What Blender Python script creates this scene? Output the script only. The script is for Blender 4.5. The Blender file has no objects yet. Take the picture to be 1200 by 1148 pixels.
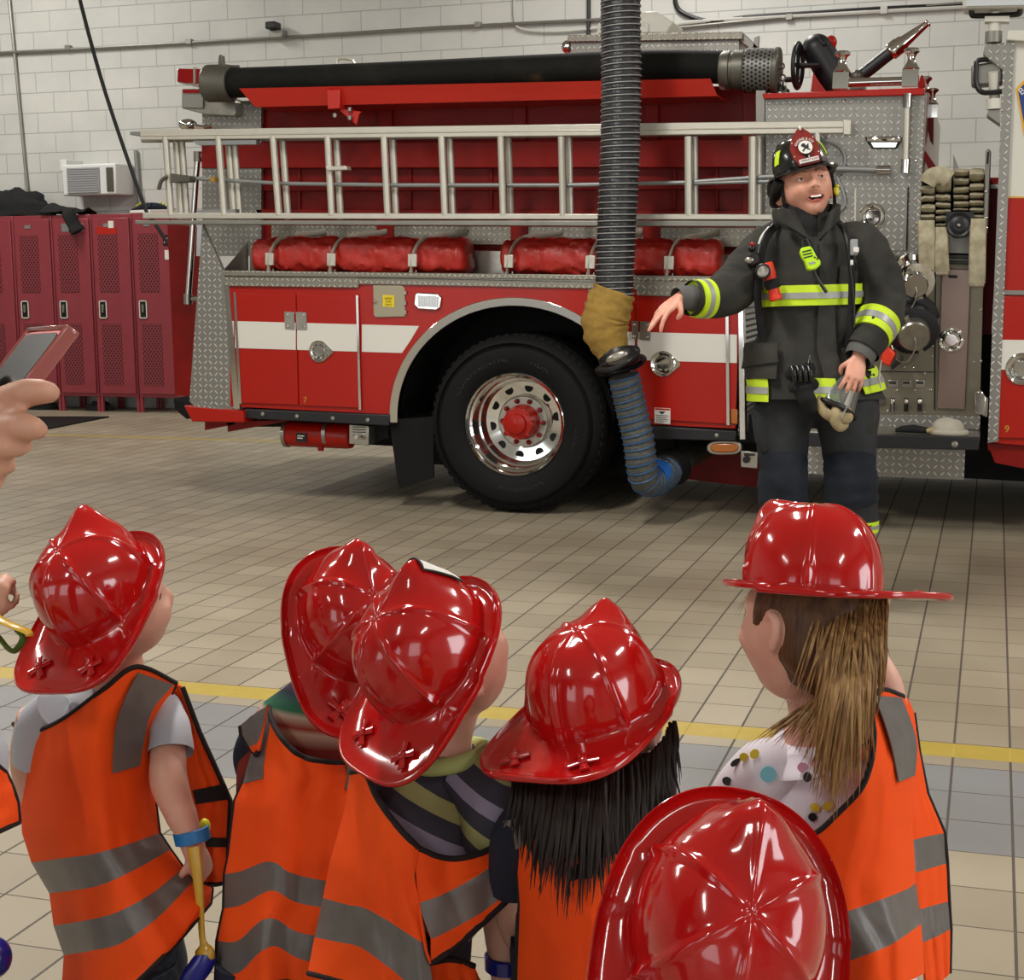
import bpy, bmesh, math, random
from math import sin, cos, pi, radians, sqrt, atan2
from mathutils import Vector as V, Matrix, noise, Euler, Quaternion
random.seed(7)
SC = bpy.context.scene
COL = SC.collection
# ---------------------------------------------------------------- camera calibration (from the floor tiles)
F, PITCH, YAW, ROLL, CAMH = 1780.0, 0.14499, 0.30673, -0.010093, 1.42
RT = V((cos(YAW), sin(YAW), 0))
FW = V((-sin(YAW) * cos(PITCH), cos(YAW) * cos(PITCH), -sin(PITCH)))
UP = RT.cross(FW)
_c, _s = cos(ROLL), sin(ROLL)
RT, UP = RT * _c + UP * _s, UP * _c - RT * _s   # rolled axes
EYE = V((0, 0, CAMH))
def ray(px, py):
    "direction with unit depth along the optical axis"
    u, v = (px - 600) / F, (py - 574) / F
    return FW + RT * u - UP * v
def at(px, py, Y):
    r = ray(px, py); return EYE + r * (Y / r.y)
def atz(px, py, Z):
    r = ray(px, py); return EYE + r * ((Z - CAMH) / r.z)
def cp(px, py, d):
    return EYE + ray(px, py) * d
# ---------------------------------------------------------------- truck frame
TX, TY = -2.655, 8.38
TILT = 0.027
TM = Matrix.Translation((TX, TY, 0)) @ Matrix.Rotation(TILT, 4, 'Y')
TMI = TM.inverted()
def tp(px, py, y=0.0):
    return TMI @ at(px, py, TY + y)
# ---------------------------------------------------------------- colours and materials
def hexc(h):
    h = h.lstrip('#'); o = []
    for i in (0, 2, 4):
        c = int(h[i:i + 2], 16) / 255
        o.append(c / 12.92 if c <= .04045 else ((c + .055) / 1.055) ** 2.4)
    return (*o, 1)
class NT:
    "small node-tree helper"
    def __init__(s, name):
        s.m = bpy.data.materials.new(name); s.m.use_nodes = True
        s.t = s.m.node_tree; s.n = s.t.nodes; s.l = s.t.links
        s.b = s.n['Principled BSDF']
    def new(s, ty, **kw):
        n = s.n.new(ty)
        for k, v in kw.items(): setattr(n, k, v)
        return n
    def sock(s, n, i, v):
        if isinstance(v, bpy.types.NodeSocket): s.l.new(v, n.inputs[i])
        elif v is not None: n.inputs[i].default_value = v
    def math(s, op, a, b=None, c=None):
        n = s.new('ShaderNodeMath', operation=op)
        for i, v in enumerate((a, b, c)): s.sock(n, i, v)
        return n.outputs[0]
    def mix(s, f, a, b):
        n = s.new('ShaderNodeMix', data_type='RGBA')
        s.sock(n, 0, f); s.sock(n, 6, a); s.sock(n, 7, b)
        return n.outputs[2]
    def obj(s):
        return s.new('ShaderNodeTexCoord').outputs['Object']
    def sep(s, v):
        n = s.new('ShaderNodeSeparateXYZ'); s.l.new(v, n.inputs[0]); return n.outputs
    def comb(s, x, y, z=0.0):
        n = s.new('ShaderNodeCombineXYZ')
        s.sock(n, 0, x); s.sock(n, 1, y); s.sock(n, 2, z); return n.outputs[0]
    def noise(s, scale, detail=3, vec=None, rough=.55):
        n = s.new('ShaderNodeTexNoise'); n.inputs['Scale'].default_value = scale
        n.inputs['Detail'].default_value = detail; n.inputs['Roughness'].default_value = rough
        s.l.new(vec if vec is not None else s.obj(), n.inputs['Vector']); return n.outputs[0]
    def ramp(s, f, stops):
        n = s.new('ShaderNodeValToRGB'); s.l.new(f, n.inputs[0])
        e = n.color_ramp.elements
        while len(e) < len(stops): e.new(.5)
        for k, (p, c) in zip(e, stops): k.position = p; k.color = c if len(c) == 4 else (*c, 1)
        return n.outputs[0]
    def bump(s, h, strength=.3, dist=.01):
        n = s.new('ShaderNodeBump'); n.inputs['Strength'].default_value = strength
        n.inputs['Distance'].default_value = dist
        s.l.new(h, n.inputs['Height']); s.l.new(n.outputs[0], s.b.inputs['Normal']); return n
    def base(s, c): s.sock(s.b, 'Base Color', c)
    def set(s, **kw):
        for k, v in kw.items(): s.sock(s.b, k.replace('_', ' '), v)
def pbr(name, col, rough=.5, metal=0., var=0., vscale=6., bump=0., bscale=60., coat=0., spec=.5, trans=0., emis=None, bdist=.004, sheen=0.):
    t = NT(name); c = hexc(col) if isinstance(col, str) else col
    if var:
        f = t.noise(vscale, 4)
        d = tuple(x * (1 - var) for x in c[:3]) + (1,); l = tuple(min(1, x * (1 + var * .6)) for x in c[:3]) + (1,)
        t.base(t.ramp(f, [(.3, d), (.7, l)]))
    else: t.base(c)
    t.set(Roughness=rough, Metallic=metal)
    t.b.inputs['Specular IOR Level'].default_value = spec
    if coat: t.set(Coat_Weight=coat, Coat_Roughness=.06)
    if trans: t.set(Transmission_Weight=trans, IOR=1.45)
    if sheen: t.set(Sheen_Weight=sheen)
    if emis: t.set(Emission_Color=c, Emission_Strength=emis)
    if bump: t.bump(t.noise(bscale, 4), bump, bdist)
    return t.m
def tread(name, c0='#7d7b74', c1='#c2bfb4', pitch=.034, rough=.3):
    t = NT(name); x, y, z = t.sep(t.obj())
    u = t.math('DIVIDE', t.math('ADD', x, y), pitch); v = t.math('DIVIDE', t.math('ADD', z, y), pitch)
    par = t.math('MODULO', t.math('ABSOLUTE', t.math('ADD', t.math('FLOOR', u), t.math('FLOOR', v))), 2.)
    fu = t.math('SUBTRACT', t.math('FRACT', u), .5); fv = t.math('SUBTRACT', t.math('FRACT', v), .5)
    p = t.math('ADD', fu, fv); q = t.math('SUBTRACT', fu, fv)
    def loz(a, b):
        A = t.math('POWER', t.math('ABSOLUTE', t.math('DIVIDE', a, .64)), 2.); B = t.math('POWER', t.math('ABSOLUTE', t.math('DIVIDE', b, .19)), 2.)
        return t.math('SUBTRACT', 1., t.math('ADD', A, B))
    a = loz(p, q); b = loz(q, p)
    n = t.new('ShaderNodeMix', data_type='FLOAT'); t.sock(n, 0, par); t.sock(n, 2, a); t.sock(n, 3, b)
    h = t.math('MAXIMUM', n.outputs[0], 0.); h = t.math('MINIMUM', t.math('MULTIPLY', h, 1.6), 1.)
    t.base(t.mix(h, hexc(c0), hexc(c1))); t.set(Metallic=.7, Roughness=rough)
    t.bump(h, .9, .004); return t.m
MAT = {}
def M(k): return MAT[k]
# ---------------------------------------------------------------- mesh builder
class MB:
    def __init__(s, M=None): s.v = []; s.f = []; s.mi = []; s.M = M; s.cur = 0; s.uv = None
    def mat(s, i): s.cur = i; return s
    def add(s, vs, fs, mi=None):
        o = len(s.v); s.v += [V(p) for p in vs]
        for f in fs: s.f.append(tuple(i + o for i in f)); s.mi.append(s.cur if mi is None else mi)
        return s
    def box(s, x0, x1, y0, y1, z0, z1, T=None):
        p = [V((x, y, z)) for z in (z0, z1) for y in (y0, y1) for x in (x0, x1)]
        if T is not None: p = [T @ q for q in p]
        return s.add(p, [(0, 2, 3, 1), (4, 5, 7, 6), (0, 1, 5, 4), (2, 6, 7, 3), (0, 4, 6, 2), (1, 3, 7, 5)])
    def prism(s, a, b):
        "two matching outlines -> closed solid"
        n = len(a); k = n
        return s.add(list(a) + list(b), [tuple(range(n)), tuple(range(2 * n - 1, n - 1, -1))] + [(i, k + i, k + (i + 1) % n, (i + 1) % n) for i in range(n)])
    def loft(s, rings, caps=True, closed=True):
        n = len(rings[0]); m = len(rings); fs = []
        for j in range(m - 1):
            for i in range(n if closed else n - 1):
                fs.append((j * n + i, j * n + (i + 1) % n, (j + 1) * n + (i + 1) % n, (j + 1) * n + i))
        if caps is True or caps == 'a': fs.append(tuple(range(n - 1, -1, -1)))
        if caps is True or caps == 'b': fs.append(tuple((m - 1) * n + i for i in range(n)))
        return s.add([p for r in rings for p in r], fs)
    def tube(s, path, r, n=10, caps=True, flat=1.0, up=None, closed=False):
        P = [V(p) for p in path]; m = len(P); rings = []
        if not isinstance(r, (list, tuple)): r = [r] * m
        t0 = (P[1] - P[0]).normalized(); u = V(up) if up else (V((0, 0, 1)) if abs(t0.z) < .9 else V((0, 1, 0)))
        for i in range(m):
            a = P[(i - 1) % m] if (i > 0 or closed) else P[i]; b = P[(i + 1) % m] if (i < m - 1 or closed) else P[i]
            t = (b - a).normalized(); w = t.cross(u)
            if w.length < 1e-5: w = t.orthogonal()
            w.normalize(); u = w.cross(t).normalized()
            rings.append([P[i] + w * (cos(2 * pi * k / n) * r[i]) + u * (sin(2 * pi * k / n) * r[i] * flat) for k in range(n)])
        if closed: rings.append(rings[0])
        return s.loft(rings, caps and not closed)
    def lathe(s, prof, T=None, n=32, a0=0, a1=2 * pi, caps=True):
        "prof: (radius, height) pairs round the local z axis"
        full = abs(a1 - a0 - 2 * pi) < 1e-6; k = n if full else n + 1
        T = T or Matrix.Identity(4); vs = []
        for r, h in prof:
            for i in range(k):
                a = a0 + (a1 - a0) * i / n; vs.append(T @ V((r * cos(a), r * sin(a), h)))
        fs = []
        for j in range(len(prof) - 1):
            for i in range(n):
                fs.append((j * k + i, j * k + (i + 1) % k, (j + 1) * k + (i + 1) % k, (j + 1) * k + i))
        if full and caps and (abs(prof[0][0] - prof[-1][0]) > 1e-6 or abs(prof[0][1] - prof[-1][1]) > 1e-6):
            if prof[0][0] > 1e-6: fs.append(tuple(range(n - 1, -1, -1)))
            if prof[-1][0] > 1e-6: fs.append(tuple((len(prof) - 1) * k + i for i in range(n)))
        return s.add(vs, fs)
    def ball(s, c, r, n=14, m=9, T=None):
        if not isinstance(r, (tuple, list)): r = (r, r, r)
        c = V(c); rings = []
        for j in range(m + 1):
            th = pi * j / m; th = min(max(th, .02), pi - .02)
            ring = []
            for i in range(n):
                a = 2 * pi * i / n; p = V((r[0] * sin(th) * cos(a), r[1] * sin(th) * sin(a), -r[2] * cos(th)))
                ring.append(c + (T @ p if T is not None else p))
            rings.append(ring)
        return s.loft(rings)
    def sheet(s, G, th=.004, flip=False):
        "grid of points -> thin solid"
        m, n = len(G), len(G[0])
        def nrm(j, i):
            a = G[min(j + 1, m - 1)][i] - G[max(j - 1, 0)][i]; b = G[j][min(i + 1, n - 1)] - G[j][max(i - 1, 0)]
            w = a.cross(b); return w.normalized() if w.length > 1e-9 else V((0, 0, 1))
        sg = -1 if flip else 1
        A = [[G[j][i] + nrm(j, i) * (th * .5 * sg) for i in range(n)] for j in range(m)]
        B = [[G[j][i] - nrm(j, i) * (th * .5 * sg) for i in range(n)] for j in range(m)]
        vs = [p for r in A for p in r] + [p for r in B for p in r]; k = m * n; fs = []
        for j in range(m - 1):
            for i in range(n - 1):
                a = j * n + i; fs.append((a, a + n, a + n + 1, a + 1)); fs.append((k + a, k + a + 1, k + a + n + 1, k + a + n))
        for i in range(n - 1):
            fs.append((i, i + 1, k + i + 1, k + i)); a = (m - 1) * n + i; fs.append((a + 1, a, k + a, k + a + 1))
        for j in range(m - 1):
            a = j * n; fs.append((a + n, a, k + a, k + a + n)); a = j * n + n - 1; fs.append((a, a + n, k + a + n, k + a))
        return s.add(vs, fs)
    def tpoly(s, pts, y0, y1):
        "outline given in photo pixels on the truck plane y0, extruded straight back to y1"
        a = [tp(x, y, y0) for x, y in pts]
        return s.prism(a, [V((p.x, y1, p.z)) for p in a])
    def tbox(s, x0, y0, x1, y1, ya, yb):
        return s.tpoly([(x0, y0), (x1, y0), (x1, y1), (x0, y1)], ya, yb)
    def build(s, name, mats, parent=None, smooth=.6, bevel=0., seg=2, sub=0, solid=0.):
        mats = mats if isinstance(mats, (list, tuple)) else [mats]
        W = s.M.copy() if s.M is not None else Matrix.Identity(4)
        if parent is not None: W = wm(parent).inverted() @ W
        me = bpy.data.meshes.new(name)
        me.from_pydata([W @ p for p in s.v], [], s.f)
        for m in mats: me.materials.append(MAT[m] if isinstance(m, str) else m)
        me.polygons.foreach_set('material_index', s.mi)
        bm = bmesh.new(); bm.from_mesh(me)
        bmesh.ops.recalc_face_normals(bm, faces=bm.faces); bm.to_mesh(me); bm.free()
        if smooth: me.shade_smooth(); me.set_sharp_from_angle(angle=smooth)
        me.update()
        o = bpy.data.objects.new(name, me); COL.objects.link(o)
        if parent is not None: o.parent = parent
        if solid:
            k = o.modifiers.new('solid', 'SOLIDIFY'); k.thickness = solid; k.offset = -1
        if bevel:
            k = o.modifiers.new('bevel', 'BEVEL'); k.width = bevel; k.segments = seg; k.limit_method = 'ANGLE'; k.angle_limit = radians(38)
        if sub:
            k = o.modifiers.new('sub', 'SUBSURF'); k.levels = sub; k.render_levels = sub
        return o
_WM = {}
def wm(o):
    m = Matrix.Identity(4); k = o
    while k is not None:
        m = _WM.get(k.name, Matrix.Identity(4)) @ m; k = k.parent
    return m
def thing(name, label, cat, loc=(0, 0, 0), group=None, mat=None):
    o = bpy.data.objects.new(name, None); COL.objects.link(o)
    m = mat if mat is not None else Matrix.Translation(loc)
    o.matrix_world = m; _WM[o.name] = m.copy(); o.empty_display_size = .1
    o['label'] = label; o['category'] = cat
    if group: o['group'] = group
    return o
def tthing(name, label, cat, local, group=None):
    return thing(name, label, cat, group=group, mat=TM @ Matrix.Translation(local))
def tag(o, label, cat, group=None):
    o['label'] = label; o['category'] = cat
    if group: o['group'] = group
    return o
def struct(o): o['kind'] = 'structure'; return o
def TB(): return MB(TM)
def text(mb, s, size, T, depth=.002, align='CENTER', mi=None, bend=None):
    "lettering as solid letters, laid in the x-y plane of T (local z is the outward normal)"
    cu = bpy.data.curves.new('t', 'FONT'); cu.body = s; cu.size = size; cu.align_x = align; cu.align_y = 'CENTER'; cu.extrude = depth; cu.resolution_u = 3
    o = bpy.data.objects.new('t', cu); COL.objects.link(o)
    me = bpy.data.meshes.new_from_object(o.evaluated_get(bpy.context.evaluated_depsgraph_get()))
    vs = []
    for v in me.vertices:
        p = v.co.copy()
        if bend:
            r = bend + p.y; a = p.x / bend; p = V((r * sin(a), r * cos(a), p.z))
        vs.append(T @ p)
    mb.add(vs, [tuple(p.vertices) for p in me.polygons], mi)
    bpy.data.objects.remove(o); bpy.data.curves.remove(cu); bpy.data.meshes.remove(me)
    return mb
def frame(o, x, n):
    "matrix with origin o, x axis x, z axis n"
    n = V(n).normalized(); x = V(x); x = (x - n * x.dot(n)).normalized(); y = n.cross(x)
    return Matrix(((x.x, y.x, n.x, o[0]), (x.y, y.y, n.y, o[1]), (x.z, y.z, n.z, o[2]), (0, 0, 0, 1)))
def lerp(a, b, t): return a + (b - a) * t
def pl(tab, t):
    "piecewise-linear lookup: tab of (t, value...)"
    if t <= tab[0][0]: r = tab[0][1:]
    elif t >= tab[-1][0]: r = tab[-1][1:]
    else:
        for a, b in zip(tab, tab[1:]):
            if a[0] <= t <= b[0]:
                k = (t - a[0]) / (b[0] - a[0] or 1); r = tuple(x + (y - x) * k for x, y in zip(a[1:], b[1:])); break
    return r if len(r) > 1 else r[0]
def smooth_path(pts, n=8):
    "Catmull-Rom through points"
    P = [V(p) for p in pts]; o = []
    for i in range(len(P) - 1):
        p0, p1, p2, p3 = P[max(i - 1, 0)], P[i], P[i + 1], P[min(i + 2, len(P) - 1)]
        for k in range(n):
            t = k / n
            o.append(.5 * ((2 * p1) + (p2 - p0) * t + (2 * p0 - 5 * p1 + 4 * p2 - p3) * t * t + (3 * p1 - p0 - 3 * p2 + p3) * t ** 3))
    o.append(P[-1]); return o
# ---------------------------------------------------------------- materials
def mk_floor():
    t = NT('floor_tile'); x, y, z = t.sep(t.obj())
    tx, ty = .11188764 * CAMH, .15419936 * CAMH
    ox, oy = .0624049 * CAMH, 4.151017 * CAMH
    u = t.math('DIVIDE', t.math('SUBTRACT', x, ox), tx); v = t.math('DIVIDE', t.math('SUBTRACT', oy, y), ty)
    def edge(f, w): return t.math('LESS_THAN', t.math('ABSOLUTE', t.math('SUBTRACT', t.math('FRACT', t.math('ADD', f, .5)), .5)), w)
    g = t.math('MAXIMUM', edge(u, .022), edge(v, .0105))
    cell = t.comb(t.math('FLOOR', u), t.math('FLOOR', v))
    wn = t.new('ShaderNodeTexWhiteNoise', noise_dimensions='2D'); t.l.new(cell, wn.inputs[0])
    col = t.mix(wn.outputs[0], hexc('#938976'), hexc('#a29884'))
    row = t.math('FLOOR', v)
    grey = t.math('MULTIPLY', t.math('GREATER_THAN', row, 6.5), t.math('LESS_THAN', row, 9.5))
    gcol = t.mix(t.noise(160, 3), hexc('#77787a'), hexc('#8c8d8d'))
    col = t.mix(grey, col, gcol)
    fy = t.math('FRACT', v)
    yel = t.math('MULTIPLY', t.math('MULTIPLY', t.math('GREATER_THAN', v, 6.02), t.math('LESS_THAN', v, 6.62)), 1.)
    ycol = t.mix(t.noise(22, 5), hexc('#a28a34'), hexc('#b09b4a'))
    blot = t.noise(1.1, 5)
    dirt = t.ramp(blot, [(.3, (.80, .78, .74)), (.65, (1, 1, 1))])
    mm = t.new('ShaderNodeMix', data_type='RGBA', blend_type='MULTIPLY'); mm.inputs[0].default_value = 1
    t.l.new(col, mm.inputs[6]); t.l.new(dirt, mm.inputs[7]); col = mm.outputs[2]
    # specks of grit
    sp = t.math('GREATER_THAN', t.noise(75, 2), .735); col = t.mix(t.math('MULTIPLY', sp, .5), col, hexc('#3d362e'))
    gout = t.mix(t.noise(9), hexc('#3a332b'), hexc('#5a5148'))
    col = t.mix(g, col, gout)
    # an older faint line far back by the lockers
    y2 = t.math('MULTIPLY', t.math('LESS_THAN', t.math('ABSOLUTE', t.math('SUBTRACT', y, 11.53)), .055), t.math('LESS_THAN', x, -3.2))
    yel = t.math('MAXIMUM', yel, t.math('MULTIPLY', y2, .75))
    col = t.mix(yel, col, ycol)
    t.base(col)
    t.sock(t.b, 'Roughness', t.math('ADD', t.math('MULTIPLY', g, .3), t.math('ADD', .34, t.math('MULTIPLY', blot, .22))))
    t.bump(t.math('SUBTRACT', 1., g), .5, .003); return t.m
def mk_block():
    t = NT('painted_block'); x, y, z = t.sep(t.obj())
    br = t.new('ShaderNodeTexBrick'); br.offset = .5
    t.l.new(t.comb(x, z), br.inputs['Vector'])
    br.inputs['Scale'].default_value = 1; br.inputs['Brick Width'].default_value = .41; br.inputs['Row Height'].default_value = .205
    br.inputs['Mortar Size'].default_value = .005; br.inputs['Mortar Smooth'].default_value = .25
    c = t.ramp(t.noise(1.6, 4), [(.35, hexc('#bcbdb8')), (.7, hexc('#c9c9c3'))])
    c = t.mix(t.math('MULTIPLY', br.outputs['Fac'], .55), c, hexc('#7f8283')); t.base(c); t.set(Roughness=.45)
    h = t.math('ADD', t.math('MULTIPLY', br.outputs['Fac'], -1.), t.math('MULTIPLY', t.noise(40, 4), .25))
    t.bump(h, .55, .006); return t.m
def mk_mesh_door():
    "painted sheet steel pierced by rows of small diamond holes"
    t = NT('locker_perforated'); x, y, z = t.sep(t.obj())
    u = t.math('DIVIDE', x, .036); v = t.math('DIVIDE', z, .050)
    a = t.math('ABSOLUTE', t.math('SUBTRACT', t.math('FRACT', u), .5)); b = t.math('ABSOLUTE', t.math('SUBTRACT', t.math('FRACT', v), .5))
    d1 = t.math('ADD', a, b); d = t.math('MINIMUM', d1, t.math('SUBTRACT', 1., d1))
    hole = t.math('LESS_THAN', d, .31)
    t.base(t.mix(hole, hexc('#8b363f'), hexc('#14060a'))); t.set(Roughness=.4); return t.m
def mk_roll():
    t = NT('ribbed_aluminium'); x, y, z = t.sep(t.obj())
    h = t.math('SINE', t.math('MULTIPLY', z, 190.)); t.base(hexc('#b9bab6')); t.set(Metallic=.8, Roughness=.35); t.bump(h, .8, .004); return t.m
def mk_stripe_shirt():
    t = NT('striped_jersey'); x, y, z = t.sep(t.obj())
    f = t.math('MODULO', t.math('ADD', t.math('DIVIDE', t.math('ADD', z, t.math('MULTIPLY', x, .55)), .115), 20.), 1.)
    k = t.ramp(f, [(0, hexc('#3f3b46')), (.28, hexc('#9a8fa6')), (.5, hexc('#3f3b46')), (.76, hexc('#a9a46a'))])
    for n in t.n:
        if n.type == 'VALTORGB': n.color_ramp.interpolation = 'CONSTANT'
    t.base(k); t.set(Roughness=.9); t.bump(t.noise(240, 2), .15, .002); return t.m
def mk_serape():
    t = NT('serape_knit'); x, y, z = t.sep(t.obj())
    f = t.math('MODULO', t.math('ADD', t.math('DIVIDE', t.math('ADD', z, t.math('MULTIPLY', x, .12)), .20), 20.), 1.)
    k = t.ramp(f, [(0, hexc('#7d2417')), (.22, hexc('#6b1d14')), (.34, hexc('#b49a86')), (.38, hexc('#8e2f1e')), (.46, hexc('#bba892')), (.5, hexc('#2d6b4b')), (.62, hexc('#1b1d33')), (.95, hexc('#7d2417'))])
    t.base(k); t.set(Roughness=.95); return t.m
def mk_dots():
    t = NT('printed_jersey'); x, y, z = t.sep(t.obj())
    vo = t.new('ShaderNodeTexVoronoi', feature='F1'); vo.inputs['Scale'].default_value = 11; vo.inputs['Randomness'].default_value = .6
    t.l.new(t.obj(), vo.inputs['Vector']); t.base(hexc('#dcd6df')); t.set(Roughness=.9); return t.m
def mk_hair(name, lo, hi, sc=90):
    t = NT(name); mp = t.new('ShaderNodeMapping'); mp.inputs['Scale'].default_value = (1, 1, .06); t.l.new(t.obj(), mp.inputs[0])
    f = t.noise(sc, 4, mp.outputs[0]); t.base(t.ramp(f, [(.32, hexc(lo)), (.68, hexc(hi))])); t.set(Roughness=.5); t.b.inputs['Specular IOR Level'].default_value = .3
    t.bump(f, .4, .002); return t.m
def mk_vest():
    t = NT('orange_hivis'); f = t.noise(5, 4)
    t.base(t.ramp(f, [(.3, hexc('#ee4a10')), (.7, hexc('#f7560f'))])); t.set(Roughness=.75); t.b.inputs['Specular IOR Level'].default_value = .25
    wv = t.noise(420, 2); t.bump(wv, .12, .001); return t.m
def mk_turnout(name, a, b):
    t = NT(name); f = t.noise(7, 5)
    t.base(t.ramp(f, [(.3, hexc(a)), (.72, hexc(b))])); t.set(Roughness=.85); t.b.inputs['Specular IOR Level'].default_value = .2
    t.bump(t.math('ADD', t.noise(26, 4), t.math('MULTIPLY', t.noise(600, 2), .25)), .35, .006); return t.m
def mk_skin(name, a, b):
    t = NT(name); f = t.noise(14, 3)
    t.base(t.ramp(f, [(.35, hexc(a)), (.7, hexc(b))])); t.set(Roughness=.5, Subsurface_Weight=.08, Subsurface_Radius=(.02, .008, .004)); return t.m
def mk_hose():
    t = NT('cotton_hose'); t.base(t.ramp(t.noise(18, 5), [(.25, hexc('#857c63')), (.7, hexc('#b9b096'))])); t.set(Roughness=.92); t.bump(t.noise(300, 2), .3, .002); return t.m
def mk_rubber_hose():
    t = NT('suction_rubber'); f = t.noise(4, 6); x, y, z = t.sep(t.obj())
    t.base(t.ramp(f, [(.5, hexc('#11120f')), (.64, hexc('#1b1a15')), (.74, hexc('#40341f'))])); t.set(Roughness=.8); t.b.inputs['Specular IOR Level'].default_value = .2
    t.bump(t.math('SINE', t.math('MULTIPLY', x, 420.)), .12, .002); return t.m
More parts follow.
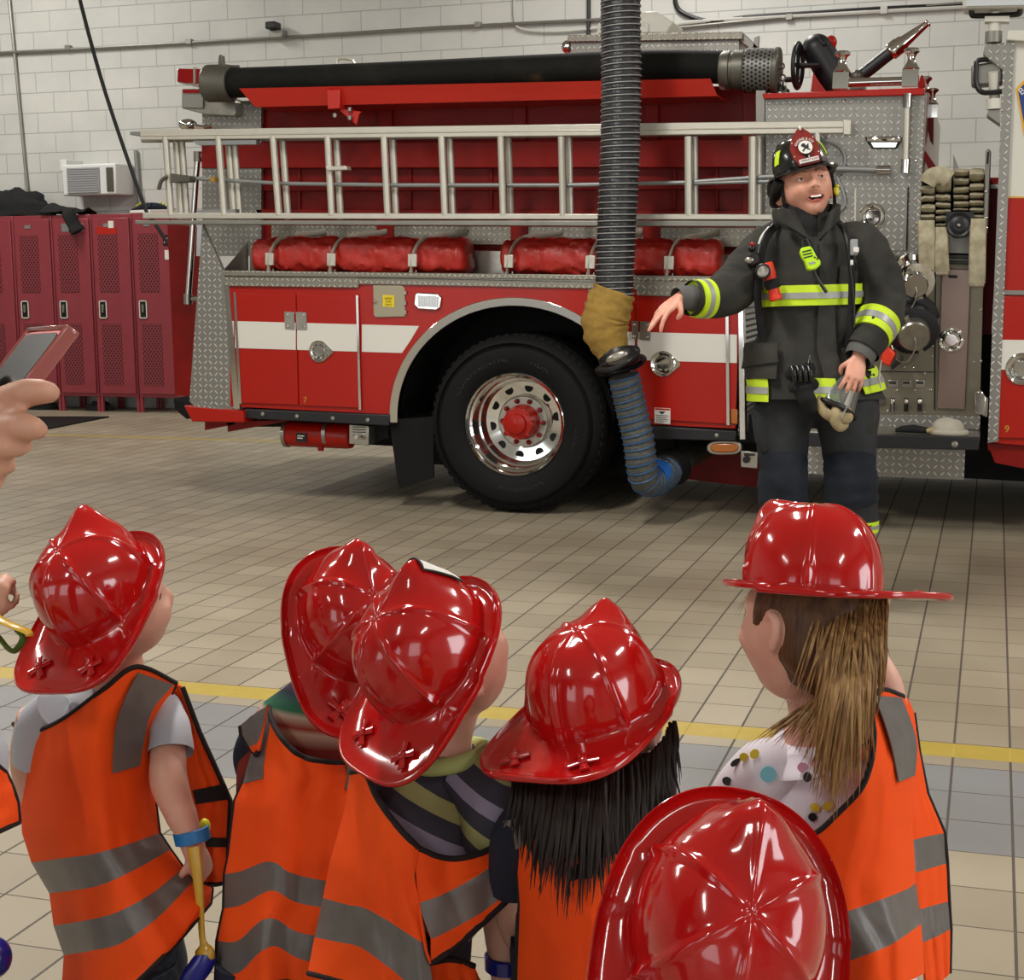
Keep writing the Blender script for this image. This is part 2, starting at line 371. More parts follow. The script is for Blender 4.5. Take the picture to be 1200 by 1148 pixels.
MAT.update(dict(
    floor=mk_floor(), block=mk_block(), mesh_door=mk_mesh_door(), roll=mk_roll(), tread=tread('tread_plate', '#8f8d87', '#dcdad2', .036, .36), tread_w=tread('tread_plate_worn', '#8d897e', '#cfcabb', .034, .38),
    white=pbr('white_paint', '#cfcdc2', .35), wallwhite=pbr('wall_paint', '#bdbcb6', .6), ceil=pbr('ceiling_paint', '#b4b2aa', .8),
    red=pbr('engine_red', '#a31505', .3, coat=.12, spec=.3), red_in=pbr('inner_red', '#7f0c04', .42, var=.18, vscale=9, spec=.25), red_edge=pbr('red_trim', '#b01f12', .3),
    redwhite=pbr('stripe_white', '#d6d4cb', .3), gold=pbr('gold_leaf', '#c99a3a', .35, .4), chrome=pbr('chrome', '#d9d8d4', .07, 1.), steel=pbr('brushed_steel', '#a8a49a', .3, .9, var=.12, vscale=20),
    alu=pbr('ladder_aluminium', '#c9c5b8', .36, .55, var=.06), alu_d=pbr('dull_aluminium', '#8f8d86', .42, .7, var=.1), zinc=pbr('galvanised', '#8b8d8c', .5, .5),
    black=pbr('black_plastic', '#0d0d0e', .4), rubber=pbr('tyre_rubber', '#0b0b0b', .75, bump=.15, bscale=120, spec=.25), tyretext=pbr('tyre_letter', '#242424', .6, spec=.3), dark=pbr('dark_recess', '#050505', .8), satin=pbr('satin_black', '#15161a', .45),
    iron=pbr('coupling_iron', '#625f56', .45, .6, var=.2), suction=mk_rubber_hose(), lens_red=pbr('red_lens', '#8e0c10', .12, coat=.8), lens_white=pbr('clear_lens', '#c9ced2', .15, coat=.7), amber=pbr('amber_lens', '#a5590d', .2, coat=.6),
    tarp=pbr('red_vinyl', '#ad261c', .4, var=.15, vscale=14, bump=.35, bscale=16, bdist=.02), strap=pbr('webbing', '#a8a494', .8), blackcloth=pbr('black_cloth', '#0c0c0d', .9, bump=.4, bscale=30), locker=pbr('locker_red', '#8b363f', .35, var=.08),
    panel=pbr('pump_panel', '#7d7868', .35, .55, var=.1), panel_r=pbr('pump_cover', '#8f7d74', .28, .75), tan=pbr('tan_fabric', '#9a7a35', .85, var=.2, vscale=20, bump=.5, bscale=25, bdist=.01), blue=pbr('blue_band', '#1d62b4', .4), bluewire=pbr('blue_wire', '#28527f', .45),
    ducthose=pbr('black_duct', '#131316', .42, var=.4, vscale=40, bump=.6, bscale=45, bdist=.01), ducthose2=pbr('grey_duct', '#4d4f4b', .6, var=.3, vscale=40, bump=.5, bscale=45, bdist=.01), wire=pbr('bright_wire', '#c8cbd0', .3, .6), hose=mk_hose(),
    turnout=mk_turnout('turnout_shell', '#2b2a28', '#403f3a'), turnout_b=mk_turnout('turnout_trouser', '#292a2c', '#383a3d'), knee=mk_turnout('knee_patch', '#1b1f26', '#262b33'), lime=pbr('lime_trim', '#c3e01c', .6, emis=.0), silver=pbr('silver_trim', '#9b9d9a', .4, .25), knit=pbr('grey_knit', '#5a5a57', .95, bump=.3, bscale=200),
    skin=mk_skin('fair_skin', '#d3937c', '#e2a78f'), skin_k=mk_skin('child_skin', '#cf9a85', '#dcab98'), skin_h=mk_skin('hand_skin', '#bd8a72', '#cf9c84'), lip=pbr('lip', '#a8554a', .4), tooth=pbr('tooth', '#e8e2d5', .3), mouth=pbr('mouth', '#3a100d', .6), eyew=pbr('eye_white', '#d8d2cc', .2), iris=pbr('iris', '#3a2a20', .15), brow=pbr('brow_hair', '#8d6248', .8),
    shield=pbr('helmet_shield', '#7a2019', .4, var=.1), helmet_k=pbr('helmet_black', '#0e100f', .22, coat=.4), limeplastic=pbr('lime_plastic', '#b5e01a', .35), orangeplastic=pbr('orange_plastic', '#d8361a', .35), leather=pbr('work_leather', '#a0906c', .85, var=.25, vscale=25, bump=.4, bscale=40), visor=pbr('clear_visor', '#c9cdc9', .05, trans=.85), buckle=pbr('strap_grey', '#8f9192', .5),
    toyred=pbr('toy_helmet_red', '#b0100f', .12, coat=.5), vest=mk_vest(), vsilver=pbr('vest_silver', '#6e6966', .42, .15, var=.12, vscale=30, bump=.15, bscale=40), vbind=pbr('vest_binding', '#170a0a', .85), serape=mk_serape(), stripes=mk_stripe_shirt(), tee_grey=pbr('pale_grey_tee', '#b9bcc4', .95, bump=.15, bscale=300), print=mk_dots(), denim=pbr('marled_denim', '#343c4a', .9, var=.6, vscale=90), navy=pbr('navy_cloth', '#161a2c', .9),
    hair_d=mk_hair('dark_hair', '#0c0604', '#24130c'), hair_b=mk_hair('fair_brown_hair', '#6b4a2d', '#b8935f'), hair_g=mk_hair('brown_hair', '#3d2718', '#6b4a2e'), hair_f=mk_hair('short_brown_hair', '#5d4028', '#7d5a3a'),
    bandblue=pbr('blue_wristband', '#1f6fae', .4), balloon=pbr('yellow_balloon', '#c39a2e', .3, coat=.3), balloonb=pbr('blue_balloon', '#151f86', .3, coat=.4), green=pbr('green_ribbon', '#3f5a1c', .5), yellowplastic=pbr('yellow_plastic', '#d9d42a', .4), cyan=pbr('teal_print', '#7cc0cf', .9), pinkp=pbr('pink_print', '#d9a3ba', .9), yelp=pbr('yellow_print', '#d8c23e', .9), paper=pbr('label_paper', '#dbd9d2', .6), labelyellow=pbr('label_yellow', '#e0c81c', .5), ink=pbr('label_ink', '#1b1b18', .6),
    phone=pbr('phone_glass', '#0b0e14', .22, spec=.35), case=pbr('clear_case', '#b86a66', .12, trans=.35, coat=.5), rosegold=pbr('rose_metal', '#b5524e', .25, .8), lamp=pbr('lamp_tube', '#ffffff', .5, emis=6.), patchblue=pbr('emblem_blue', '#173a7c', .4), emblemgold=pbr('emblem_gold', '#e0a31c', .4), acwhite=pbr('appliance_white', '#d3d4d2', .4), acgrille=pbr('appliance_grille', '#97989a', .5), glassday=pbr('daylight_glass', '#dfe9ff', .1, emis=1.)))
# ---------------------------------------------------------------- the room
YW = 14.08                                        # block wall behind the lockers
def plane(name, pts, m, th=None):
    b = MB(); b.add(pts, [tuple(range(len(pts)))]); return struct(b.build(name, m, smooth=0))
X0, X1, Y0, H = -16.0, 9.0, -7.5, 5.6
b = MB(); b.box(X0, X1, Y0, YW + .3, -.12, 0); struct(b.build('floor', 'floor', smooth=0))
b = MB(); b.box(X0, X1, YW, YW + .2, 0, H); struct(b.build('wall_back', 'block', smooth=0))
b = MB(); b.box(X0 - .2, X0, Y0, YW + .2, 0, H); struct(b.build('wall_left', 'wallwhite', smooth=0))
b = MB(); b.box(X1, X1 + .2, Y0, YW + .2, 0, H); struct(b.build('wall_right', 'wallwhite', smooth=0))
b = MB(); b.box(X0, X1, Y0 - .2, Y0, 0, H); struct(b.build('wall_front', 'wallwhite', smooth=0))
b = MB(); b.box(X0 - .2, X1 + .2, Y0 - .2, YW + .2, H, H + .15); struct(b.build('ceiling', 'ceil', smooth=0))

# pipes and cables on the block wall, each traced along its run
def on_wall(px, py, off=.03): return at(px, py, YW - off)
def pipe(name, label, cat, pts, r, m, n=8, clips=(), group=None):
    t = thing(name, label, cat, on_wall(*pts[0]), group)
    b = MB(); b.tube([on_wall(*p, off=.035) for p in pts], r, n); b.build('pipe', m, t)
    for i, c in enumerate(clips):
        b = MB(); q = on_wall(*c, off=.035); b.box(q.x - .03, q.x + .03, q.y - r * 1.5, YW - .006, q.z - r * 1.6, q.z + r * 1.6); b.build('clip', m, t, bevel=.004)
    return t
pipe('conduit', 'long thin grey conduit running along the block wall above the lockers', 'conduit', [(-40, 64), (80, 58), (330, 44), (520, 32), (720, 22)], .016, 'alu_d', clips=[(80, 56), (222, 49), (560, 29)])
pipe('conduit', 'upper grey conduit on the block wall right of the hanging duct', 'conduit', [(762, 36), (900, 22), (1000, 14), (1130, 4)], .016, 'alu_d', clips=[(925, 20)])
pipe('conduit', 'lower grey conduit on the block wall beneath the sagging black cable', 'conduit', [(735, 42), (800, 27), (830, 24), (1130, 8), (1260, 0)], .02, 'wallwhite', clips=[(1036, 12)])
t = thing('wall_camera', 'small dark box camera clipped to the conduit on the block wall', 'camera', on_wall(328, 38))
b = MB(); q = on_wall(328, 40); b.box(q.x - .07, q.x + .07, q.y - .1, YW - .002, q.z - .05, q.z + .03); b.build('bracket', 'alu_d', t, bevel=.01)
b = MB(); q = on_wall(326, 34); b.box(q.x - .06, q.x + .05, q.y - .17, q.y - .03, q.z - .02, q.z + .05); b.build('body', 'black', t, bevel=.012)
b = MB(); b.tube(smooth_path([on_wall(790, -30), on_wall(792, 5), on_wall(806, 18), on_wall(835, 25), on_wall(880, 20), on_wall(960, 15), on_wall(1040, 10), on_wall(1130, 6)]), .022, 8)
tag(b.build('power_cable', 'black'), 'thick black cable sagging along the wall at the upper right', 'cable')
b = MB(); b.tube([on_wall(690, -60), on_wall(690, 20), on_wall(689.5, 42)], .02, 8)
tag(b.build('hanging_cable', 'black'), 'short straight black cable dropping behind the hanging exhaust hose', 'cable')
b = MB(); b.tube(smooth_path([on_wall(603, -30), on_wall(603, 20), on_wall(612, 34), on_wall(650, 37), on_wall(700, 33)]), .011, 8)
tag(b.build('wall_wire', 'wallwhite'), 'thin painted wire bending off the wall left of the exhaust hose', 'wire')
b = MB(); b.tube([on_wall(8, -30), on_wall(22, 115), on_wall(30, 200), on_wall(34, 236)], .016, 8)
tag(b.build('wall_wire', 'alu_d'), 'thin grey vertical wire down the wall at the far left', 'wire')
b = MB(); b.tube([on_wall(159, 176), on_wall(164, 246)], .022, 8)
tag(b.build('wall_pipe', 'zinc'), 'short grey pipe on the wall right of the air conditioner', 'pipe')
YC = 12.3
b = MB(); b.tube(smooth_path([at(86, -40, YC), at(95, 5, YC), at(124, 110, YC), at(168, 238, YC), at(178, 256, YC), at(208, 302, YC), at(230, 330, YC)]), .018, 8)
tag(b.build('shore_line_cord', 'black'), 'black power cord slanting down from the ceiling in front of the lockers', 'cord')

# window air conditioner
a, c = at(72, 193, YW - .35), at(124, 228, YW - .35)
t = thing('air_conditioner', 'white box air conditioner mounted in the wall above the lockers', 'air conditioner', ((a.x + c.x) / 2, YW - .02, c.z))
b = MB(); b.box(a.x, at(136, 210, YW - .35).x, YW - .35, YW, c.z, a.z); b.build('housing', 'acwhite', t, bevel=.015)
b = MB(); p, q = at(78, 197, YW - .36), at(117, 226, YW - .36)
b.box(p.x, q.x, YW - .365, YW - .352, q.z, p.z)
for i in range(11):
    z = lerp(q.z, p.z, (i + .5) / 11); b.box(p.x + .01, q.x - .01, YW - .372, YW - .36, z - .004, z + .004)
b.build('grille', 'acgrille', t)
b = MB(); p, q = at(124, 196, YW - .36), at(133, 224, YW - .36); b.box(p.x, q.x, YW - .362, YW - .345, q.z, p.z); b.build('control_panel', 'iron', t, bevel=.004)
b = MB(); p, q = at(70, 187, YW - .3), at(78, 200, YW - .3); b.box(p.x, q.x, YW - .3, YW, q.z, p.z); b.build('bracket', 'acwhite', t, bevel=.005)

# lockers
YL = 13.72 - .02; LW = .462; LX = -7.826; D = .45
LBL = ['red steel locker at the frame edge, its right side only in view', 'red steel locker second from the left, behind the raised phone', 'red steel locker under the draped black jacket sleeve', 'red steel locker with a red sticker under its vent label', 'red steel locker at the end of the row, nearest the fire engine', 'red steel locker']
HL = 2.0
for i in range(5):
    x1 = LX - LW * i; x0 = x1 - LW + .006; k = 4 - i
    t = thing('locker', LBL[k], 'locker', ((x0 + x1) / 2, YL - D / 2 + .1, 0), 'row of red lockers')
    yf = YL - .12
    b = MB(); b.box(x0, x1, yf + .022, yf + .44, .155, HL)
    b.build('cabinet', 'locker', t, bevel=.006)
    b = MB(); b.box(x0 + .03, x1 - .02, yf, yf + .02, .19, HL - .04); d = b.build('door', 'locker', t, bevel=.005)
    for z0, z1 in ((.28, .90), (1.22, 1.80)):
        b = MB(); b.box(x0 + .08, x0 + .30, yf - .004, yf + .001, z0, z1); b.build('mesh_panel', 'mesh_door', d)
    b = MB(); T = Matrix.Translation((x0 + .105, yf - .004, 1.045))
    for q in ((-.045, -.034, -.09, .09), (.034, .045, -.09, .09), (-.045, .045, .08, .09), (-.045, .045, -.09, -.08)):
        b.box(q[0], q[1], -.008, 0, q[2], q[3], T)
    b.mat(1); b.box(-.034, .034, -.003, 0, -.08, .08, T); b.mat(2); b.box(-.012, .012, -.016, 0, -.03, .05, T)
    b.build('handle', ['redwhite', 'dark', 'steel'], d, bevel=.003)
    b = MB(); b.box(x0 + .15, x0 + .22, yf - .005, yf, 1.87, 1.905); b.build('number_holder', 'zinc', d)
    for xx in (x0 + .004, x1 - .03):
        for yy in (yf + .025, yf + .40):
            b = MB(); b.box(xx, xx + .03, yy, yy + .03, 0, .158); b.build('leg', 'locker', t)
    if k == 2:
        b = MB(); p, q = at(72, 262, yf), at(98, 271, yf); b.box(p.x, q.x, yf - .004, yf, q.z, p.z); b.build('sticker', 'zinc', d)
    if k == 3:
        b = MB(); b.box(x0 + .07, x0 + .30, yf - .004, yf, 1.80, 1.87); b.build('sticker', 'red_edge', d)
        b = MB(); b.box(x0 + .21, x0 + .27, yf - .006, yf, 1.86, 1.93); b.build('label', 'paper', d)
    if k == 4:
        b = MB(); p, q = at(191, 275, yf), at(198, 288, yf); b.box(p.x, q.x, yf - .004, yf, q.z, p.z); b.mat(1); b.box(p.x + .012, q.x - .012, yf - .006, yf, q.z + .03, p.z - .03); b.build('label', ['black', 'paper'], d)
        b = MB(); p, q = at(193, 293, yf), at(199, 304, yf); b.box(p.x, q.x, yf - .004, yf, q.z, p.z); b.build('tag', 'paper', d)
    if k == 0: continue
# soft things heaped on the lockers
def heap(name, label, cat, c, r, seed, m, parent=None, flat=0.):
    b = MB(); n, k = 26, 14; rings = []
    for j in range(k + 1):
        th = pi * .52 * (1 - j / k) if j < k else .02
        ring = []
        for i in range(n):
            a = 2 * pi * i / n; d = V((sin(th) * cos(a), sin(th) * sin(a), cos(th)))
            w = 1 + .28 * noise.noise(d * 2.3 + V((seed, 0, 0))) + .10 * noise.noise(d * 6 + V((0, seed, 0)))
            p = V((c[0] + d.x * r[0] * w, c[1] + d.y * r[1] * w, c[2] + max(0, d.z * r[2] * w)))
            ring.append(p)
        rings.append(ring)
    b.loft(rings); return tag(b.build(name, m, smooth=1.2), label, cat)
zt = HL + .002
p = at(12, 250, YL); heap('duffel_bag', 'lumpy black bag lying on top of the leftmost lockers', 'bag', (p.x, YL + .10, zt), (.40, .17, .27), 3.1, 'blackcloth')
p = at(80, 256, YL)
t = thing('jacket', 'black jacket lying across the locker tops, one sleeve hanging down in front', 'jacket', (p.x, YL, zt))
b = MB(); g = []
for j in range(9):
    row = []
    for i in range(15):
        u, v = i / 14, j / 8
        x = p.x - .26 + .52 * u; y = YL - .13 + .26 * v
        z = zt + .02 + .09 * sin(pi * v) * (.6 + .4 * sin(u * 6)) + .03 * noise.noise(V((x * 9, y * 9, 1)))
        row.append(V((x, y, max(z, zt + .008))))
    g.append(row)
b.sheet(g, .012); b.build('body', 'blackcloth', t, smooth=1.2)
b = MB(); yo = YL - .145
b.tube(smooth_path([V((p.x + .02, YL - .02, zt + .05)), V((p.x + .1, yo - .01, zt + .02)), V((p.x + .17, yo - .015, zt - .10)), V((p.x + .22, yo - .015, zt - .17))], 5), [.05] * 6 + [.075] * 6 + [.09] * 4, 12, flat=.45); b.build('sleeve', 'blackcloth', t, smooth=1.2)
def shoe(c, rz, label):
    T = Matrix.Translation(c) @ Matrix.Rotation(rz, 4, 'Z')
    t = thing('sneaker', label, 'shoe', mat=T)
    prof = [(-.145, .035), (-.12, .05), (-.04, .045), (.05, .052), (.11, .048), (.145, .03)]
    b = MB(T); rings = []
    for x, w in prof: rings.append([V((x, w * cos(a) * 1.05, .002 + (.03 if sin(a) > 0 else 0))) for a in [2 * pi * i / 12 for i in range(12)]])
    b.loft(rings); b.build('sole', 'redwhite', t, bevel=.004)
    b = MB(T); rings = []
    for x, w, h in [(-.14, .028, .10), (-.09, .038, .105), (-.03, .036, .10), (.04, .042, .075), (.10, .04, .055), (.14, .02, .04)]:
        rings.append([V((x, w * cos(a), .032 + (h - .032) * (.5 + .5 * sin(a)))) for a in [2 * pi * i / 12 for i in range(12)]])
    b.loft(rings); b.build('upper', 'navy', t, smooth=1.2)
    b = MB(T)
    for k in range(3): b.tube([V((.0 + .028 * k, -.03, .095 - .013 * k)), V((.0 + .028 * k, 0, .112 - .013 * k)), V((.0 + .028 * k, .03, .095 - .013 * k))], .006, 6)
    b.build('laces', 'yellowplastic', t)
q = at(168, 249, YL); shoe((q.x, YL - .02, zt), 2.9, 'dark sneaker with pale sole on the end locker, nearer the cord')
q = at(189, 249, YL); shoe((q.x, YL + .0, zt), .35, 'dark sneaker on the end locker, tipped toward the fire engine')
# floor mat and small things under the lockers
a, c2, d2, e2 = atz(35, 503, 0), atz(131, 489, 0), atz(48, 489, 0), atz(-30, 503, 0)
b = MB(); pts = [V((-9.5, 12.25, .001)), V((-8.55, 12.25, .001)), V((-8.55, 13.1, .001)), V((-9.5, 13.1, .001))]
pts = [atz(-60, 489, .001), atz(128, 489, .001), atz(52, 504, .001), atz(-120, 500, .001)]
b.prism(pts, [p + V((0, 0, .012)) for p in pts]); tag(b.build('floor_mat', 'rubber'), 'flat black rubber mat on the tiles before the lockers', 'mat')
q = atz(146, 476, 0); heap('gear_bundle', 'small dark bundle in the gap under the fourth locker', 'bundle', (q.x, YL + .02, .001), (.16, .09, .10), 8, 'blackcloth')
q = atz(84, 474, 0); heap('gear_bundle', 'low black bundle in the gap under the jacket locker', 'bundle', (q.x, YL + .02, .001), (.2, .09, .09), 5, 'blackcloth')
# ---------------------------------------------------------------- fire engine (built in its own frame; y = 0 is the side skin)
TR = thing('fire_engine', 'red fire engine with a white side stripe parked across the bay', 'fire engine', mat=TM)
def part(name, b, m, parent=None, **kw): return b.build(name, m, parent or TR, **kw)
def TBX(px): return tp(*px)
# wheel arch geometry
A0 = tp(603, 494, 0); AC = V((A0.x, 0, A0.z)); aL = tp(457, 490, 0); aT = tp(600, 348, 0)
RX = AC.x - aL.x; RZ = aT.z - AC.z
def arch(n=36, d=0., a0=pi, a1=0., y=0.):
    return [V((AC.x + (RX - d) * cos(lerp(a0, a1, i / n)), y, AC.z + (RZ - d) * sin(lerp(a0, a1, i / n)))) for i in range(n + 1)]
zb_l, zb_r = tp(370, 481).z, tp(800, 499).z
xl, xr = tp(269, 400).x, tp(864, 430).x
zt_l, zt_r = tp(340, 331).z, tp(800, 340).z
# side skin with the arch cut out
b = TB(); arc = arch(d=.02)
pts = [V((xl, 0, zb_l)), V((xl, 0, zt_l)), V((xr, 0, zt_r)), V((xr, 0, zb_r)), V((arc[-1].x, 0, zb_r))] + arc[::-1] + [V((arc[0].x, 0, zb_l))]
b.prism(pts, [p + V((0, .06, 0)) for p in pts]); skin = part('side_panel', b, 'red', smooth=.5)
# stripe, broken where the arch, the doors' edges run
def stripe(b, x0, x1, y=-.003, th=.003):
    b.tpoly([(x0, 376 + (x0 - 271) * .0270), (x1, 376 + (x1 - 271) * .0270), (x1, 407.5 + (x1 - 271) * .0300), (x0, 407.5 + (x0 - 271) * .0300)], y, y + th)
def stripe_z(x, top): return (376 + (x - 271) * .0270) if top else (407.5 + (x - 271) * .0300)
for q in ((268, 274), (735, 744), (854, 863.5)): b = TB(); stripe(b, *q); part('white_stripe', b, 'redwhite', smooth=0)
b = TB()
p = [(424, stripe_z(424, 1)), (491, stripe_z(491, 1)), (481, stripe_z(481, 0) - 15), (471, stripe_z(471, 0)), (424, stripe_z(424, 0))]
b.tpoly(p, -.003, 0); part('white_stripe', b, 'redwhite', smooth=0)
# body core behind the skin, wheel well
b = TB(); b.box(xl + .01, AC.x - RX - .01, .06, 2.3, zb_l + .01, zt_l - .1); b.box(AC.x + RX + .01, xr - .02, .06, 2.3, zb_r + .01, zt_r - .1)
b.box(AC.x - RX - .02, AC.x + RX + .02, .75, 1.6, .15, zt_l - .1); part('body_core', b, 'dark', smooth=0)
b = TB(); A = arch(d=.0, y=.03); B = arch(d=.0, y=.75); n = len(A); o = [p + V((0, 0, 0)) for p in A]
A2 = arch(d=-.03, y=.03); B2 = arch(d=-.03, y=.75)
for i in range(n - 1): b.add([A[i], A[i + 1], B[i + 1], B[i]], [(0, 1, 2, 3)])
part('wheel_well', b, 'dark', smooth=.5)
# bright arch trim
b = TB(); r = []
for i, (p, q) in enumerate(zip(arch(48, 0, pi + .06, -.05), arch(48, .05, pi + .06, -.05))):
    r.append([p + V((0, -.014, 0)), p + V((0, .05, 0)), q + V((0, .05, 0)), q + V((0, -.008, 0))])
b.loft(r); part('arch_trim', b, 'chrome', bevel=.004)
# wheel
def wheel():
    c = tp(601, 500, 0); R = c.z; W0 = -.03
    R = .522; cz = R
    T = Matrix.Translation((AC.x * 0 + tp(601.5, 497, -.03).x, 0, cz)) @ Matrix.Rotation(pi / 2, 4, 'X')   # local z -> -y (towards the viewer)
    b = TB(); b.lathe([(.30, -.25), (.40, -.28), (.475, -.27), (.505, -.245), (.520, -.20), (.522, -.12), (.520, -.05), (.508, -.012), (.485, .016), (.46, .03), (.44, .036), (.40, .044), (.345, .036), (.315, .02), (.300, .004), (.296, -.02)], T, 72, caps=False)
    for a in range(60):                          # shoulder lugs
        a0 = 2 * pi * a / 60
        q = [V((.514 * cos(a0 + d), .514 * sin(a0 + d), h)) for d, h in ((0, -.03), (.055, -.03), (.055, -.13), (0, -.13))]
        b.prism([T @ p for p in q], [T @ V((p.x * 1.018, p.y * 1.018, p.z)) for p in q])
    for rr in (.452, .462, .472): b.lathe([(rr - .003, .024), (rr, .037), (rr + .003, .024)], T, 72, caps=False)
    ty = part('tyre', b, 'rubber', smooth=.5)
    b = TB(); b.lathe([(.30, -.30), (.46, -.31), (.515, -.34), (.52, -.45), (.515, -.56), (.45, -.59), (.30, -.58)], T, 48, caps=False); part('inner_tyre', b, 'rubber')
    b = TB()
    for s, a, sz in (('Continental', pi + .15, .062), ('CONTINENTAL', .62, .058), ('HDR', -.42, .062), ('12 R 22.5', -1.75, .04)):
        text(b, s, sz, T @ Matrix.Translation((0, 0, .038)) @ Matrix.Rotation(a, 4, 'Z'), .004, bend=.385)
    b.build('sidewall_lettering', 'tyretext', ty, smooth=0)
    b = TB(); b.lathe([(.30, .000), (.305, .012), (.298, .018), (.288, .008), (.284, -.02), (.272, -.03), (.268, -.10), (.262, -.12), (.25, -.125), (.243, -.16), (.236, -.185), (.16, -.195), (.15, -.19), (.0, -.19)], T, 64, caps=False); rim = part('rim', b, 'chrome', smooth=.45)
    for k in range(10):
        b = TB(); a = 2 * pi * (k + .3) / 10; b.lathe([(.0, 0), (.026, 0), (.026, .002), (0, .002)], T @ Matrix.Translation((.203 * cos(a), .203 * sin(a), -.190)), 16); b.build('hand_hole', 'dark', rim, smooth=0)
    b = TB(); b.lathe([(.155, -.19), (.155, -.17), (.148, -.165), (.095, -.165), (.095, -.19)], T, 40, caps=False); part('hub_ring', b, 'steel')
    for k in range(10):
        a = 2 * pi * k / 10; b = TB(); q = T @ Matrix.Translation((.126 * cos(a), .126 * sin(a), -.165))
        b.lathe([(.016, 0), (.016, .012), (.010, .03), (0, .034)], q, 6); part('lug_nut', b, 'red_in')
    b = TB(); b.lathe([(.105, -.165), (.10, -.10), (.088, -.06), (.088, -.045), (.06, -.04), (.055, -.02), (.03, -.015), (0, -.012)], T, 32)
    for k in range(8):
        a = 2 * pi * k / 8; b.lathe([(.011, 0), (.011, .012), (0, .014)], T @ Matrix.Translation((.085 * cos(a), .085 * sin(a), -.055)), 6)
    part('hub', b, 'red', smooth=.5)
wheel()
# mud flap behind the wheel
b = TB(); b.tpoly([(456, 492), (508, 488), (508, 560), (467, 573)], .03, .045); part('mud_flap', b, 'rubber')
# under body: dark boxes and far skirt added to block light from the floor beneath
b = TB(); b.box(xl + .2, xr + 3.0, .8, 1.7, .32, .75); b.box(xl - .2, AC.x - RX, .3, 2.2, .50, zb_l + .05); b.box(AC.x + RX, xr + 1.5, .3, 2.2, .45, zb_r + .05); b.box(xl, xr + 3.0, 2.25, 2.35, .2, .9); b.box(xl + .3, xr + 2.5, 1.0, 1.15, .22, .5); part('underbody_light_block', b, 'dark', smooth=0)
b = TB(); T_ = Matrix.Translation((0, 2.3, .522)) @ Matrix.Rotation(pi / 2, 4, 'X'); b.lathe([(.3, 0), (.5, 0), (.522, .05), (.522, .5), (.5, .56), (.3, .56)], T_, 40); part('far_tyre', b, 'rubber')
# rub rails
b = TB(); b.tpoly([(286, 479), (456, 486), (456, 499), (286, 490)], -.03, .02); rr = part('rub_rail', b, 'satin', bevel=.006)
for x, y in ((308, 485), (348, 487.5), (390, 490), (431, 492)):
    b = TB(); c = tp(x, y, -.03); b.lathe([(.013, 0), (.012, .006), (0, .009)], Matrix.Translation(c) @ Matrix.Rotation(pi / 2, 4, 'X'), 10); b.build('bolt', 'steel', rr)
b = TB(); b.tpoly([(752, 498), (862, 505), (862, 517), (752, 514)], -.03, .02); rr = part('rub_rail', b, 'satin', bevel=.006)
b = TB(); c = tp(840, 510, -.03); b.lathe([(.013, 0), (.012, .006), (0, .009)], Matrix.Translation(c) @ Matrix.Rotation(pi / 2, 4, 'X'), 10); b.build('bolt', 'steel', rr)
# rear corner: tread-plate skins, tailboard
b = TB(); b.tpoly([(237, 263), (262, 318), (266, 335), (279, 478), (262, 480), (222, 470)], 0., .03); part('corner_plate', b, 'tread', smooth=0)
b = TB(); b.tpoly([(237, 118), (306, 118), (306, 300), (237, 300)], .37, .40); part('hose_bed_corner', b, 'tread', smooth=0)
b = TB(); b.tpoly([(262, 333), (268, 333), (281, 479), (274, 480)], -.008, .01); part('corner_strip', b, 'chrome', smooth=0)
b = TB(); b.tpoly([(215, 475), (285, 482), (286, 495), (225, 494)], -.06, 2.2); part('tailboard', b, 'red', bevel=.006)
b = TB(); b.tpoly([(222, 470), (262, 480), (283, 482), (230, 478)], -.055, .0); part('tailboard_edge', b, 'tread', smooth=0)
b = TB(); b.tpoly([(203, 466), (219, 474), (226, 481), (226, 490), (218, 491), (204, 479)], .1, .5); part('bumper_pad', b, 'rubber', bevel=.006)
for pts in ([(240, 490), (275, 492), (275, 497), (240, 504)], [(266, 494), (345, 492), (300, 500), (267, 506)]):
    b = TB(); b.tpoly(pts, .05, .16); part('tow_bracket', b, 'red_in')
# ledge strips in tread plate
b = TB(); b.tpoly([(261, 317), (866, 324), (866, 330), (261, 323)], -.03, .05); part('ledge_lip', b, 'tread_w', bevel=.004)
b = TB(); b.tpoly([(261, 324), (420, 324.5), (420, 337), (262, 335)], -.018, .02); b.tpoly([(420, 325), (748, 331), (748, 339), (420, 333)], -.014, .02); b.tpoly([(746, 328), (866, 330), (866, 350), (746, 346)], -.022, .02); part('ledge_trim', b, 'tread_w', bevel=.003)
# trough holding the bags
zl = tp(500, 321, -.02).z
b = TB(); x0, x1 = tp(262, 318).x, tp(885, 320).x
b.box(x0, x1, .03, .36, zl - .10, zl - .08); b.box(x0, x1, .345, .36, zl - .1, tp(500, 293, .35).z); b.box(x0, x1, .02, .035, zl - .1, zl - .005)
c0, c1, c2 = tp(262, 318, .03), tp(303, 284, .345), tp(303, 318, .345)
q = [V((c0.x, .03, zl - .1)), V((c0.x, .03, zl)), V((c0.x, .35, c1.z)), V((c0.x, .35, zl - .1))]; b.prism(q, [p + V((.004, 0, 0)) for p in q])
part('trough', b, 'steel', smooth=0)
b = TB(); b.tpoly([(318, 264), (885, 267), (885, 289), (318, 284)], .375, .40); part('bulkhead_kick_plate', b, 'tread_w', smooth=0)
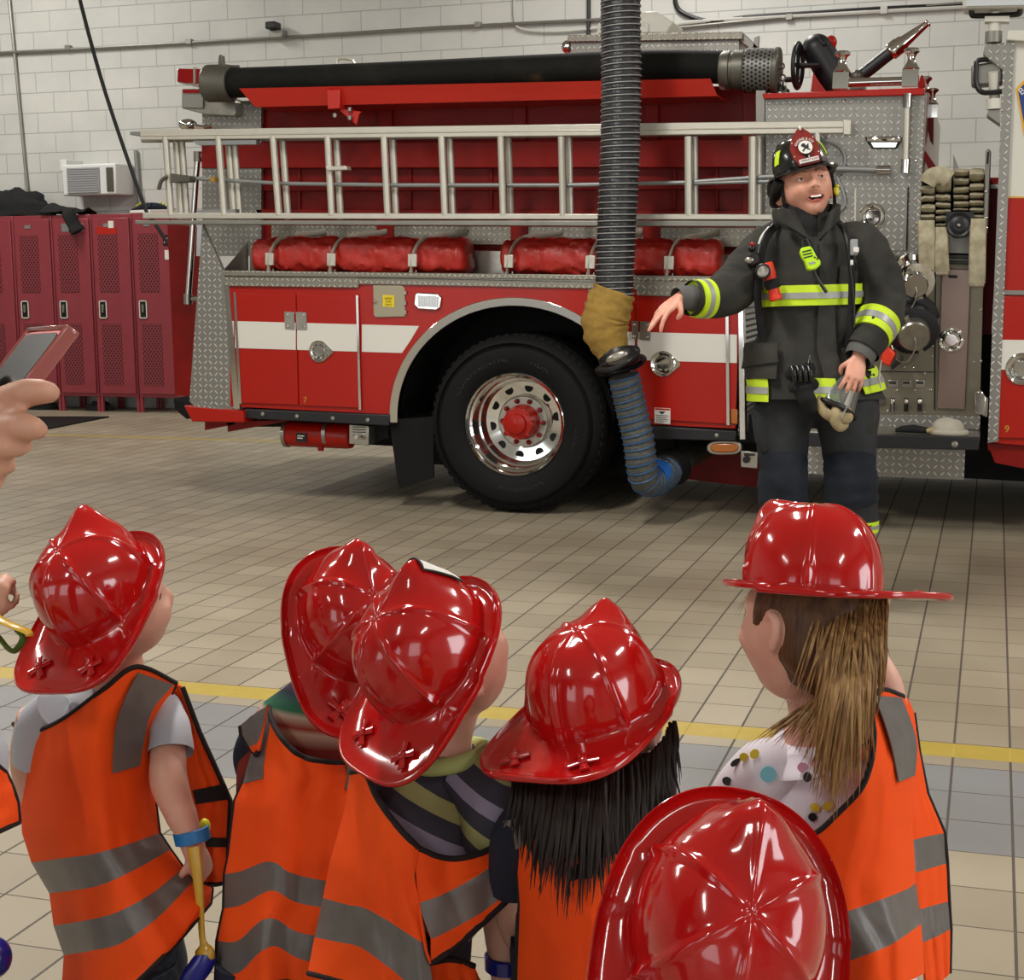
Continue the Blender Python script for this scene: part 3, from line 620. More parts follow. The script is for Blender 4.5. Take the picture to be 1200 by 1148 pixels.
# hose-bed bulkhead, red with folded ribs
b = TB(); b.tpoly([(300, 112), (888, 100), (888, 300), (300, 290)], .42, .46); part('bulkhead', b, 'red_in', smooth=0)
b = TB(); b.tpoly([(300, 108), (306, 108), (306, 268), (300, 268)], .38, .42)
b.tpoly([(236, 168), (888, 163), (888, 196), (236, 197)], .355, .42); b.tpoly([(300, 217), (888, 216), (888, 222), (300, 224)], .395, .42); b.tpoly([(300, 245), (888, 247), (888, 253), (300, 251)], .37, .42)
for x in (451, 608, 763): b.tpoly([(x - 8, 122), (x + 8, 122), (x + 8, 165), (x - 8, 165)], .39, .42); b.tpoly([(x - 10, 255), (x + 10, 255), (x + 10, 287), (x - 10, 286)], .36, .42)
for x in (350, 395, 480, 575, 660, 790, 840): b.tpoly([(x - 2, 172), (x + 2, 172), (x + 2, 246), (x - 2, 246)], .405, .42)
b.tpoly([(870, 110), (886, 110), (886, 300), (870, 300)], .38, .42); part('bulkhead_channel', b, 'red_in', bevel=.004)
b = TB(); b.box(tp(300, 200, .46).x, tp(888, 200, .46).x, .46, 2.05, zl, tp(600, 108, .46).z); part('hose_bed', b, 'red_in', smooth=0)
# tray under the suction hose
b = TB(); ya, yb = -.02, .16
a = [tp(x, y, .10) for x, y in ((282, 104), (835, 93), (841, 111), (297, 125))]
q = [V((a[0].x, ya - .02, a[0].z)), V((a[1].x, ya - .02, a[1].z)), V((a[2].x, ya + .1, a[2].z)), V((a[3].x, ya + .1, a[3].z))]
a = [tp(x, y, .0) for x, y in ((282, 104), (833, 92.5), (840, 112), (297, 125))]
q = [V((a[0].x, -.02, a[0].z)), V((a[1].x, -.02, a[1].z)), V((a[2].x, .02, a[2].z)), V((a[3].x, .02, a[3].z))]
b.prism(q, [p + V((0, .006, 0)) for p in q]); b.prism([q[3], q[2], q[2] + V((0, .36, 0)), q[3] + V((0, .36, 0))], [p + V((0, 0, .006)) for p in (q[3], q[2], q[2] + V((0, .36, 0)), q[3] + V((0, .36, 0)))])
part('hose_tray', b, 'red_edge', smooth=0)
b = TB(); b.tpoly([(383, 105), (398, 105), (398, 127), (384, 128)], -.035, .3); b.tpoly([(398, 127), (424, 131), (421, 133), (418, 147), (398, 130)], .02, .03); part('tray_bracket', b, 'red_edge', bevel=.004)
for x, y in ((392.5, 133), (410, 126), (410, 136)):
    b = TB(); c = tp(x, y, -.0); b.lathe([(.014, 0), (.014, .02), (.007, .026), (0, .03)], Matrix.Translation(c) @ Matrix.Rotation(pi, 4, 'X'), 8); part('bolt', b, 'steel')
# left top lamps
b = TB(); b.tpoly([(208, 80), (246, 81), (262, 84), (256, 97), (240, 101), (207, 96)], .30, .55); lp = part('rear_beacon', b, 'lens_red', bevel=.008)
b = TB(); b.tpoly([(226.5, 79), (229, 79), (229, 99), (226.5, 99)], .29, .33); b.tpoly([(207, 97), (244, 99), (262, 96), (262, 103), (240, 103)], .29, .55); b.build('bezel', 'steel', lp)
b = TB(); b.tpoly([(213, 104), (240, 104), (276, 119), (276, 136), (240, 134), (213, 127)], .29, .55); lp = part('lamp_housing', b, 'steel', bevel=.005)
b = TB(); b.tpoly([(214, 105), (233, 105), (233, 109), (214, 109)], .28, .30); b.build('lens', 'lens_red', lp)
b = TB(); b.tpoly([(213.5, 111), (238, 110), (238, 127), (214, 126)], .275, .30); b.build('face', 'alu_d', lp, bevel=.004)
b = TB(); c = tp(220, 146, .2); b.ball(c, (.06, .05, .035), 16, 10); b.tube([c + V((.05, 0, -.01)), c + V((.11, 0, -.02)), c + V((.13, .05, -.01))], .014, 8); part('clearance_lamp', b, 'chrome')
# rear grab pole
b = TB(); P = [tp(232, 183, .5), tp(230, 205, .5), tp(224, 300, .5), tp(220.5, 350, .5)]; b.tube(P, .02, 12); gp = part('grab_pole', b, 'chrome')
for q in (P[0], P[-1]):
    b = TB(); b.tube([q + V((0, 0, -.035)), q + V((0, 0, .03))], .028, 12); b.tube([q, q + V((.11, .02, 0))], .018, 8); b.build('bracket', 'steel', gp)
b = TB(); b.tpoly([(196, 262), (236, 266), (226, 465), (205, 462)], .7, .72); part('tail_panel', b, 'red_in', smooth=0)
b = TB(); b.tpoly([(231, 262), (237, 262), (236, 300), (230, 300)], .45, .46); part('chevron_strip', b, 'lens_white', smooth=0)
# equipment doors
def dring(parent, px, py, r, y=-.014, tear=True):
    c = tp(px, py, y); T = Matrix.Translation(c) @ Matrix.Rotation(pi / 2, 4, 'X')
    b = TB(); b.lathe([(r, 0), (r * .98, .008), (r * .90, .012), (r * .82, .008), (r * .80, .003), (r * .70, .001), (r * .66, -.002 + .006), (r * .60, .012), (r * .54, .006), (r * .48, .001), (0, .0005)], T, 32)
    if tear: b.prism([T @ V((x, y2, 0)) for x, y2 in ((r * .5, r * .85), (r * 1.35, r * .12), (r * 1.38, -.1 * r), (r * .5, -r * .85))], [T @ V((x, y2, .007)) for x, y2 in ((r * .5, r * .85), (r * 1.35, r * .12), (r * 1.38, -.1 * r), (r * .5, -r * .85))])
    b.box(-r * .5, r * .5, -r * .09, r * .09, .003, .012, T); b.box(-r * .5, r * .5, r * .1, r * .45, .0, .006, T)
    return b.build('door_latch', 'chrome', parent, smooth=.4)
def screws(parent, pts, y, r=.009):
    for x, yy in pts:
        b = TB(); b.lathe([(r, 0), (r * .8, .004), (0, .006)], Matrix.Translation(tp(x, yy, y)) @ Matrix.Rotation(pi / 2, 4, 'X'), 8); b.build('screw', 'chrome', parent)
b = TB(); b.tpoly([(275, 343), (346, 344), (349.5, 474.5), (281.5, 472)], -.012, 0); dl = part('compartment_door', b, 'red', bevel=.003)
b = TB(); stripe(b, 275.5, 346.5, -.0145); b.build('white_stripe', 'redwhite', dl, smooth=0)
b = TB(); b.tpoly([(273.6, 342), (276, 342), (283, 473), (280, 473)], -.02, -.010); b.build('hinge', 'chrome', dl)
b = TB(); b.tpoly([(347.5, 344), (417, 345.5), (421, 478), (351, 475)], -.012, 0); dr = part('compartment_door', b, 'red', bevel=.003)
b = TB(); stripe(b, 348, 418.5, -.0145); b.build('white_stripe', 'redwhite', dr, smooth=0)
b = TB(); b.tpoly([(417, 346), (419.5, 346), (423, 480), (420.5, 480)], -.02, -.010); b.build('hinge', 'chrome', dr)
b = TB(); b.tpoly([(333, 365), (344.5, 365.5), (345, 386), (334, 385)], -.02, -.013); b.build('latch_plate', 'steel', dl); screws(dl, [(336, 368.5), (336.5, 382)], -.02)
b = TB(); b.tpoly([(346.5, 365.5), (359, 366), (359.5, 386), (347.5, 386)], -.02, -.013); b.build('latch_plate', 'steel', dr); screws(dr, [(355, 369), (355.5, 382.5), (344, 367)], -.02)
dring(dr, 374, 411.5, .066)
b = TB(); text(b, '7', .052, frame(tp(357.5, 469, -.0135), (1, 0, 0), (0, -1, 0)), .001); b.build('number', 'gold', dr, smooth=0)
b = TB(); b.tpoly([(746.5, 353), (851, 356), (854, 497), (746, 490)], -.012, 0); d3 = part('compartment_door', b, 'red', bevel=.003)
b = TB(); stripe(b, 747, 851, -.0145); b.build('white_stripe', 'redwhite', d3, smooth=0)
b = TB(); b.tpoly([(850, 356), (853.5, 356), (855, 498), (851.5, 498)], -.02, -.010); b.build('hinge', 'chrome', d3)
b = TB(); b.tpoly([(740, 376), (748, 376), (748, 397), (741, 397)], -.02, -.013); b.tpoly([(750, 376.5), (762.5, 377), (762, 399), (750, 398)], -.02, -.013); b.build('latch_plate', 'steel', d3); screws(d3, [(743.5, 380), (743.5, 394), (758.5, 380.5), (758.5, 394.5)], -.02)
dring(d3, 777, 426, .072)
b = TB(); b.tpoly([(767, 477.5), (785.5, 478.5), (785.5, 497), (767, 495.5)], -.014, -.012); b.mat(1)
b.tpoly([(767.5, 478), (785, 479), (785, 481), (767.5, 480)], -.0145, -.013); b.mat(2); b.tpoly([(771.5, 482), (780, 482), (776, 485.5)], -.0145, -.013)
for k in range(6): b.tpoly([(768.5, 486 + k * 1.6), (768.5 + (14, 15, 12, 15, 13, 9)[k], 486.5 + k * 1.6), (768.5 + (14, 15, 12, 15, 13, 9)[k], 487.1 + k * 1.6), (768.5, 486.6 + k * 1.6)], -.0145, -.013)
b.build('warning_label', ['paper', 'red_edge', 'ink'], d3, smooth=0)
# fuel door, side lamp, plate behind the duct
b = TB(); b.tpoly([(437, 334), (470, 334.5), (474, 337), (475, 371), (440, 372), (437.5, 369)], -.01, .0); fd = part('fuel_door', b, 'zinc', bevel=.004)
MAT['beige'] = pbr('beige_metal', '#a59d88', .45, .4); fd.data.materials[0] = MAT['beige']
b = TB(); b.tpoly([(448.5, 345.5), (462, 346), (462, 360), (448.5, 359)], -.013, -.010); b.build('label', 'labelyellow', fd, smooth=0)
b = TB()
for k, (s, zz) in enumerate((('DIESEL', 349.8), ('FUEL', 353.4), ('ONLY', 357))): text(b, s, .017, frame(tp(455.3, zz, -.0135), (1, 0, 0), (0, -1, 0)), .0005)
b.build('label_text', 'ink', fd, smooth=0)
b = TB()
for y in (341, 353, 364): b.tpoly([(473, y), (476, y), (476, y + 4), (473, y + 4)], -.016, -.006)
b.build('hinge', 'steel', fd); b = TB(); b.ball(tp(439.5, 353, -.013), .012, 10, 6); b.build('knob', 'chrome', fd)
b = TB(); q = [(486, 345), (489, 342.5), (513, 344), (517, 348), (516, 360), (511, 363.5), (490, 362), (485, 357)]; b.tpoly(q, -.02, 0); sl = part('side_lamp', b, 'chrome', bevel=.006)
b = TB(); b.tpoly([(489, 346), (513, 347.5), (512.5, 360), (489.5, 359)], -.028, -.015)
for k in range(7): b.tpoly([(491 + 3 * k, 346.6), (491.7 + 3 * k, 346.6), (491.7 + 3 * k, 359), (491 + 3 * k, 359)], -.031, -.02)
b.build('lens', 'lens_white', sl, bevel=.003)
b = TB(); b.tpoly([(689.5, 339), (703, 340), (703, 362), (690, 361)], -.012, 0); part('cover_plate', b, 'steel', bevel=.003)
# amber lamps and corner of the compartment, roll shutter facing the pump bay
b = TB(); b.tpoly([(856.5, 479), (864, 479.5), (864, 497), (856.5, 496)], -.012, 0); part('side_reflector', b, 'amber', bevel=.003)
b = TB(); b.tpoly([(864.5, 350), (871, 350), (873.5, 515), (866.5, 515)], -.012, .06); part('corner_post', b, 'chrome', bevel=.003)
b = TB(); x = tp(870, 430).x; b.box(x - .02, x, .06, .62, tp(870, 512).z, tp(870, 352).z); part('shutter_wall', b, 'roll', smooth=0)
def oval(b, x0, y0, x1, y1, ya, yb, n=24):
    pts = []; cx, cy, rx, ry = (x0 + x1) / 2, (y0 + y1) / 2, (x1 - x0) / 2, (y1 - y0) / 2
    for i in range(n):
        a = 2 * pi * i / n; c, s2 = cos(a), sin(a); e = .62
        pts.append((cx + rx * math.copysign(abs(c) ** e, c), cy + ry * math.copysign(abs(s2) ** .8, s2)))
    b.tpoly(pts, ya, yb)
b = TB(); oval(b, 828, 516, 869, 533, .0, .05); am = part('marker_lamp', b, 'steel', bevel=.006)
b = TB(); oval(b, 832, 519, 865, 530.5, -.012, .01); b.build('lens', 'amber', am, bevel=.008)
b = TB(); b.tpoly([(868, 528), (888, 530), (887.5, 549), (868, 547)], .0, .012); bk = part('socket_plate', b, 'steel', bevel=.003)
b = TB(); b.lathe([(.02, 0), (.02, .02), (0, .02)], Matrix.Translation(tp(875, 538, 0)) @ Matrix.Rotation(pi / 2, 4, 'X'), 14); b.tpoly([(872, 531), (884, 532), (884, 534), (872, 534)], -.02, .0); b.build('socket', 'black', bk)
b = TB(); b.tpoly([(760, 515), (866, 518), (945, 520), (945, 575), (880, 570), (790, 560)], .95, 1.0); part('frame_rail', b, 'red_in', smooth=0)
# air tank and outlet box under the rear compartment
c0, c1 = tp(336, 508, .15), tp(412, 511, .15); r = .078
b = TB(); b.lathe([(.0, -.03), (r * .6, -.022), (r * .95, .0), (r, .03), (r, (c1 - c0).length - .03), (r * .95, (c1 - c0).length), (r * .6, (c1 - c0).length + .02), (0, (c1 - c0).length + .025)], frame(c0, (0, 0, 1), c1 - c0), 28); tk = part('air_tank', b, 'red', smooth=.7)
for x in (337, 385):
    b = TB(); c = tp(x, 508, .15); b.lathe([(r, -.012), (r + .006, -.012), (r + .006, .012), (r, .012)], frame(c, (0, 0, 1), c1 - c0), 28); b.build('tank_strap', 'steel', tk)
b = TB(); c = tp(360, 511, .15); b.box(-.035, .035, -.004, .004, -.028, .028, Matrix.Translation(c + V((0, -r - .004, 0)))); b.mat(1); b.box(-.025, .02, -.006, .004, .008, .014, Matrix.Translation(c + V((0, -r - .004, 0)))); b.box(-.025, .01, -.006, .004, -.006, 0, Matrix.Translation(c + V((0, -r - .004, 0)))); b.build('label', ['black', 'paper'], tk)
b = TB(); b.tube([tp(376, 521, .12), tp(376, 528, .12)], .02, 8); part('drain_valve', b, 'red_in')
b = TB(); b.tpoly([(409, 497), (432, 499), (432, 522), (409, 520)], .0, .1); ob = part('air_outlet', b, 'steel', bevel=.004)
b = TB(); c = tp(421, 511, -.01); b.tube([c, c + V((0, -.05, 0))], .012, 10); b.tube([c + V((-.03, -.02, 0)), c + V((.03, -.02, -.01))], .01, 8); b.build('fitting', 'chrome', ob); b = TB()
for k in range(3): b.tpoly([(413, 499.5 + k * 3), (428, 500 + k * 3), (428, 501 + k * 3), (413, 500.5 + k * 3)], -.003, .0)
b.build('label_text', 'ink', ob)
b = TB(); b.tpoly([(432, 492), (455, 494), (455, 512), (440, 518), (432, 515)], .1, .3); part('spring_hanger', b, 'dark')
b = TB(); b.tpoly([(300, 492), (412, 497), (412, 500), (300, 500)], .2, .35); part('frame_bracket', b, 'dark')
# ---------------------------------------------------------------- pump house, cab, roof gear
PY = .10                                            # pump-house side sheet
b = TB(); b.tpoly([(896, 112), (1083, 103), (1076, 300), (896, 300)], PY, PY + .03); part('pump_house_side', b, 'tread', smooth=0)
b = TB(); b.box(tp(896, 200, PY).x, tp(1081, 200, PY).x, PY + .03, 2.2, tp(990, 300, PY).z, tp(990, 110, PY).z); part('pump_house', b, 'steel', smooth=0)
b = TB(); b.tpoly([(886, 106), (897, 106), (897, 300), (886, 300)], PY, PY + .02); part('corner_angle', b, 'alu_d', smooth=0)
b = TB(); b.tpoly([(1079, 103), (1084, 103), (1077, 300), (1072, 300)], PY - .02, PY + .02); part('corner_angle', b, 'tread', smooth=0)
b = TB(); b.tpoly([(893, 109.5), (1083, 102.5), (1083, 111), (895, 116)], PY - .05, PY + 1.9); part('roof_edge', b, 'red', bevel=.005)
# roof rail with finial posts
def finial(px, py, y, s=1.):
    c = tp(px, py, y); b = TB()
    b.box(c.x - .042 * s, c.x + .042 * s, c.y - .04 * s, c.y + .04 * s, c.z, c.z + .085 * s)
    b.lathe([(.04 * s, .085 * s), (.046 * s, .092 * s), (.04 * s, .10 * s), (.024 * s, .125 * s), (.02 * s, .15 * s), (.026 * s, .165 * s), (.042 * s, .178 * s), (.042 * s, .19 * s), (.03 * s, .198 * s), (0, .2 * s)], Matrix.Translation((c.x, c.y, c.z)), 20)
    return part('rail_post', b, 'chrome', smooth=.5)
finial(985.5, 104.5, .14); finial(1066.5, 101.5, .14); finial(1083, 127, .9, .9); finial(1091, 138, .5, .8)
b = TB(); a, c = tp(993, 97, .14), tp(1060, 95, .14); b.tube([a, c], .024, 14); part('roof_rail', b, 'chrome')
b = TB(); b.tpoly([(1075, 102), (1079, 88), (1082, 88), (1085, 104)], .3, .9); part('rail_guard', b, 'red', bevel=.004)
b = TB(); b.tpoly([(1084, 138), (1094, 138), (1093.5, 170), (1090, 165)], .45, .5); part('roof_bracket', b, 'red_in')
b = TB(); b.tpoly([(1080, 178), (1084, 176), (1101, 201), (1091, 206)], .25, .4); part('hose_bed_bracket', b, 'red_in')
# grab handle in its bezel
b = TB(); q = [(1014, 160), (1056.5, 160), (1057, 164), (1051, 174), (1022, 174.5), (1014, 164)]; b.tpoly(q, PY - .012, PY); h = part('grab_handle', b, 'black', bevel=.004)
b = TB(); b.tube([tp(1017, 163, PY - .02), tp(1022, 163, PY - .035), tp(1050, 163, PY - .035), tp(1055, 163, PY - .02)], .016, 10); b.tpoly([(1020, 166), (1052, 166), (1049, 172.5), (1024, 172.5)], PY - .016, PY); b.build('grip', 'chrome', h)
# chrome rails and cable on the sheet
b = TB(); P = [tp(1063, 121, PY - .05), tp(1061, 195, PY - .05)]; b.tube(P, .017, 12); g = part('vertical_rail', b, 'alu')
for q in ((1063.5, 119), (1061, 196)):
    b = TB(); c = tp(*q, PY - .05); b.tube([c + V((0, 0, -.03)), c + V((0, 0, .04))], .025, 12); b.tube([c, c + V((0, .06, 0))], .022, 10); b.build('stanchion', 'chrome', g)
b = TB(); P = [tp(950, 197, PY - .05), tp(1033, 199, PY - .05)]; b.tube(P, .016, 12); g = part('horizontal_rail', b, 'zinc')
b = TB(); c = tp(1034, 199, PY - .05); b.tube([c + V((-.03, 0, 0)), c + V((.04, 0, 0))], .024, 12); b.tube([c, c + V((0, .06, 0))], .02, 10); b.build('stanchion', 'chrome', g)
b = TB(); b.tube(smooth_path([tp(x, y, PY - .02) for x, y in ((955, 165), (972, 166), (986, 175), (990, 190), (984, 203), (981, 209), (987, 222), (990, 238), (984, 247), (972, 253))], 5), .010, 8); part('cable_loop', b, 'zinc')
# small door
b = TB(); b.tpoly([(1000, 220), (1063.5, 219.5), (1062, 293), (1000, 294)], PY - .012, PY); d = part('tread_door', b, 'tread', smooth=0)
b = TB(); b.tpoly([(1001.5, 220), (1003.5, 220), (1003, 262), (1001, 262)], PY - .02, PY - .01); b.build('hinge', 'alu', d); b = TB(); b.tpoly([(1063.5, 219.5), (1065, 219.5), (1063, 293), (1061.5, 293)], PY - .016, PY - .002); b.build('edge', 'dark', d)
dring(d, 1023, 254, .072, PY - .014, False)
screws(TR, [(990, 118), (948, 119), (1075, 225), (1074, 254), (1073, 262), (1072.5, 281), (1074, 189)], PY - .001, .008)
# pump panel
QY = .12
b = TB(); b.tpoly([(1005, 298), (1153, 302), (1148, 489), (1005, 484)], QY, QY + .03); pp = part('pump_panel', b, 'panel', smooth=0)
b = TB(); b.tpoly([(1030, 296), (1075, 297), (1075, 302), (1030, 301)], QY - .02, QY); part('panel_moulding', b, 'iron')
b = TB(); b.tpoly([(1104, 314), (1138, 316), (1131, 480), (1098, 478)], QY - .018, QY); pc = part('pump_cover', b, 'panel_r', bevel=.004)
b = TB(); b.tpoly([(1111.5, 322), (1122, 322.5), (1122, 326), (1111.5, 325.5)], QY - .022, QY - .015); b.build('label', 'ink', pc)
c = tp(1115, 398, QY - .018); b = TB(); T = Matrix.Translation(c) @ Matrix.Rotation(pi / 2, 4, 'X')
b.lathe([(.065, 0), (.065, .012), (.05, .016), (.044, .03), (.034, .034), (.030, .02), (0, .02)], T, 30)
for k in range(8):
    a = 2 * pi * k / 8; b.lathe([(.009, 0), (.009, .02), (0, .022)], T @ Matrix.Translation((.056 * cos(a), .056 * sin(a), 0)), 8)
b.build('relief_valve', 'chrome', pc)
screws(TR, [(1150, 423), (1142, 424), (1093, 405), (1093, 417), (1060, 430), (1071, 430), (1084, 437), (1150, 363), (1133, 357), (1131, 458), (1128, 476), (1040, 481), (1084, 483), (1051, 457), (1073, 457), (1090, 457)], QY - .001, .008)
b = TB(); b.tpoly([(1020, 434.5), (1096, 435.5), (1096, 436.5), (1020, 435.5)], QY - .004, QY); b.tpoly([(1095.5, 318), (1097, 318), (1096, 480), (1094.5, 480)], QY - .004, QY); part('panel_seam', b, 'dark', smooth=0)
for k, x in enumerate((1046, 1062, 1078)):
    b = TB(); b.tpoly([(x - 5.5, 445), (x + 5.5, 445.5), (x + 5.5, 454), (x - 5.5, 453.5)], QY - .006, QY); lb = part('gauge_label', b, 'steel', bevel=.002)
    b = TB(); b.tpoly([(x - 4, 447), (x + 4, 447.3), (x + 4, 450), (x - 4, 449.7)], QY - .008, QY - .004); b.build('label_text', 'ink', lb)
    b = TB(); b.tpoly([(x - 2.5, 466), (x + 2.8, 466.3), (x + 2.4, 482), (x - 2.9, 481.7)], QY - .004, QY + .002); sl = part('lever_slot', b, 'dark')
    b = TB(); b.tpoly([(x - 1.5, 471), (x + 1.6, 471), (x + 1.2, 482), (x - 1.6, 482)], QY - .03, QY); b.ball(tp(x, 470, QY - .03), .016, 10, 7); b.build('lever', 'chrome', sl)
b = TB(); c = tp(1032, 469.5, QY); b.lathe([(.03, 0), (.03, .008), (.018, .012), (.014, .004), (0, .004)], Matrix.Translation(c) @ Matrix.Rotation(pi / 2, 4, 'X'), 20); part('drain_port', b, 'iron')
# capped outlets
def outlet(px, py, r, cap_m, ring_m, L=.16, drop=.10):
    c = tp(px, py, QY); n = V((.15, -1, -.38)).normalized(); T = frame(c - n * .02, (1, 0, 0), n)
    b = TB(); b.lathe([(r * 1.1, 0), (r * 1.1, .03), (r * .86, .04), (r * .86, L * .6), (r * .98, L * .62), (r * .98, L * .8), (r * .7, L * .86), (0, L * .86)], T, 32)
    o = part('discharge_outlet', b, ring_m, smooth=.4)
    b = TB(); b.lathe([(r * .62, L * .86), (r * .62, L * 1.15), (r * .56, L * 1.2), (0, L * 1.2)], T, 28)
    for k in range(2): b.box(-.012, .012, r * .5, r * .8, L * .9, L * 1.1, T @ Matrix.Rotation(pi * k + .4, 4, 'Z'))
    b.build('cap', cap_m, o, smooth=.4)
    e = T @ V((0, 0, L * 1.2)); b = TB()
    b.tube(smooth_path([e, e + V((.01, -.01, -.05)), e + V((-.03, 0, -.13)), e + V((-.09, .05, -.12)), e + V((-.12, .1, -.05))], 5), .004, 6); b.build('cap_chain', 'steel', o)
    return o
outlet(1070, 322, .108, 'chrome', 'chrome'); outlet(1068, 376, .135, 'steel', 'satin', .2)
# strip, running board and step skirt
b = TB(); b.tpoly([(1000, 485), (1149, 488), (1148, 503), (1000, 499)], .10, .13); part('kick_strip', b, 'tread', smooth=0)
zs = tp(1090, 512, -.35).z; ax = tp(940, 512, -.35).x; cx = tp(1148, 515, -.35).x
b = TB(); b.box(ax, cx, -.35, .12, zs - .012, zs); part('running_board', b, 'steel', bevel=.004)
b = TB(); b.tpoly([(940, 507), (1148, 512.5), (1147, 527.5), (940, 523)], -.36, -.33); rb = part('board_fascia', b, 'satin', bevel=.004)
b = TB(); b.lathe([(.016, 0), (.016, .006), (0, .01)], Matrix.Translation(tp(1119, 520.5, -.36)) @ Matrix.Rotation(pi / 2, 4, 'X'), 12); b.build('bolt', 'steel', rb)
b = TB(); b.tpoly([(930, 521), (1131, 527), (1129.5, 562), (930, 554)], -.20, -.19); part('step_skirt', b, 'tread', smooth=0)
# crosslay hose bay: divider posts
b = TB(); b.tpoly([(1155, 176), (1158, 174), (1161.5, 177), (1158, 273), (1152, 273)], .06, .12); dv = part('hose_divider', b, 'alu_d', bevel=.006)
b = TB(); b.tpoly([(1157, 178), (1159, 178), (1158, 192), (1156, 192)], .055, .07); b.build('slot', 'dark', dv); screws(dv, [(1156, 224), (1155.5, 255), (1155.5, 267)], .06, .01)
b = TB(); b.tpoly([(1117, 180), (1123, 195), (1123, 250), (1117, 250)], .3, .31); part('hose_divider', b, 'alu_d')
b = TB(); b.tpoly([(1077, 200), (1155, 205), (1152, 300), (1075, 300)], .42, .46); part('crosslay_tray', b, 'dark', smooth=0)
c = tp(1124, 264, .02); b = TB(); T = Matrix.Translation(c) @ Matrix.Rotation(pi / 2, 4, 'X'); b.lathe([(.062, -.08), (.066, 0), (.06, .012), (.048, .006), (.03, .014), (.012, .014), (.010, .024), (0, .024)], T, 32); b.box(-.07, .07, -.01, .07, -.1, -.01, T); hn = part('siren_speaker', b, 'satin', smooth=.4)
b = TB(); b.lathe([(.010, .02), (.008, .03), (0, .032)], T, 12); b.build('centre_stud', 'steel', hn)
b = TB(); b.tpoly([(1109, 272), (1138, 273), (1138, 297), (1109, 296)], QY - .01, QY + .03); part('speaker_plate', b, 'alu_d')
b = TB(); b.tpoly([(1109, 298), (1138, 299), (1138, 303), (1109, 302)], QY - .05, QY); b.tpoly([(1110, 305), (1138, 306), (1138, 310), (1110, 309)], QY - .05, QY); part('step_grille', b, 'satin', bevel=.003)
# cab
b = TB(); b.tpoly([(1187, 48), (1189, 48), (1157, 522), (1155, 520)], -.01, .06)
b = TB(); b.tpoly([(1176.5, 50), (1188.5, 50), (1170, 517), (1157.5, 519)], -.02, .03); part('cab_corner_plate', b, 'tread', smooth=0)
b = TB(); b.tpoly([(1181, 35), (1215, 35), (1215, 49), (1179, 47)], -.05, .5); part('cab_roof_edge', b, 'white', bevel=.006)
b = TB(); b.tpoly([(1187, 46), (1260, 45), (1260, 231), (1180, 230)], .0, .05); part('cab_upper_panel', b, 'white', smooth=0)
b = TB(); b.tpoly([(1178, 231), (1260, 231), (1257, 526), (1166, 519)], .0, .05); part('cab_lower_panel', b, 'red', smooth=0)
b = TB(); b.tpoly([(1180, 230), (1260, 231), (1260, 233), (1180, 232)], -.004, .0); part('gold_line', b, 'gold', smooth=0)
b = TB(); b.tpoly([(1174, 340), (1260, 341), (1260, 346), (1173.5, 345)], -.02, .0); part('door_sill_strip', b, 'alu_d', smooth=0)
b = TB(); b.tpoly([(1172.5, 347), (1260, 348), (1255, 514), (1166, 513)], -.014, .0); cd = part('cab_door', b, 'red', bevel=.003)
b = TB(); b.tpoly([(1171, 398), (1260, 399), (1258, 434), (1169.5, 433)], -.017, -.013); b.build('white_stripe', 'redwhite', cd, smooth=0)
dring(cd, 1198, 432, .085, -.016, False)
b = TB(); text(b, '9', .052, frame(tp(1180, 503, -.0155), (1, 0, 0), (0, -1, 0)), .001); b.build('number', 'gold', cd, smooth=0)
b = TB(); b.box(tp(1172, 300).x, tp(1172, 300).x + 2.2, .05, 2.2, tp(1172, 530).z, tp(1172, 50).z); part('cab', b, 'red_in', smooth=0)
# emblem on the cab's white panel: a plain crest shape that the frame edge crosses
b = TB(); b.tpoly([(1190.5, 104), (1200, 94), (1226, 94), (1236, 104), (1226, 150), (1213, 166), (1200, 160)], -.004, 0); e = part('crest', b, 'emblemgold', smooth=0)
b = TB(); b.tpoly([(1193, 106), (1201, 97.5), (1225, 97.5), (1233, 106), (1224, 148), (1213, 162), (1202, 156)], -.006, -.003); b.build('crest_field', 'patchblue', e, smooth=0)
b = TB(); text(b, 'B', .05, frame(tp(1197.5, 107, -.007), (.7, 0, .6), (0, -1, 0)), .001); text(b, 'FIRE', .06, frame(tp(1213, 130, -.007), (1, 0, 0), (0, -1, 0)), .001); b.build('crest_letter', 'paper', e, smooth=0)
# dark gap between pump house and cab
b = TB(); b.tpoly([(1153, 208), (1172, 208), (1162, 392), (1150, 392)], .35, .4); part('gap_panel', b, 'red_in', smooth=0)
b = TB(); b.tpoly([(1161, 216), (1174, 216), (1174, 221), (1161, 221)], .33, .36); part('gap_rail', b, 'lens_white', smooth=0)
b = TB(); b.tpoly([(1148, 392), (1164, 392), (1160, 500), (1148, 500)], .35, .5); part('gap_recess', b, 'dark', smooth=0)
b = TB(); b.tpoly([(1142, 460), (1150, 457), (1156, 466), (1154, 487), (1143, 484)], -.03, .06); ml = part('step_lamp', b, 'chrome', bevel=.006)
b = TB(); b.tpoly([(1150, 465), (1158, 467), (1157, 489), (1151, 487)], -.02, .06); b.build('bracket', 'alu_d', ml, bevel=.004)
b = TB(); b.tpoly([(1157, 519), (1257, 526), (1257, 560), (1166, 542)], .03, .1); part('cab_skirt', b, 'red_in', smooth=0)
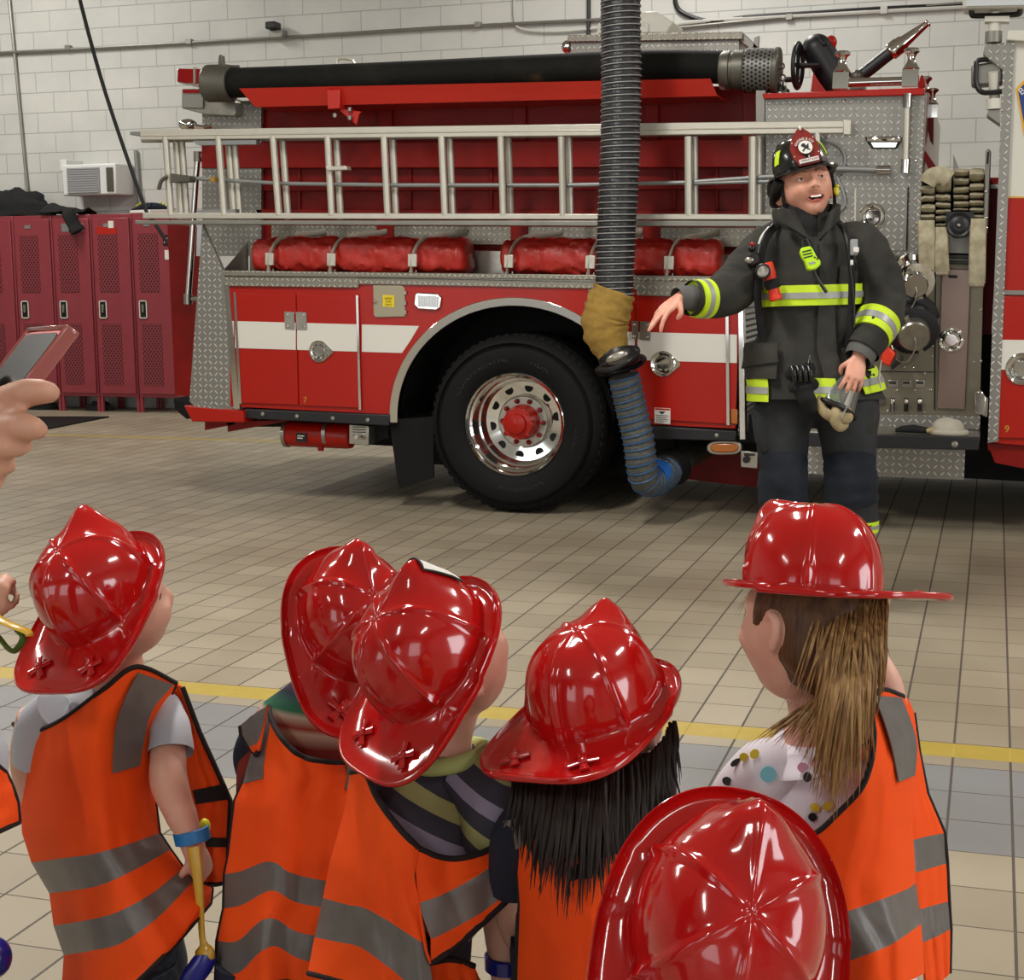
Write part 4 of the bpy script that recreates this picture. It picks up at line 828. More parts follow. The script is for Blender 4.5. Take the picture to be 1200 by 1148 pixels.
# scene lights on telescoping poles at the back of the cab
b = TB(); b.tpoly([(1128, -6), (1215, -8), (1215, 8), (1128, 10)], -.1, .12); l1 = part('scene_light', b, 'white', bevel=.01)
b = TB(); b.tpoly([(1132, -4), (1210, -5), (1210, 5.5), (1132, 7)], -.115, -.09); b.build('glass', 'lens_white', l1)
b = TB(); b.tube(smooth_path([tp(1139, 11, -.02), tp(1139, 17, -.02), tp(1146, 18.5, -.02), tp(1190, 17, -.02), tp(1195, 14, -.02), tp(1195, 8, -.02)], 4), .014, 8); b.build('guard', 'black', l1)
b = TB(); b.tube([tp(1166, 14, 0), tp(1165, 37, 0)], .03, 14); b.tpoly([(1154, 19), (1183, 18.5), (1183, 25), (1154, 25)], -.04, .06); b.build('pole', 'white', l1)
b = TB(); b.tube([tp(1164.5, 37, 0), tp(1164, 50, 0)], .042, 16); b.build('collar', 'alu_d', l1)
b = TB(); b.tpoly([(1154, 52), (1176, 50), (1175, 82), (1152, 64)], -.02, .2); b.build('mount', 'tread', l1, bevel=.004)
b = TB(); b.tpoly([(1138, 76), (1175, 70), (1175, 98), (1138, 101)], .02, .15); l2 = part('scene_light', b, 'alu_d', bevel=.012)
b = TB(); b.tube(smooth_path([tp(1160, 69.5, .0), tp(1146, 71, .0), tp(1144, 78, .0), tp(1144, 98, .0), tp(1150, 107.5, .0), tp(1160, 108.5, .0), tp(1175, 107, .0)], 4), .013, 8); b.build('guard', 'black', l2)
b = TB(); b.tube([tp(1164, 84, 0), tp(1166, 122, .05)], .026, 12); b.tube([tp(1165, 116, 0), tp(1165, 128, 0)], .04, 14); b.build('pole', 'white', l2)
b = TB(); b.tpoly([(1159, 128), (1172, 128), (1172, 146), (1156, 135)], -.02, .15); b.build('mount', 'alu_d', l2, bevel=.004)
# roof box
b = TB(); b.tpoly([(669, 50), (866, 47), (866, 72), (669, 72)], .9, 1.5); rb = part('roof_box', b, 'tread', smooth=0)
b = TB(); b.tpoly([(665, 41), (870, 37), (870, 46), (665, 49)], .87, 1.53); b.build('lid', 'tread_w', rb, bevel=.004)
b = TB(); b.ball(tp(665, 55, .95), .04, 10, 8); b.build('latch', 'chrome', rb)
b = TB(); b.tpoly([(868, 37), (888, 55), (884, 60), (868, 48)], .9, 1.0); b.tpoly([(884, 44), (889, 42), (888, 60), (882, 58)], .9, .95); b.build('strut', 'alu_d', rb)
b = TB(); b.tpoly([(700, 27), (760, 26), (760, 39), (700, 40)], 1.0, 1.3); b.tpoly([(748, 14), (770, 13), (789, 26), (785, 32), (782, 39), (752, 39)], 1.02, 1.35); vb = part('roof_ventilator', b, 'white', bevel=.01)
b = TB(); b.ball(tp(755, 30.5, 1.01), .012, 8, 6); b.build('catch', 'steel', vb)
# deck gun
DY = .75
b = TB(); b.tube([tp(957.5, 58, DY), tp(965, 69, DY), tp(976, 87, DY), tp(986, 103, DY), tp(990, 110, DY)], .088, 24); b.ball(tp(957.5, 58, DY), .088, 24, 14); b.tube(smooth_path([tp(953, 48, DY - .02), tp(958, 44, DY - .05), tp(967, 53, DY - .08)], 5), .012, 8); dg = part('deck_gun', b, 'satin', smooth=1.)
b = TB(); b.tpoly([(953, 85), (960, 96), (968, 107), (950, 107)], DY - .1, DY + .1); b.build('base', 'red', dg)
b = TB(); c = tp(935, 77, DY - .12); T = frame(c, (0, 0, 1), (1, -.25, 0)); b.lathe([(.085 + .013 * cos(a), .013 * sin(a)) for a in [2 * pi * i / 10 for i in range(11)]], T @ Matrix.Diagonal((1.4, .9, 1, 1)), 28)
b.box(-.11, .11, -.01, .01, -.008, .008, T); b.box(-.01, .01, -.07, .07, -.008, .008, T); b.tube([c, c + V((.12, 0, 0))], .015, 8); q = tp(932, 93, DY - .12); b.tube([q, q + V((-.06, 0, 0))], .016, 8); b.build('handwheel', 'black', dg)
b = TB(); b.tube(smooth_path([tp(974, 62, DY), tp(977, 48, DY), tp(973, 45, DY), tp(974, 50, DY), tp(980, 52, DY)], 4), .018, 8); b.build('red_lever', 'red', dg)
b = TB(); a, c = tp(1005, 92, DY), tp(1048, 58, DY); d = (c - a).normalized(); b.lathe([(.042, 0), (.045, .02), (.038, .03), (.038, (c - a).length)], frame(a, (0, 1, 0), d), 20); b.build('barrel', 'satin', dg)
b = TB(); c2 = tp(1082, 24, DY); L = (c2 - c).length; b.lathe([(.042, -.03), (.050, -.02), (.050, .03), (.045, .04), (.045, .055), (.036, .07), (.018, L), (.022, L + .006), (.020, L + .015), (.013, L + .01)], frame(c, (0, 1, 0), d), 24); b.build('nozzle_tip', 'chrome', dg)
b = TB(); a = tp(1004, 90, DY - .05); b.ball(a, .04, 12, 8); b.tpoly([(985, 99), (1012, 97), (1012, 104), (985, 106)], DY - .1, DY + .1); b.build('swivel', 'iron', dg)
# exhaust pipe that the duct clips on to
E0 = tp(800, 536, .32); E1 = tp(850, 490, .7)
b = TB(); a, c = tp(795, 541, .12), tp(835, 520, .9); b.lathe([(.062, 0), (.066, .01), (.066, (c - a).length)], frame(a, (0, 0, 1), c - a), 24); ex = part('exhaust_pipe', b, 'iron')
# ---------------------------------------------------------------- gear carried on the engine
# two-section ladder
def rail_box(b, x0, y0a, x1, y1a, h, ya, yb):
    "rail from pixel (x0,y0a) to (x1,y1a) (top edge), h pixels deep"
    b.tpoly([(x0, y0a), (x1, y1a), (x1, y1a + h), (x0, y0a + h)], ya, yb)
LA, LB = -.09, .0
ld = tthing('ladder', 'long aluminium two-section ladder racked flat along the fire engine side', 'ladder', tp(560, 260, -.05))
b = TB(); rail_box(b, 163, 152.5, 995, 141, 0, LA, LA)
b = TB(); b.tpoly([(164, 152), (995, 141), (995, 156), (164, 164)], LA, LA + .03); b.tpoly([(164, 158), (990, 148), (990, 150), (164, 160)], LA - .004, LA + .01); part('rail', b, 'alu', ld, bevel=.005)
b = TB(); b.tpoly([(167, 249), (905, 251), (905, 257.5), (167, 256)], LA, LA + .03); part('rail', b, 'alu', ld, bevel=.004)
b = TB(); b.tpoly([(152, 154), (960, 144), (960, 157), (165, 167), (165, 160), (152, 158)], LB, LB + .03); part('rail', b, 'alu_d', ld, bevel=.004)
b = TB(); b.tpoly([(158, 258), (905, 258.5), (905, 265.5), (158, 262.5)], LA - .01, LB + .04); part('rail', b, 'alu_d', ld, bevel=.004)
b = TB(); b.tpoly([(988, 140), (997, 140), (997, 158), (988, 158)], LA - .008, LA + .05); b.tpoly([(904, 250), (908, 250), (908, 266), (904, 266)], LA - .008, LA + .05); part('end_cap', b, 'alu', ld, bevel=.005)
b = TB(); b.tpoly([(225, 165), (300, 164), (300, 169), (232, 170)], LA + .01, LA + .06); b.tpoly([(230, 246), (276, 245), (276, 249), (230, 250)], LA + .01, LA + .06); part('guide_bracket', b, 'zinc', ld)
for i, (xt, xb) in enumerate(((192, 198.5), (254, 261), (318, 325), (382, 387), (448, 452.5), (515.5, 519.5), (585, 588), (656, 658), (731, 731), (804.5, 805), (880, 879.5))):
    b = TB(); p, q = tp(xt + 2, 160, LA + .015), tp(xb + 2, 252, LA + .015); b.tube([p, q], .021, 12); part('rung', b, 'alu', ld)
    b = TB(); k = 14 - i * .55
    p, q = tp(xt + k, 160, LB + .02), tp(xb + k, 257, LB + .02); b.tube([p, q], .021, 12); part('rung', b, 'alu', ld)
    if i < 2:
        b = TB(); p, q = tp(xt + k + 7, 160, LB + .02), tp(xb + k + 7, 257, LB + .02); b.tube([p, q], .019, 12); part('rung', b, 'alu', ld)
b = TB(); p, q = tp(957.5, 150, LA + .015), tp(958, 190, LA + .015); b.tube([p, q], .016, 10); part('rung', b, 'alu', ld)
b = TB(); P = [(197, 205), (230, 209), (260, 211), (330, 215), (470, 217), (660, 217), (800, 214), (900, 207), (955, 206)]
b.tube([tp(x, y, LA + .05) for x, y in P], .012, 8); b.tube([tp(x, y, LA + .05) for x, y in ((800, 215), (880, 213), (955, 212))], .010, 8); part('halyard', b, 'zinc', ld)
b = TB(); b.tpoly([(200, 203), (222, 206), (222, 213), (200, 214)], LA - .03, LA + .05); b.tube(smooth_path([tp(196, 206, LA - .02), tp(189, 212, LA - .02), tp(186, 222, LA - .02)], 4), .013, 8); part('pawl', b, 'iron', ld, bevel=.004)
b = TB(); b.tpoly([(246, 207), (251, 207), (251, 213), (246, 213)], LA - .02, LA + .03); part('pulley', b, 'tan', ld)
b = TB(); b.tpoly([(381, 194.5), (405, 194), (407, 199), (383, 200)], LA - .03, LA + .04); part('ladder_lock', b, 'alu', ld, bevel=.005)
# suction hose with couplings and strainer
SY = .16
hs = tthing('suction_hose', 'black hard suction hose lying in the red tray on top of the hose bed', 'suction hose', tp(560, 110, SY))
P = [(262, 97.5), (340, 95), (450, 91), (560, 86), (660, 81.5), (760, 78), (850, 79)]
b = TB(); b.tube(smooth_path([tp(x, y, SY) for x, y in P], 6), .089, 28); part('hose', b, 'suction', hs, smooth=1)
a, c = tp(243, 98, SY), tp(272, 97.5, SY); T = frame(a, (0, 0, 1), c - a); L = (c - a).length
b = TB(); b.lathe([(.07, -.004), (.104, -.004), (.112, .01), (.112, L * .8), (.106, L)], T, 32); cpl = part('coupling', b, 'iron', hs, smooth=.5)
b = TB(); q = tp(257, 82, SY); b.tpoly([(256, 64), (260, 64), (261.5, 80), (255, 80)], SY - .02, SY + .02); b.build('lug', 'iron', cpl, bevel=.006)
b = TB(); b.tube([tp(270, 79, SY), tp(280, 79, SY)], .014, 8); b.build('clamp_screw', 'iron', cpl)
a, c = tp(848, 82.5, SY), tp(872, 82, SY); d = (c - a); T = frame(a, (0, 0, 1), d); L = d.length
b = TB(); b.lathe([(.085, -.02), (.10, -.015), (.104, 0), (.104, .035), (.095, .04), (.095, .055), (.106, .058), (.106, L), (.10, L + .01)], T, 32); part('coupling', b, 'iron', hs, smooth=.4)
c = tp(873, 82, SY); e = tp(912, 83, SY); d = e - c; T = frame(c, (0, 0, 1), d); L = d.length
MAT['perf'] = (lambda t: (lambda xyz: (t.base(t.mix(t.math('LESS_THAN', t.math('ADD', t.math('POWER', t.math('SUBTRACT', t.math('FRACT', t.math('DIVIDE', xyz[0], .022)), .5), 2.), t.math('POWER', t.math('SUBTRACT', t.math('FRACT', t.math('ADD', t.math('DIVIDE', xyz[2], .022), t.math('MULTIPLY', t.math('FLOOR', t.math('DIVIDE', xyz[0], .022)), .5))), .5), 2.)), .085), hexc('#6b6a66'), hexc('#060606'))), t.set(Metallic=.5, Roughness=.45), t.m)[-1])(t.sep(t.obj())))(NT('perforated_iron'))
b = TB(); b.lathe([(.112, 0), (.118, .01), (.118, L * .9)], T, 40); st = part('strainer', b, 'perf', hs, smooth=.5)
b = TB(); b.lathe([(.122, L * .88), (.125, L * .9), (.125, L), (.118, L + .006), (0, L + .006)], T, 40); b.build('strainer_cap', 'iron', st, smooth=.4)
b = TB(); q = e + V((.02, -.03, 0))
for k in range(5): b.lathe([(.016 + .005 * cos(a), .005 * sin(a)) for a in [2 * pi * i / 8 for i in range(9)]], Matrix.Translation(q + V((.004 * k, 0, .02 - .03 * k))) @ Matrix.Rotation(pi / 2 * (k % 2), 4, 'Z') @ Matrix.Rotation(pi / 2, 4, 'X'), 12)
b.build('chain', 'iron', st)
b = TB(); b.tube(smooth_path([tp(395, 75, SY), tp(397, 69, SY), tp(412, 70, SY), tp(417, 77, SY)], 4), .008, 8); part('handle_loop', b, 'alu', hs)
b = TB(); b.tpoly([(905, 92), (925, 105), (925, 108), (905, 106)], SY, SY + .02); part('cradle', b, 'black')
# red covers rolled up and strapped in the trough
def bag(x0, x1, ya, yb, label, seed, straps):
    a, c = tp(x0, (ya + yb) / 2, .17), tp(x1, (ya + yb) / 2 + 2, .17)
    t = tthing('salvage_cover', label, 'rolled cover', (a + c) / 2 + V((0, 0, -.11)), 'rolled red salvage covers')
    rings = []; n = 40; m = 90
    for j in range(m + 1):
        u = j / m; p = a.lerp(c, u); ring = []
        e = min(1, (u if u < .5 else 1 - u) / .05); k = .72 + .28 * sqrt(max(0, 1 - (1 - e) ** 2))
        sq = 1.
        for s in straps:
            us = (s - x0) / (x1 - x0); sq -= .16 * math.exp(-((u - us) / .018) ** 2)
        for i in range(n):
            th = 2 * pi * i / n; q = V((u * 9 + seed, cos(th) * 1.3, sin(th) * 1.3))
            w = 1 + .14 * noise.noise(q) + .20 * (.35 - abs(noise.noise(q * 1.9))) + .13 * (.3 - abs(noise.noise(q * 4.3 + V((3, 1, 2)))))
            r = .105 * k * sq * w
            ring.append(V((p.x + .01 * noise.noise(q * 2), p.y + 1.12 * r * math.copysign(abs(cos(th)) ** .8, cos(th)), p.z + 1.02 * r * math.copysign(abs(sin(th)) ** .75, sin(th)))))
        rings.append(ring)
    b = TB(); b.loft(rings); b.build('cover', 'tarp', t, smooth=.9)
    for s in straps:
        us = (s - x0) / (x1 - x0); p = a.lerp(c, us); st = tthing('tie_strap', 'grey webbing tie strap with buckle at photo column %d over the %s' % (s, label.split(',')[0]), 'strap', p + V((0, -.12, -.1)), 'tie straps over the red covers')
        pth = [p + V((-.01, -.145, -.12)), p + V((-.012, -.148, -.05)), p + V((0, -.135, .03)), p + V((.02, -.08, .09)), p + V((.07, .02, .118)), p + V((.15, .14, .135)), p + V((.21, .19, .15))]
        b = TB(); b.tube(smooth_path(pth, 5), .022, 8, flat=.25, up=(1, 0, .2)); b.build('webbing', 'strap', st)
        b = TB(); b.box(p.x - .03, p.x + .025, p.y - .165, p.y - .15, p.z - .06, p.z + .015); b.build('buckle', 'alu', st, bevel=.004)
        b = TB(); q = p + V((0, -.155, -.10)); b.tube([q + V((-.02, 0, .02)), q + V((-.02, 0, -.02)), q + V((.02, 0, -.02)), q + V((.02, 0, .02))], .005, 6); b.build('hook', 'steel', st)
    return t
STRAP_LABELS = {}
bag(303, 550, 278, 320, 'left red vinyl cover rolled up behind the double doors, wrinkled, three straps', 2.3, (331, 404, 497))
bag(592, 846, 281, 322, 'right red vinyl cover rolled up beside the hanging duct', 9.1, (607, 703, 793))
sl = ['first tie strap from the left over the left red cover', 'middle tie strap over the left red cover', 'tie strap at the right end of the left red cover', 'tie strap at the left end of the right red cover', 'tie strap over the right red cover, partly hidden by the duct', 'tie strap over the right red cover beside the outstretched hand']
for o, s in zip([o for o in COL.objects if o.name.startswith('tie_strap')], sl): o['label'] = 'grey webbing ' + s
# folded cotton hoses of the crosslay bed: each column is one flaked hose with its loop hanging out
def flaked(name_label, xs, ys, tail, yb, seed, topskew=0):
    x0, x1 = xs; t = tthing('folded_hose', name_label, 'hose', tp((x0 + x1) / 2, ys[-1], yb), 'flaked hoses in the crosslay bed')
    b = TB(); nL = len(ys) - 1
    for k in range(nL):
        ya, yb2 = ys[k], ys[k + 1]; p0 = tp((x0 + x1) / 2 + .8 * noise.noise(V((k * 3.1, seed, 0))), (ya + yb2) / 2, yb); p1 = tp(x0, ya, yb); q1 = tp(x1, yb2, yb); hw = (q1.x - p1.x) / 2; hh = (p1.z - q1.z) / 2
        rings = []
        for u in (-1, -.93, -.5, 0, .5, .93, 1):
            e = 1 if abs(u) < .9 else .9 if abs(u) < .97 else .75; zz = hh * .97 * e; xx = p0.x + hw * u * (1 - .03 * abs(sin(k * 2 + seed)))
            sag = .006 * noise.noise(V((u * 2, k, seed)))
            prof = []
            for i in range(14):
                a = 2 * pi * i / 14; cy, cz = cos(a), sin(a)
                prof.append(V((xx, yb + .16 + (.17 if cy > 0 else .165) * cy - .012 * abs(cz) * 0, p0.z + sag + zz * math.copysign(abs(cz) ** .7, cz))))
            rings.append(prof)
        b.loft(rings)
    b.build('folds', 'hose', t, smooth=.8)
    if tail:
        tx0, tx1, ty0, ty1 = tail; b = TB(); rings = []
        top0 = tp(tx0, ty0, yb - .02); 
        for u in [i / 10 for i in range(11)]:
            y = lerp(ty0, ty1, u); dx = (3 * u * sin(seed)); pa = tp(tx0 + dx, y, yb - .03 - .05 * sin(pi * u * .9)); pb = tp(tx1 + dx * .8, y, yb - .03 - .05 * sin(pi * u * .9)); th = .012
            rings.append([pa + V((0, -th, 0)), pb + V((0, -th, 0)), pb + V((.006, 0, 0)), pb + V((0, th, 0)), pa + V((0, th, 0)), pa + V((-.006, 0, 0))])
        b.loft(rings)
        pa, pb = tp(tx0 + 3 * sin(seed), ty1, yb - .035), tp(tx1 + 2.4 * sin(seed), ty1, yb - .035); b.tube([pa, pb], .02, 12)
        b.build('hanging_loop', 'hose', t, smooth=.8)
    return t
flaked('folded tan hose, leftmost column of the crosslay bed with a long hanging loop', (1079, 1095), (216, 228, 237, 250, 259), (1076.5, 1094, 258, 313), .06, .6)
flaked('folded tan hose with a twisted top fold, second column of the crosslay bed', (1096.5, 1113.5), (202, 226, 236, 244, 251, 260, 267), (1094, 1109, 266, 318), .07, 1.7)
flaked('folded tan hose column standing above the round siren speaker', (1117.5, 1135), (196, 207, 217, 227, 234, 243, 248), None, .09, 2.2)
flaked('folded tan hose, right column beside the slotted divider, with the longest loop', (1136.5, 1152.5), (195, 213, 224, 233, 242, 250, 258), (1138, 1155, 256, 332), .06, 3.9)
b = TB(); P = smooth_path([tp(1086, 215, .03), tp(1092, 207, .03), tp(1104, 205, .04), tp(1112, 210, .05)], 4); b.tube(P, .045, 10, flat=.4, up=(0, 1, .3)); o = b.build('fold', 'hose', [o for o in COL.objects if o.name == 'folded_hose.001'][0], smooth=1)
# things left on the running board
zb = zs
q = tp(1110, 510, -.25); T = TM @ Matrix.Translation((q.x, -.2, zb))
t = thing('knit_cap', 'pale grey knit cap lying on the running board of the engine', 'cap', mat=T)
b = MB(T); rings = []
for j in range(10):
    th = pi * .5 * (1 - j / 9); ring = []
    for i in range(24):
        a = 2 * pi * i / 24; d = V((sin(th) * cos(a), sin(th) * sin(a), cos(th))); w = 1 + .16 * noise.noise(d * 2 + V((4, 2, 1)))
        ring.append(V((d.x * .092 * w, d.y * .075 * w, .002 + d.z * .088 * w)))
    rings.append(ring)
b.loft(rings); MAT['capgrey'] = pbr('cap_grey', '#a8a294', .95, bump=.3, bscale=120); b.build('crown', 'capgrey', t, smooth=1.2)
b = MB(T); b.tube([V((.092 * cos(a), .076 * sin(a), .016)) for a in [2 * pi * i / 24 for i in range(24)]], .015, 8, closed=True); b.build('cuff', 'capgrey', t, smooth=1.2)
q = tp(1072, 508, -.25); T = TM @ Matrix.Translation((q.x, -.22, zb))
t = thing('glove', 'black and tan work glove lying beside the grey cap on the running board', 'glove', mat=T)
b = MB(T); rings = []
for x, w, h in ((-.10, .03, .02), (-.07, .045, .035), (-.01, .05, .045), (.05, .04, .035), (.08, .03, .03)): rings.append([V((x, w * cos(a), .003 + h * (.5 + .5 * sin(a)))) for a in [2 * pi * i / 12 for i in range(12)]])
b.loft(rings); b.build('palm', 'blackcloth', t, smooth=1.2)
b = MB(T)
for k in range(4): b.tube(smooth_path([V((.06, -.03 + .02 * k, .02)), V((.10, -.035 + .024 * k, .026)), V((.13 + .01 * (k % 2), -.038 + .026 * k, .012))], 3), [.012, .012, .012, .011, .011, .010, .009], 8)
b.build('fingers', 'leather', t, smooth=1.2)
# hanging exhaust duct
GY = -.42
dt = thing('exhaust_hose', 'tall flexible black exhaust duct hanging from above to the tail pipe', 'exhaust hose', mat=TM @ Matrix.Translation(tp(745, 540, -.3)))
def ducttube(pts, r, m, wirem, ribs, wr, nm):
    Q = smooth_path(pts, 10); P = []
    L = [0.]
    for a, b_ in zip(Q, Q[1:]): L.append(L[-1] + (b_ - a).length)
    N = ribs * 6
    def pt(s):
        s = min(max(s, 0), L[-1] - 1e-6)
        for i in range(len(L) - 1):
            if L[i] <= s <= L[i + 1]: return Q[i].lerp(Q[i + 1], (s - L[i]) / (L[i + 1] - L[i]))
        return Q[-1]
    ctr = [pt(L[-1] * i / N) for i in range(N + 1)]
    rr = [r * (.955 + .045 * abs(cos(pi * i / 6))) for i in range(N + 1)]
    b = TB(); b.tube(ctr, rr, 36, up=(1, 0, 0)); o = part(nm, b, m, dt, smooth=1.2)
    b = TB(); S = ribs * 28; path = []
    for i in range(S + 1):
        s = L[-1] * i / S; c = pt(s); d = (pt(s + .004) - pt(s - .004)).normalized(); u = V((1, 0, 0)); w = d.cross(u).normalized(); u = w.cross(d)
        a = 2 * pi * i / 28; path.append(c + u * cos(a) * r * 1.015 + w * sin(a) * r * 1.015)
    b.tube(path, wr, 5); b.build('spiral_wire', wirem, o, smooth=1.2)
    return o
ducttube([tp(727.5, -60, GY), tp(727.5, 20, GY), tp(728, 100, GY), tp(726.5, 180, GY), tp(722.5, 270, GY), tp(719.5, 350, GY)], .104, 'ducthose', 'wire', 56, .0028, 'upper_duct')
b = TB(); rings = []; path = smooth_path([tp(720, 338, GY), tp(714, 358, GY), tp(709, 378, GY), tp(713, 400, GY), tp(722, 424, GY)], 8); n = 32
for j, c in enumerate(path):
    d = (path[min(j + 1, len(path) - 1)] - path[max(j - 1, 0)]).normalized(); u = V((0, 1, 0)); w = d.cross(u).normalized(); u = w.cross(d); t_ = j / (len(path) - 1)
    r = .107 + .022 * sin(pi * min(1, t_ * 1.25)) - .03 * max(0, t_ - .7) / .3
    rings.append([c + w * (cos(a) * r * (1 + .07 * noise.noise(V((cos(a) * 1.2, sin(a) * 1.2, j * .6))) + .05 * sin(j * 1.3 + 3 * noise.noise(V((cos(a) * 1.4, sin(a) * 1.4, j * .2)))))) + u * (sin(a) * r * (1 + .05 * noise.noise(V((cos(a) * 1.2, sin(a) * 1.2, j * .6 + 9))))) for a in [2 * pi * i / n for i in range(n)]])
b.loft(rings); part('fabric_sleeve', b, 'tan', dt, smooth=1)
c, d = tp(726, 422, GY), (tp(733, 446, GY) - tp(714, 390, GY)).normalized()
T = frame(c, (1, 0, .2), d + V((0, -.25, 0)))
b = TB(); b.lathe([(.08, -.05), (.105, -.045), (.112, -.02), (.105, .02), (.09, .03)], T, 36); part('connector', b, 'black', dt, smooth=.5)
b = TB(); T2 = frame(c + d * .028, (1, 0, .2), d + V((0, -.25, 0))); b.lathe([(.125 + .017 * cos(a), .017 * sin(a)) for a in [2 * pi * i / 12 for i in range(13)]], T2, 40); part('clamp_ring', b, 'satin', dt)
b = TB(); q = tp(723, 419, GY - .14); T3 = frame(q, (1, 0, .45), (0, -1, -.1)); b.ball((0, 0, 0), (.066, .032, .02), 18, 10, T3.to_3x3()); b.v = [p + q for p in b.v]; part('connector_plate', b, 'steel', dt)
MAT['plate'] = pbr('bright_plate', '#b9c0c8', .25, .6)
b = TB(); b.tube(smooth_path([tp(703, 436, GY - .08), tp(701, 433, GY - .14), tp(716, 433, GY - .18), tp(734, 424, GY - .17), tp(747, 414, GY - .1)], 5), .016, 10); b.ball(tp(744, 411, GY), .03, 10, 8); part('release_lever', b, 'black', dt)
ducttube([tp(731, 440, GY + .02), tp(740, 480, GY + .05), tp(748, 515, GY + .07), tp(752, 545, GY + .09), tp(757, 562, GY + .14), tp(770, 562, GY + .26), tp(783, 552, GY + .38)], .084, 'ducthose2', 'bluewire', 22, .0045, 'lower_duct')
a, c = tp(764, 561, GY + .22), tp(790, 546, .10); d = c - a; L = d.length
b = TB(); b.lathe([(.09, 0), (.092, .01), (.092, L * .3), (.09, L * .32)], frame(a, (0, 0, 1), d), 32); part('end_band', b, 'blue', dt)
b = TB(); b.lathe([(.084, L * .32), (.092, L * .34), (.092, L * .62), (.084, L * .64)], frame(a, (0, 0, 1), d), 32); part('end_ring', b, 'steel', dt)
b = TB(); b.lathe([(.084, L * .62), (.098, L * .66), (.104, L * .8), (.11, L * .98), (.07, L * .99)], frame(a, (0, 0, 1), d), 32); part('end_cuff', b, 'rubber', dt)
# ---------------------------------------------------------------- figures: shared builders
def gauss(p, c, s): return math.exp(-sum(((a - b_) / k) ** 2 for a, b_, k in zip(p, c, s)))
def head_rings(T, H=.24, adult=True, open_mouth=0., n=56, m=44, fat=1.):
    "head as one displaced surface in T: x right, y face forward, z up, centre of the skull at the origin"
    k = H / .24; rings = []
    for j in range(m + 1):
        th = pi * j / m; th = min(max(th, .03), pi - .03); ring = []
        for i in range(n):
            a = 2 * pi * i / n + pi / 2; d = V((sin(th) * cos(a), sin(th) * sin(a), cos(th)))
            x, y, z = d.x * .079 * fat, d.y * .098, d.z * .12
            if z < 0:
                q = -z / .12; jw = (.40 if adult else .34) * q ** 1.5
                x *= 1 - jw * (1 if d.y > -.2 else .8); y = y * (1 - .22 * q * q) + .018 * q * (1 if d.y > 0 else .4)
                if d.y < -.1: y += (.045 if adult else .03) * q * min(1, -d.y * 1.3)
            if not adult: x *= 1.03 + .06 * gauss((x, y, z), (x, .06, -.035), (1, .06, .03))
            f = max(0, d.y); p = V((x, y, z))
            o = 0.
            o += .024 * gauss((x, z), (0, -.022), (.011, .016)) * (f > .4) * (1 if adult else .6)      # nose tip
            o += .011 * gauss((x, z), (0, .004), (.010, .022)) * (f > .4) * (1 if adult else .4)      # bridge
            o += .008 * (gauss((x, z), (.014, -.028), (.007, .007)) + gauss((x, z), (-.014, -.028), (.007, .007))) * (f > .4)   # wings
            o -= .012 * (gauss((x, z), (.033, .008), (.016, .011)) + gauss((x, z), (-.033, .008), (.016, .011))) * (f > .3)      # sockets
            o += .006 * (gauss((x, z), (.033, .026), (.022, .007)) + gauss((x, z), (-.033, .026), (.022, .007))) * (f > .3)      # brows
            o += .008 * (gauss((x, z), (.045, -.028), (.02, .02)) + gauss((x, z), (-.045, -.028), (.02, .02))) * (f > .1)        # cheeks
            o += .007 * gauss((x, z), (0, -.058), (.024, .008)) * (f > .4)                                                        # lips
            o -= (.004 + .02 * open_mouth) * gauss((x, z), (0, -.062), (.022, .003 + .009 * open_mouth)) * (f > .4)
            o += .009 * gauss((x, z), (0, -.098), (.02, .014)) * (f > .2)                                                         # chin
            p += V((d.x * .4, 1 if d.y > 0 else 0, 0)) * o
            ring.append(T @ (p * k))
        rings.append(ring)
    return rings
def add_ear(b, T, side, k=1.):
    path = [(0, -.030, -.030), (.012, -.036, -.028), (.018, -.046, -.005), (.018, -.042, .016), (.013, -.028, .022), (.006, -.018, .012)]
    c = [T @ (V((side * (.072 + x), y + .022, z - .006)) * k) for x, y, z in path]
    b.tube(smooth_path(c, 4), [.0055 * k + .003 * k * sin(pi * i / 20) for i in range(21)], 8)
    b.ball(T @ (V((side * .078, -.014, -.012)) * k), (.008 * k, .016 * k, .024 * k), 10, 8, T.to_3x3())
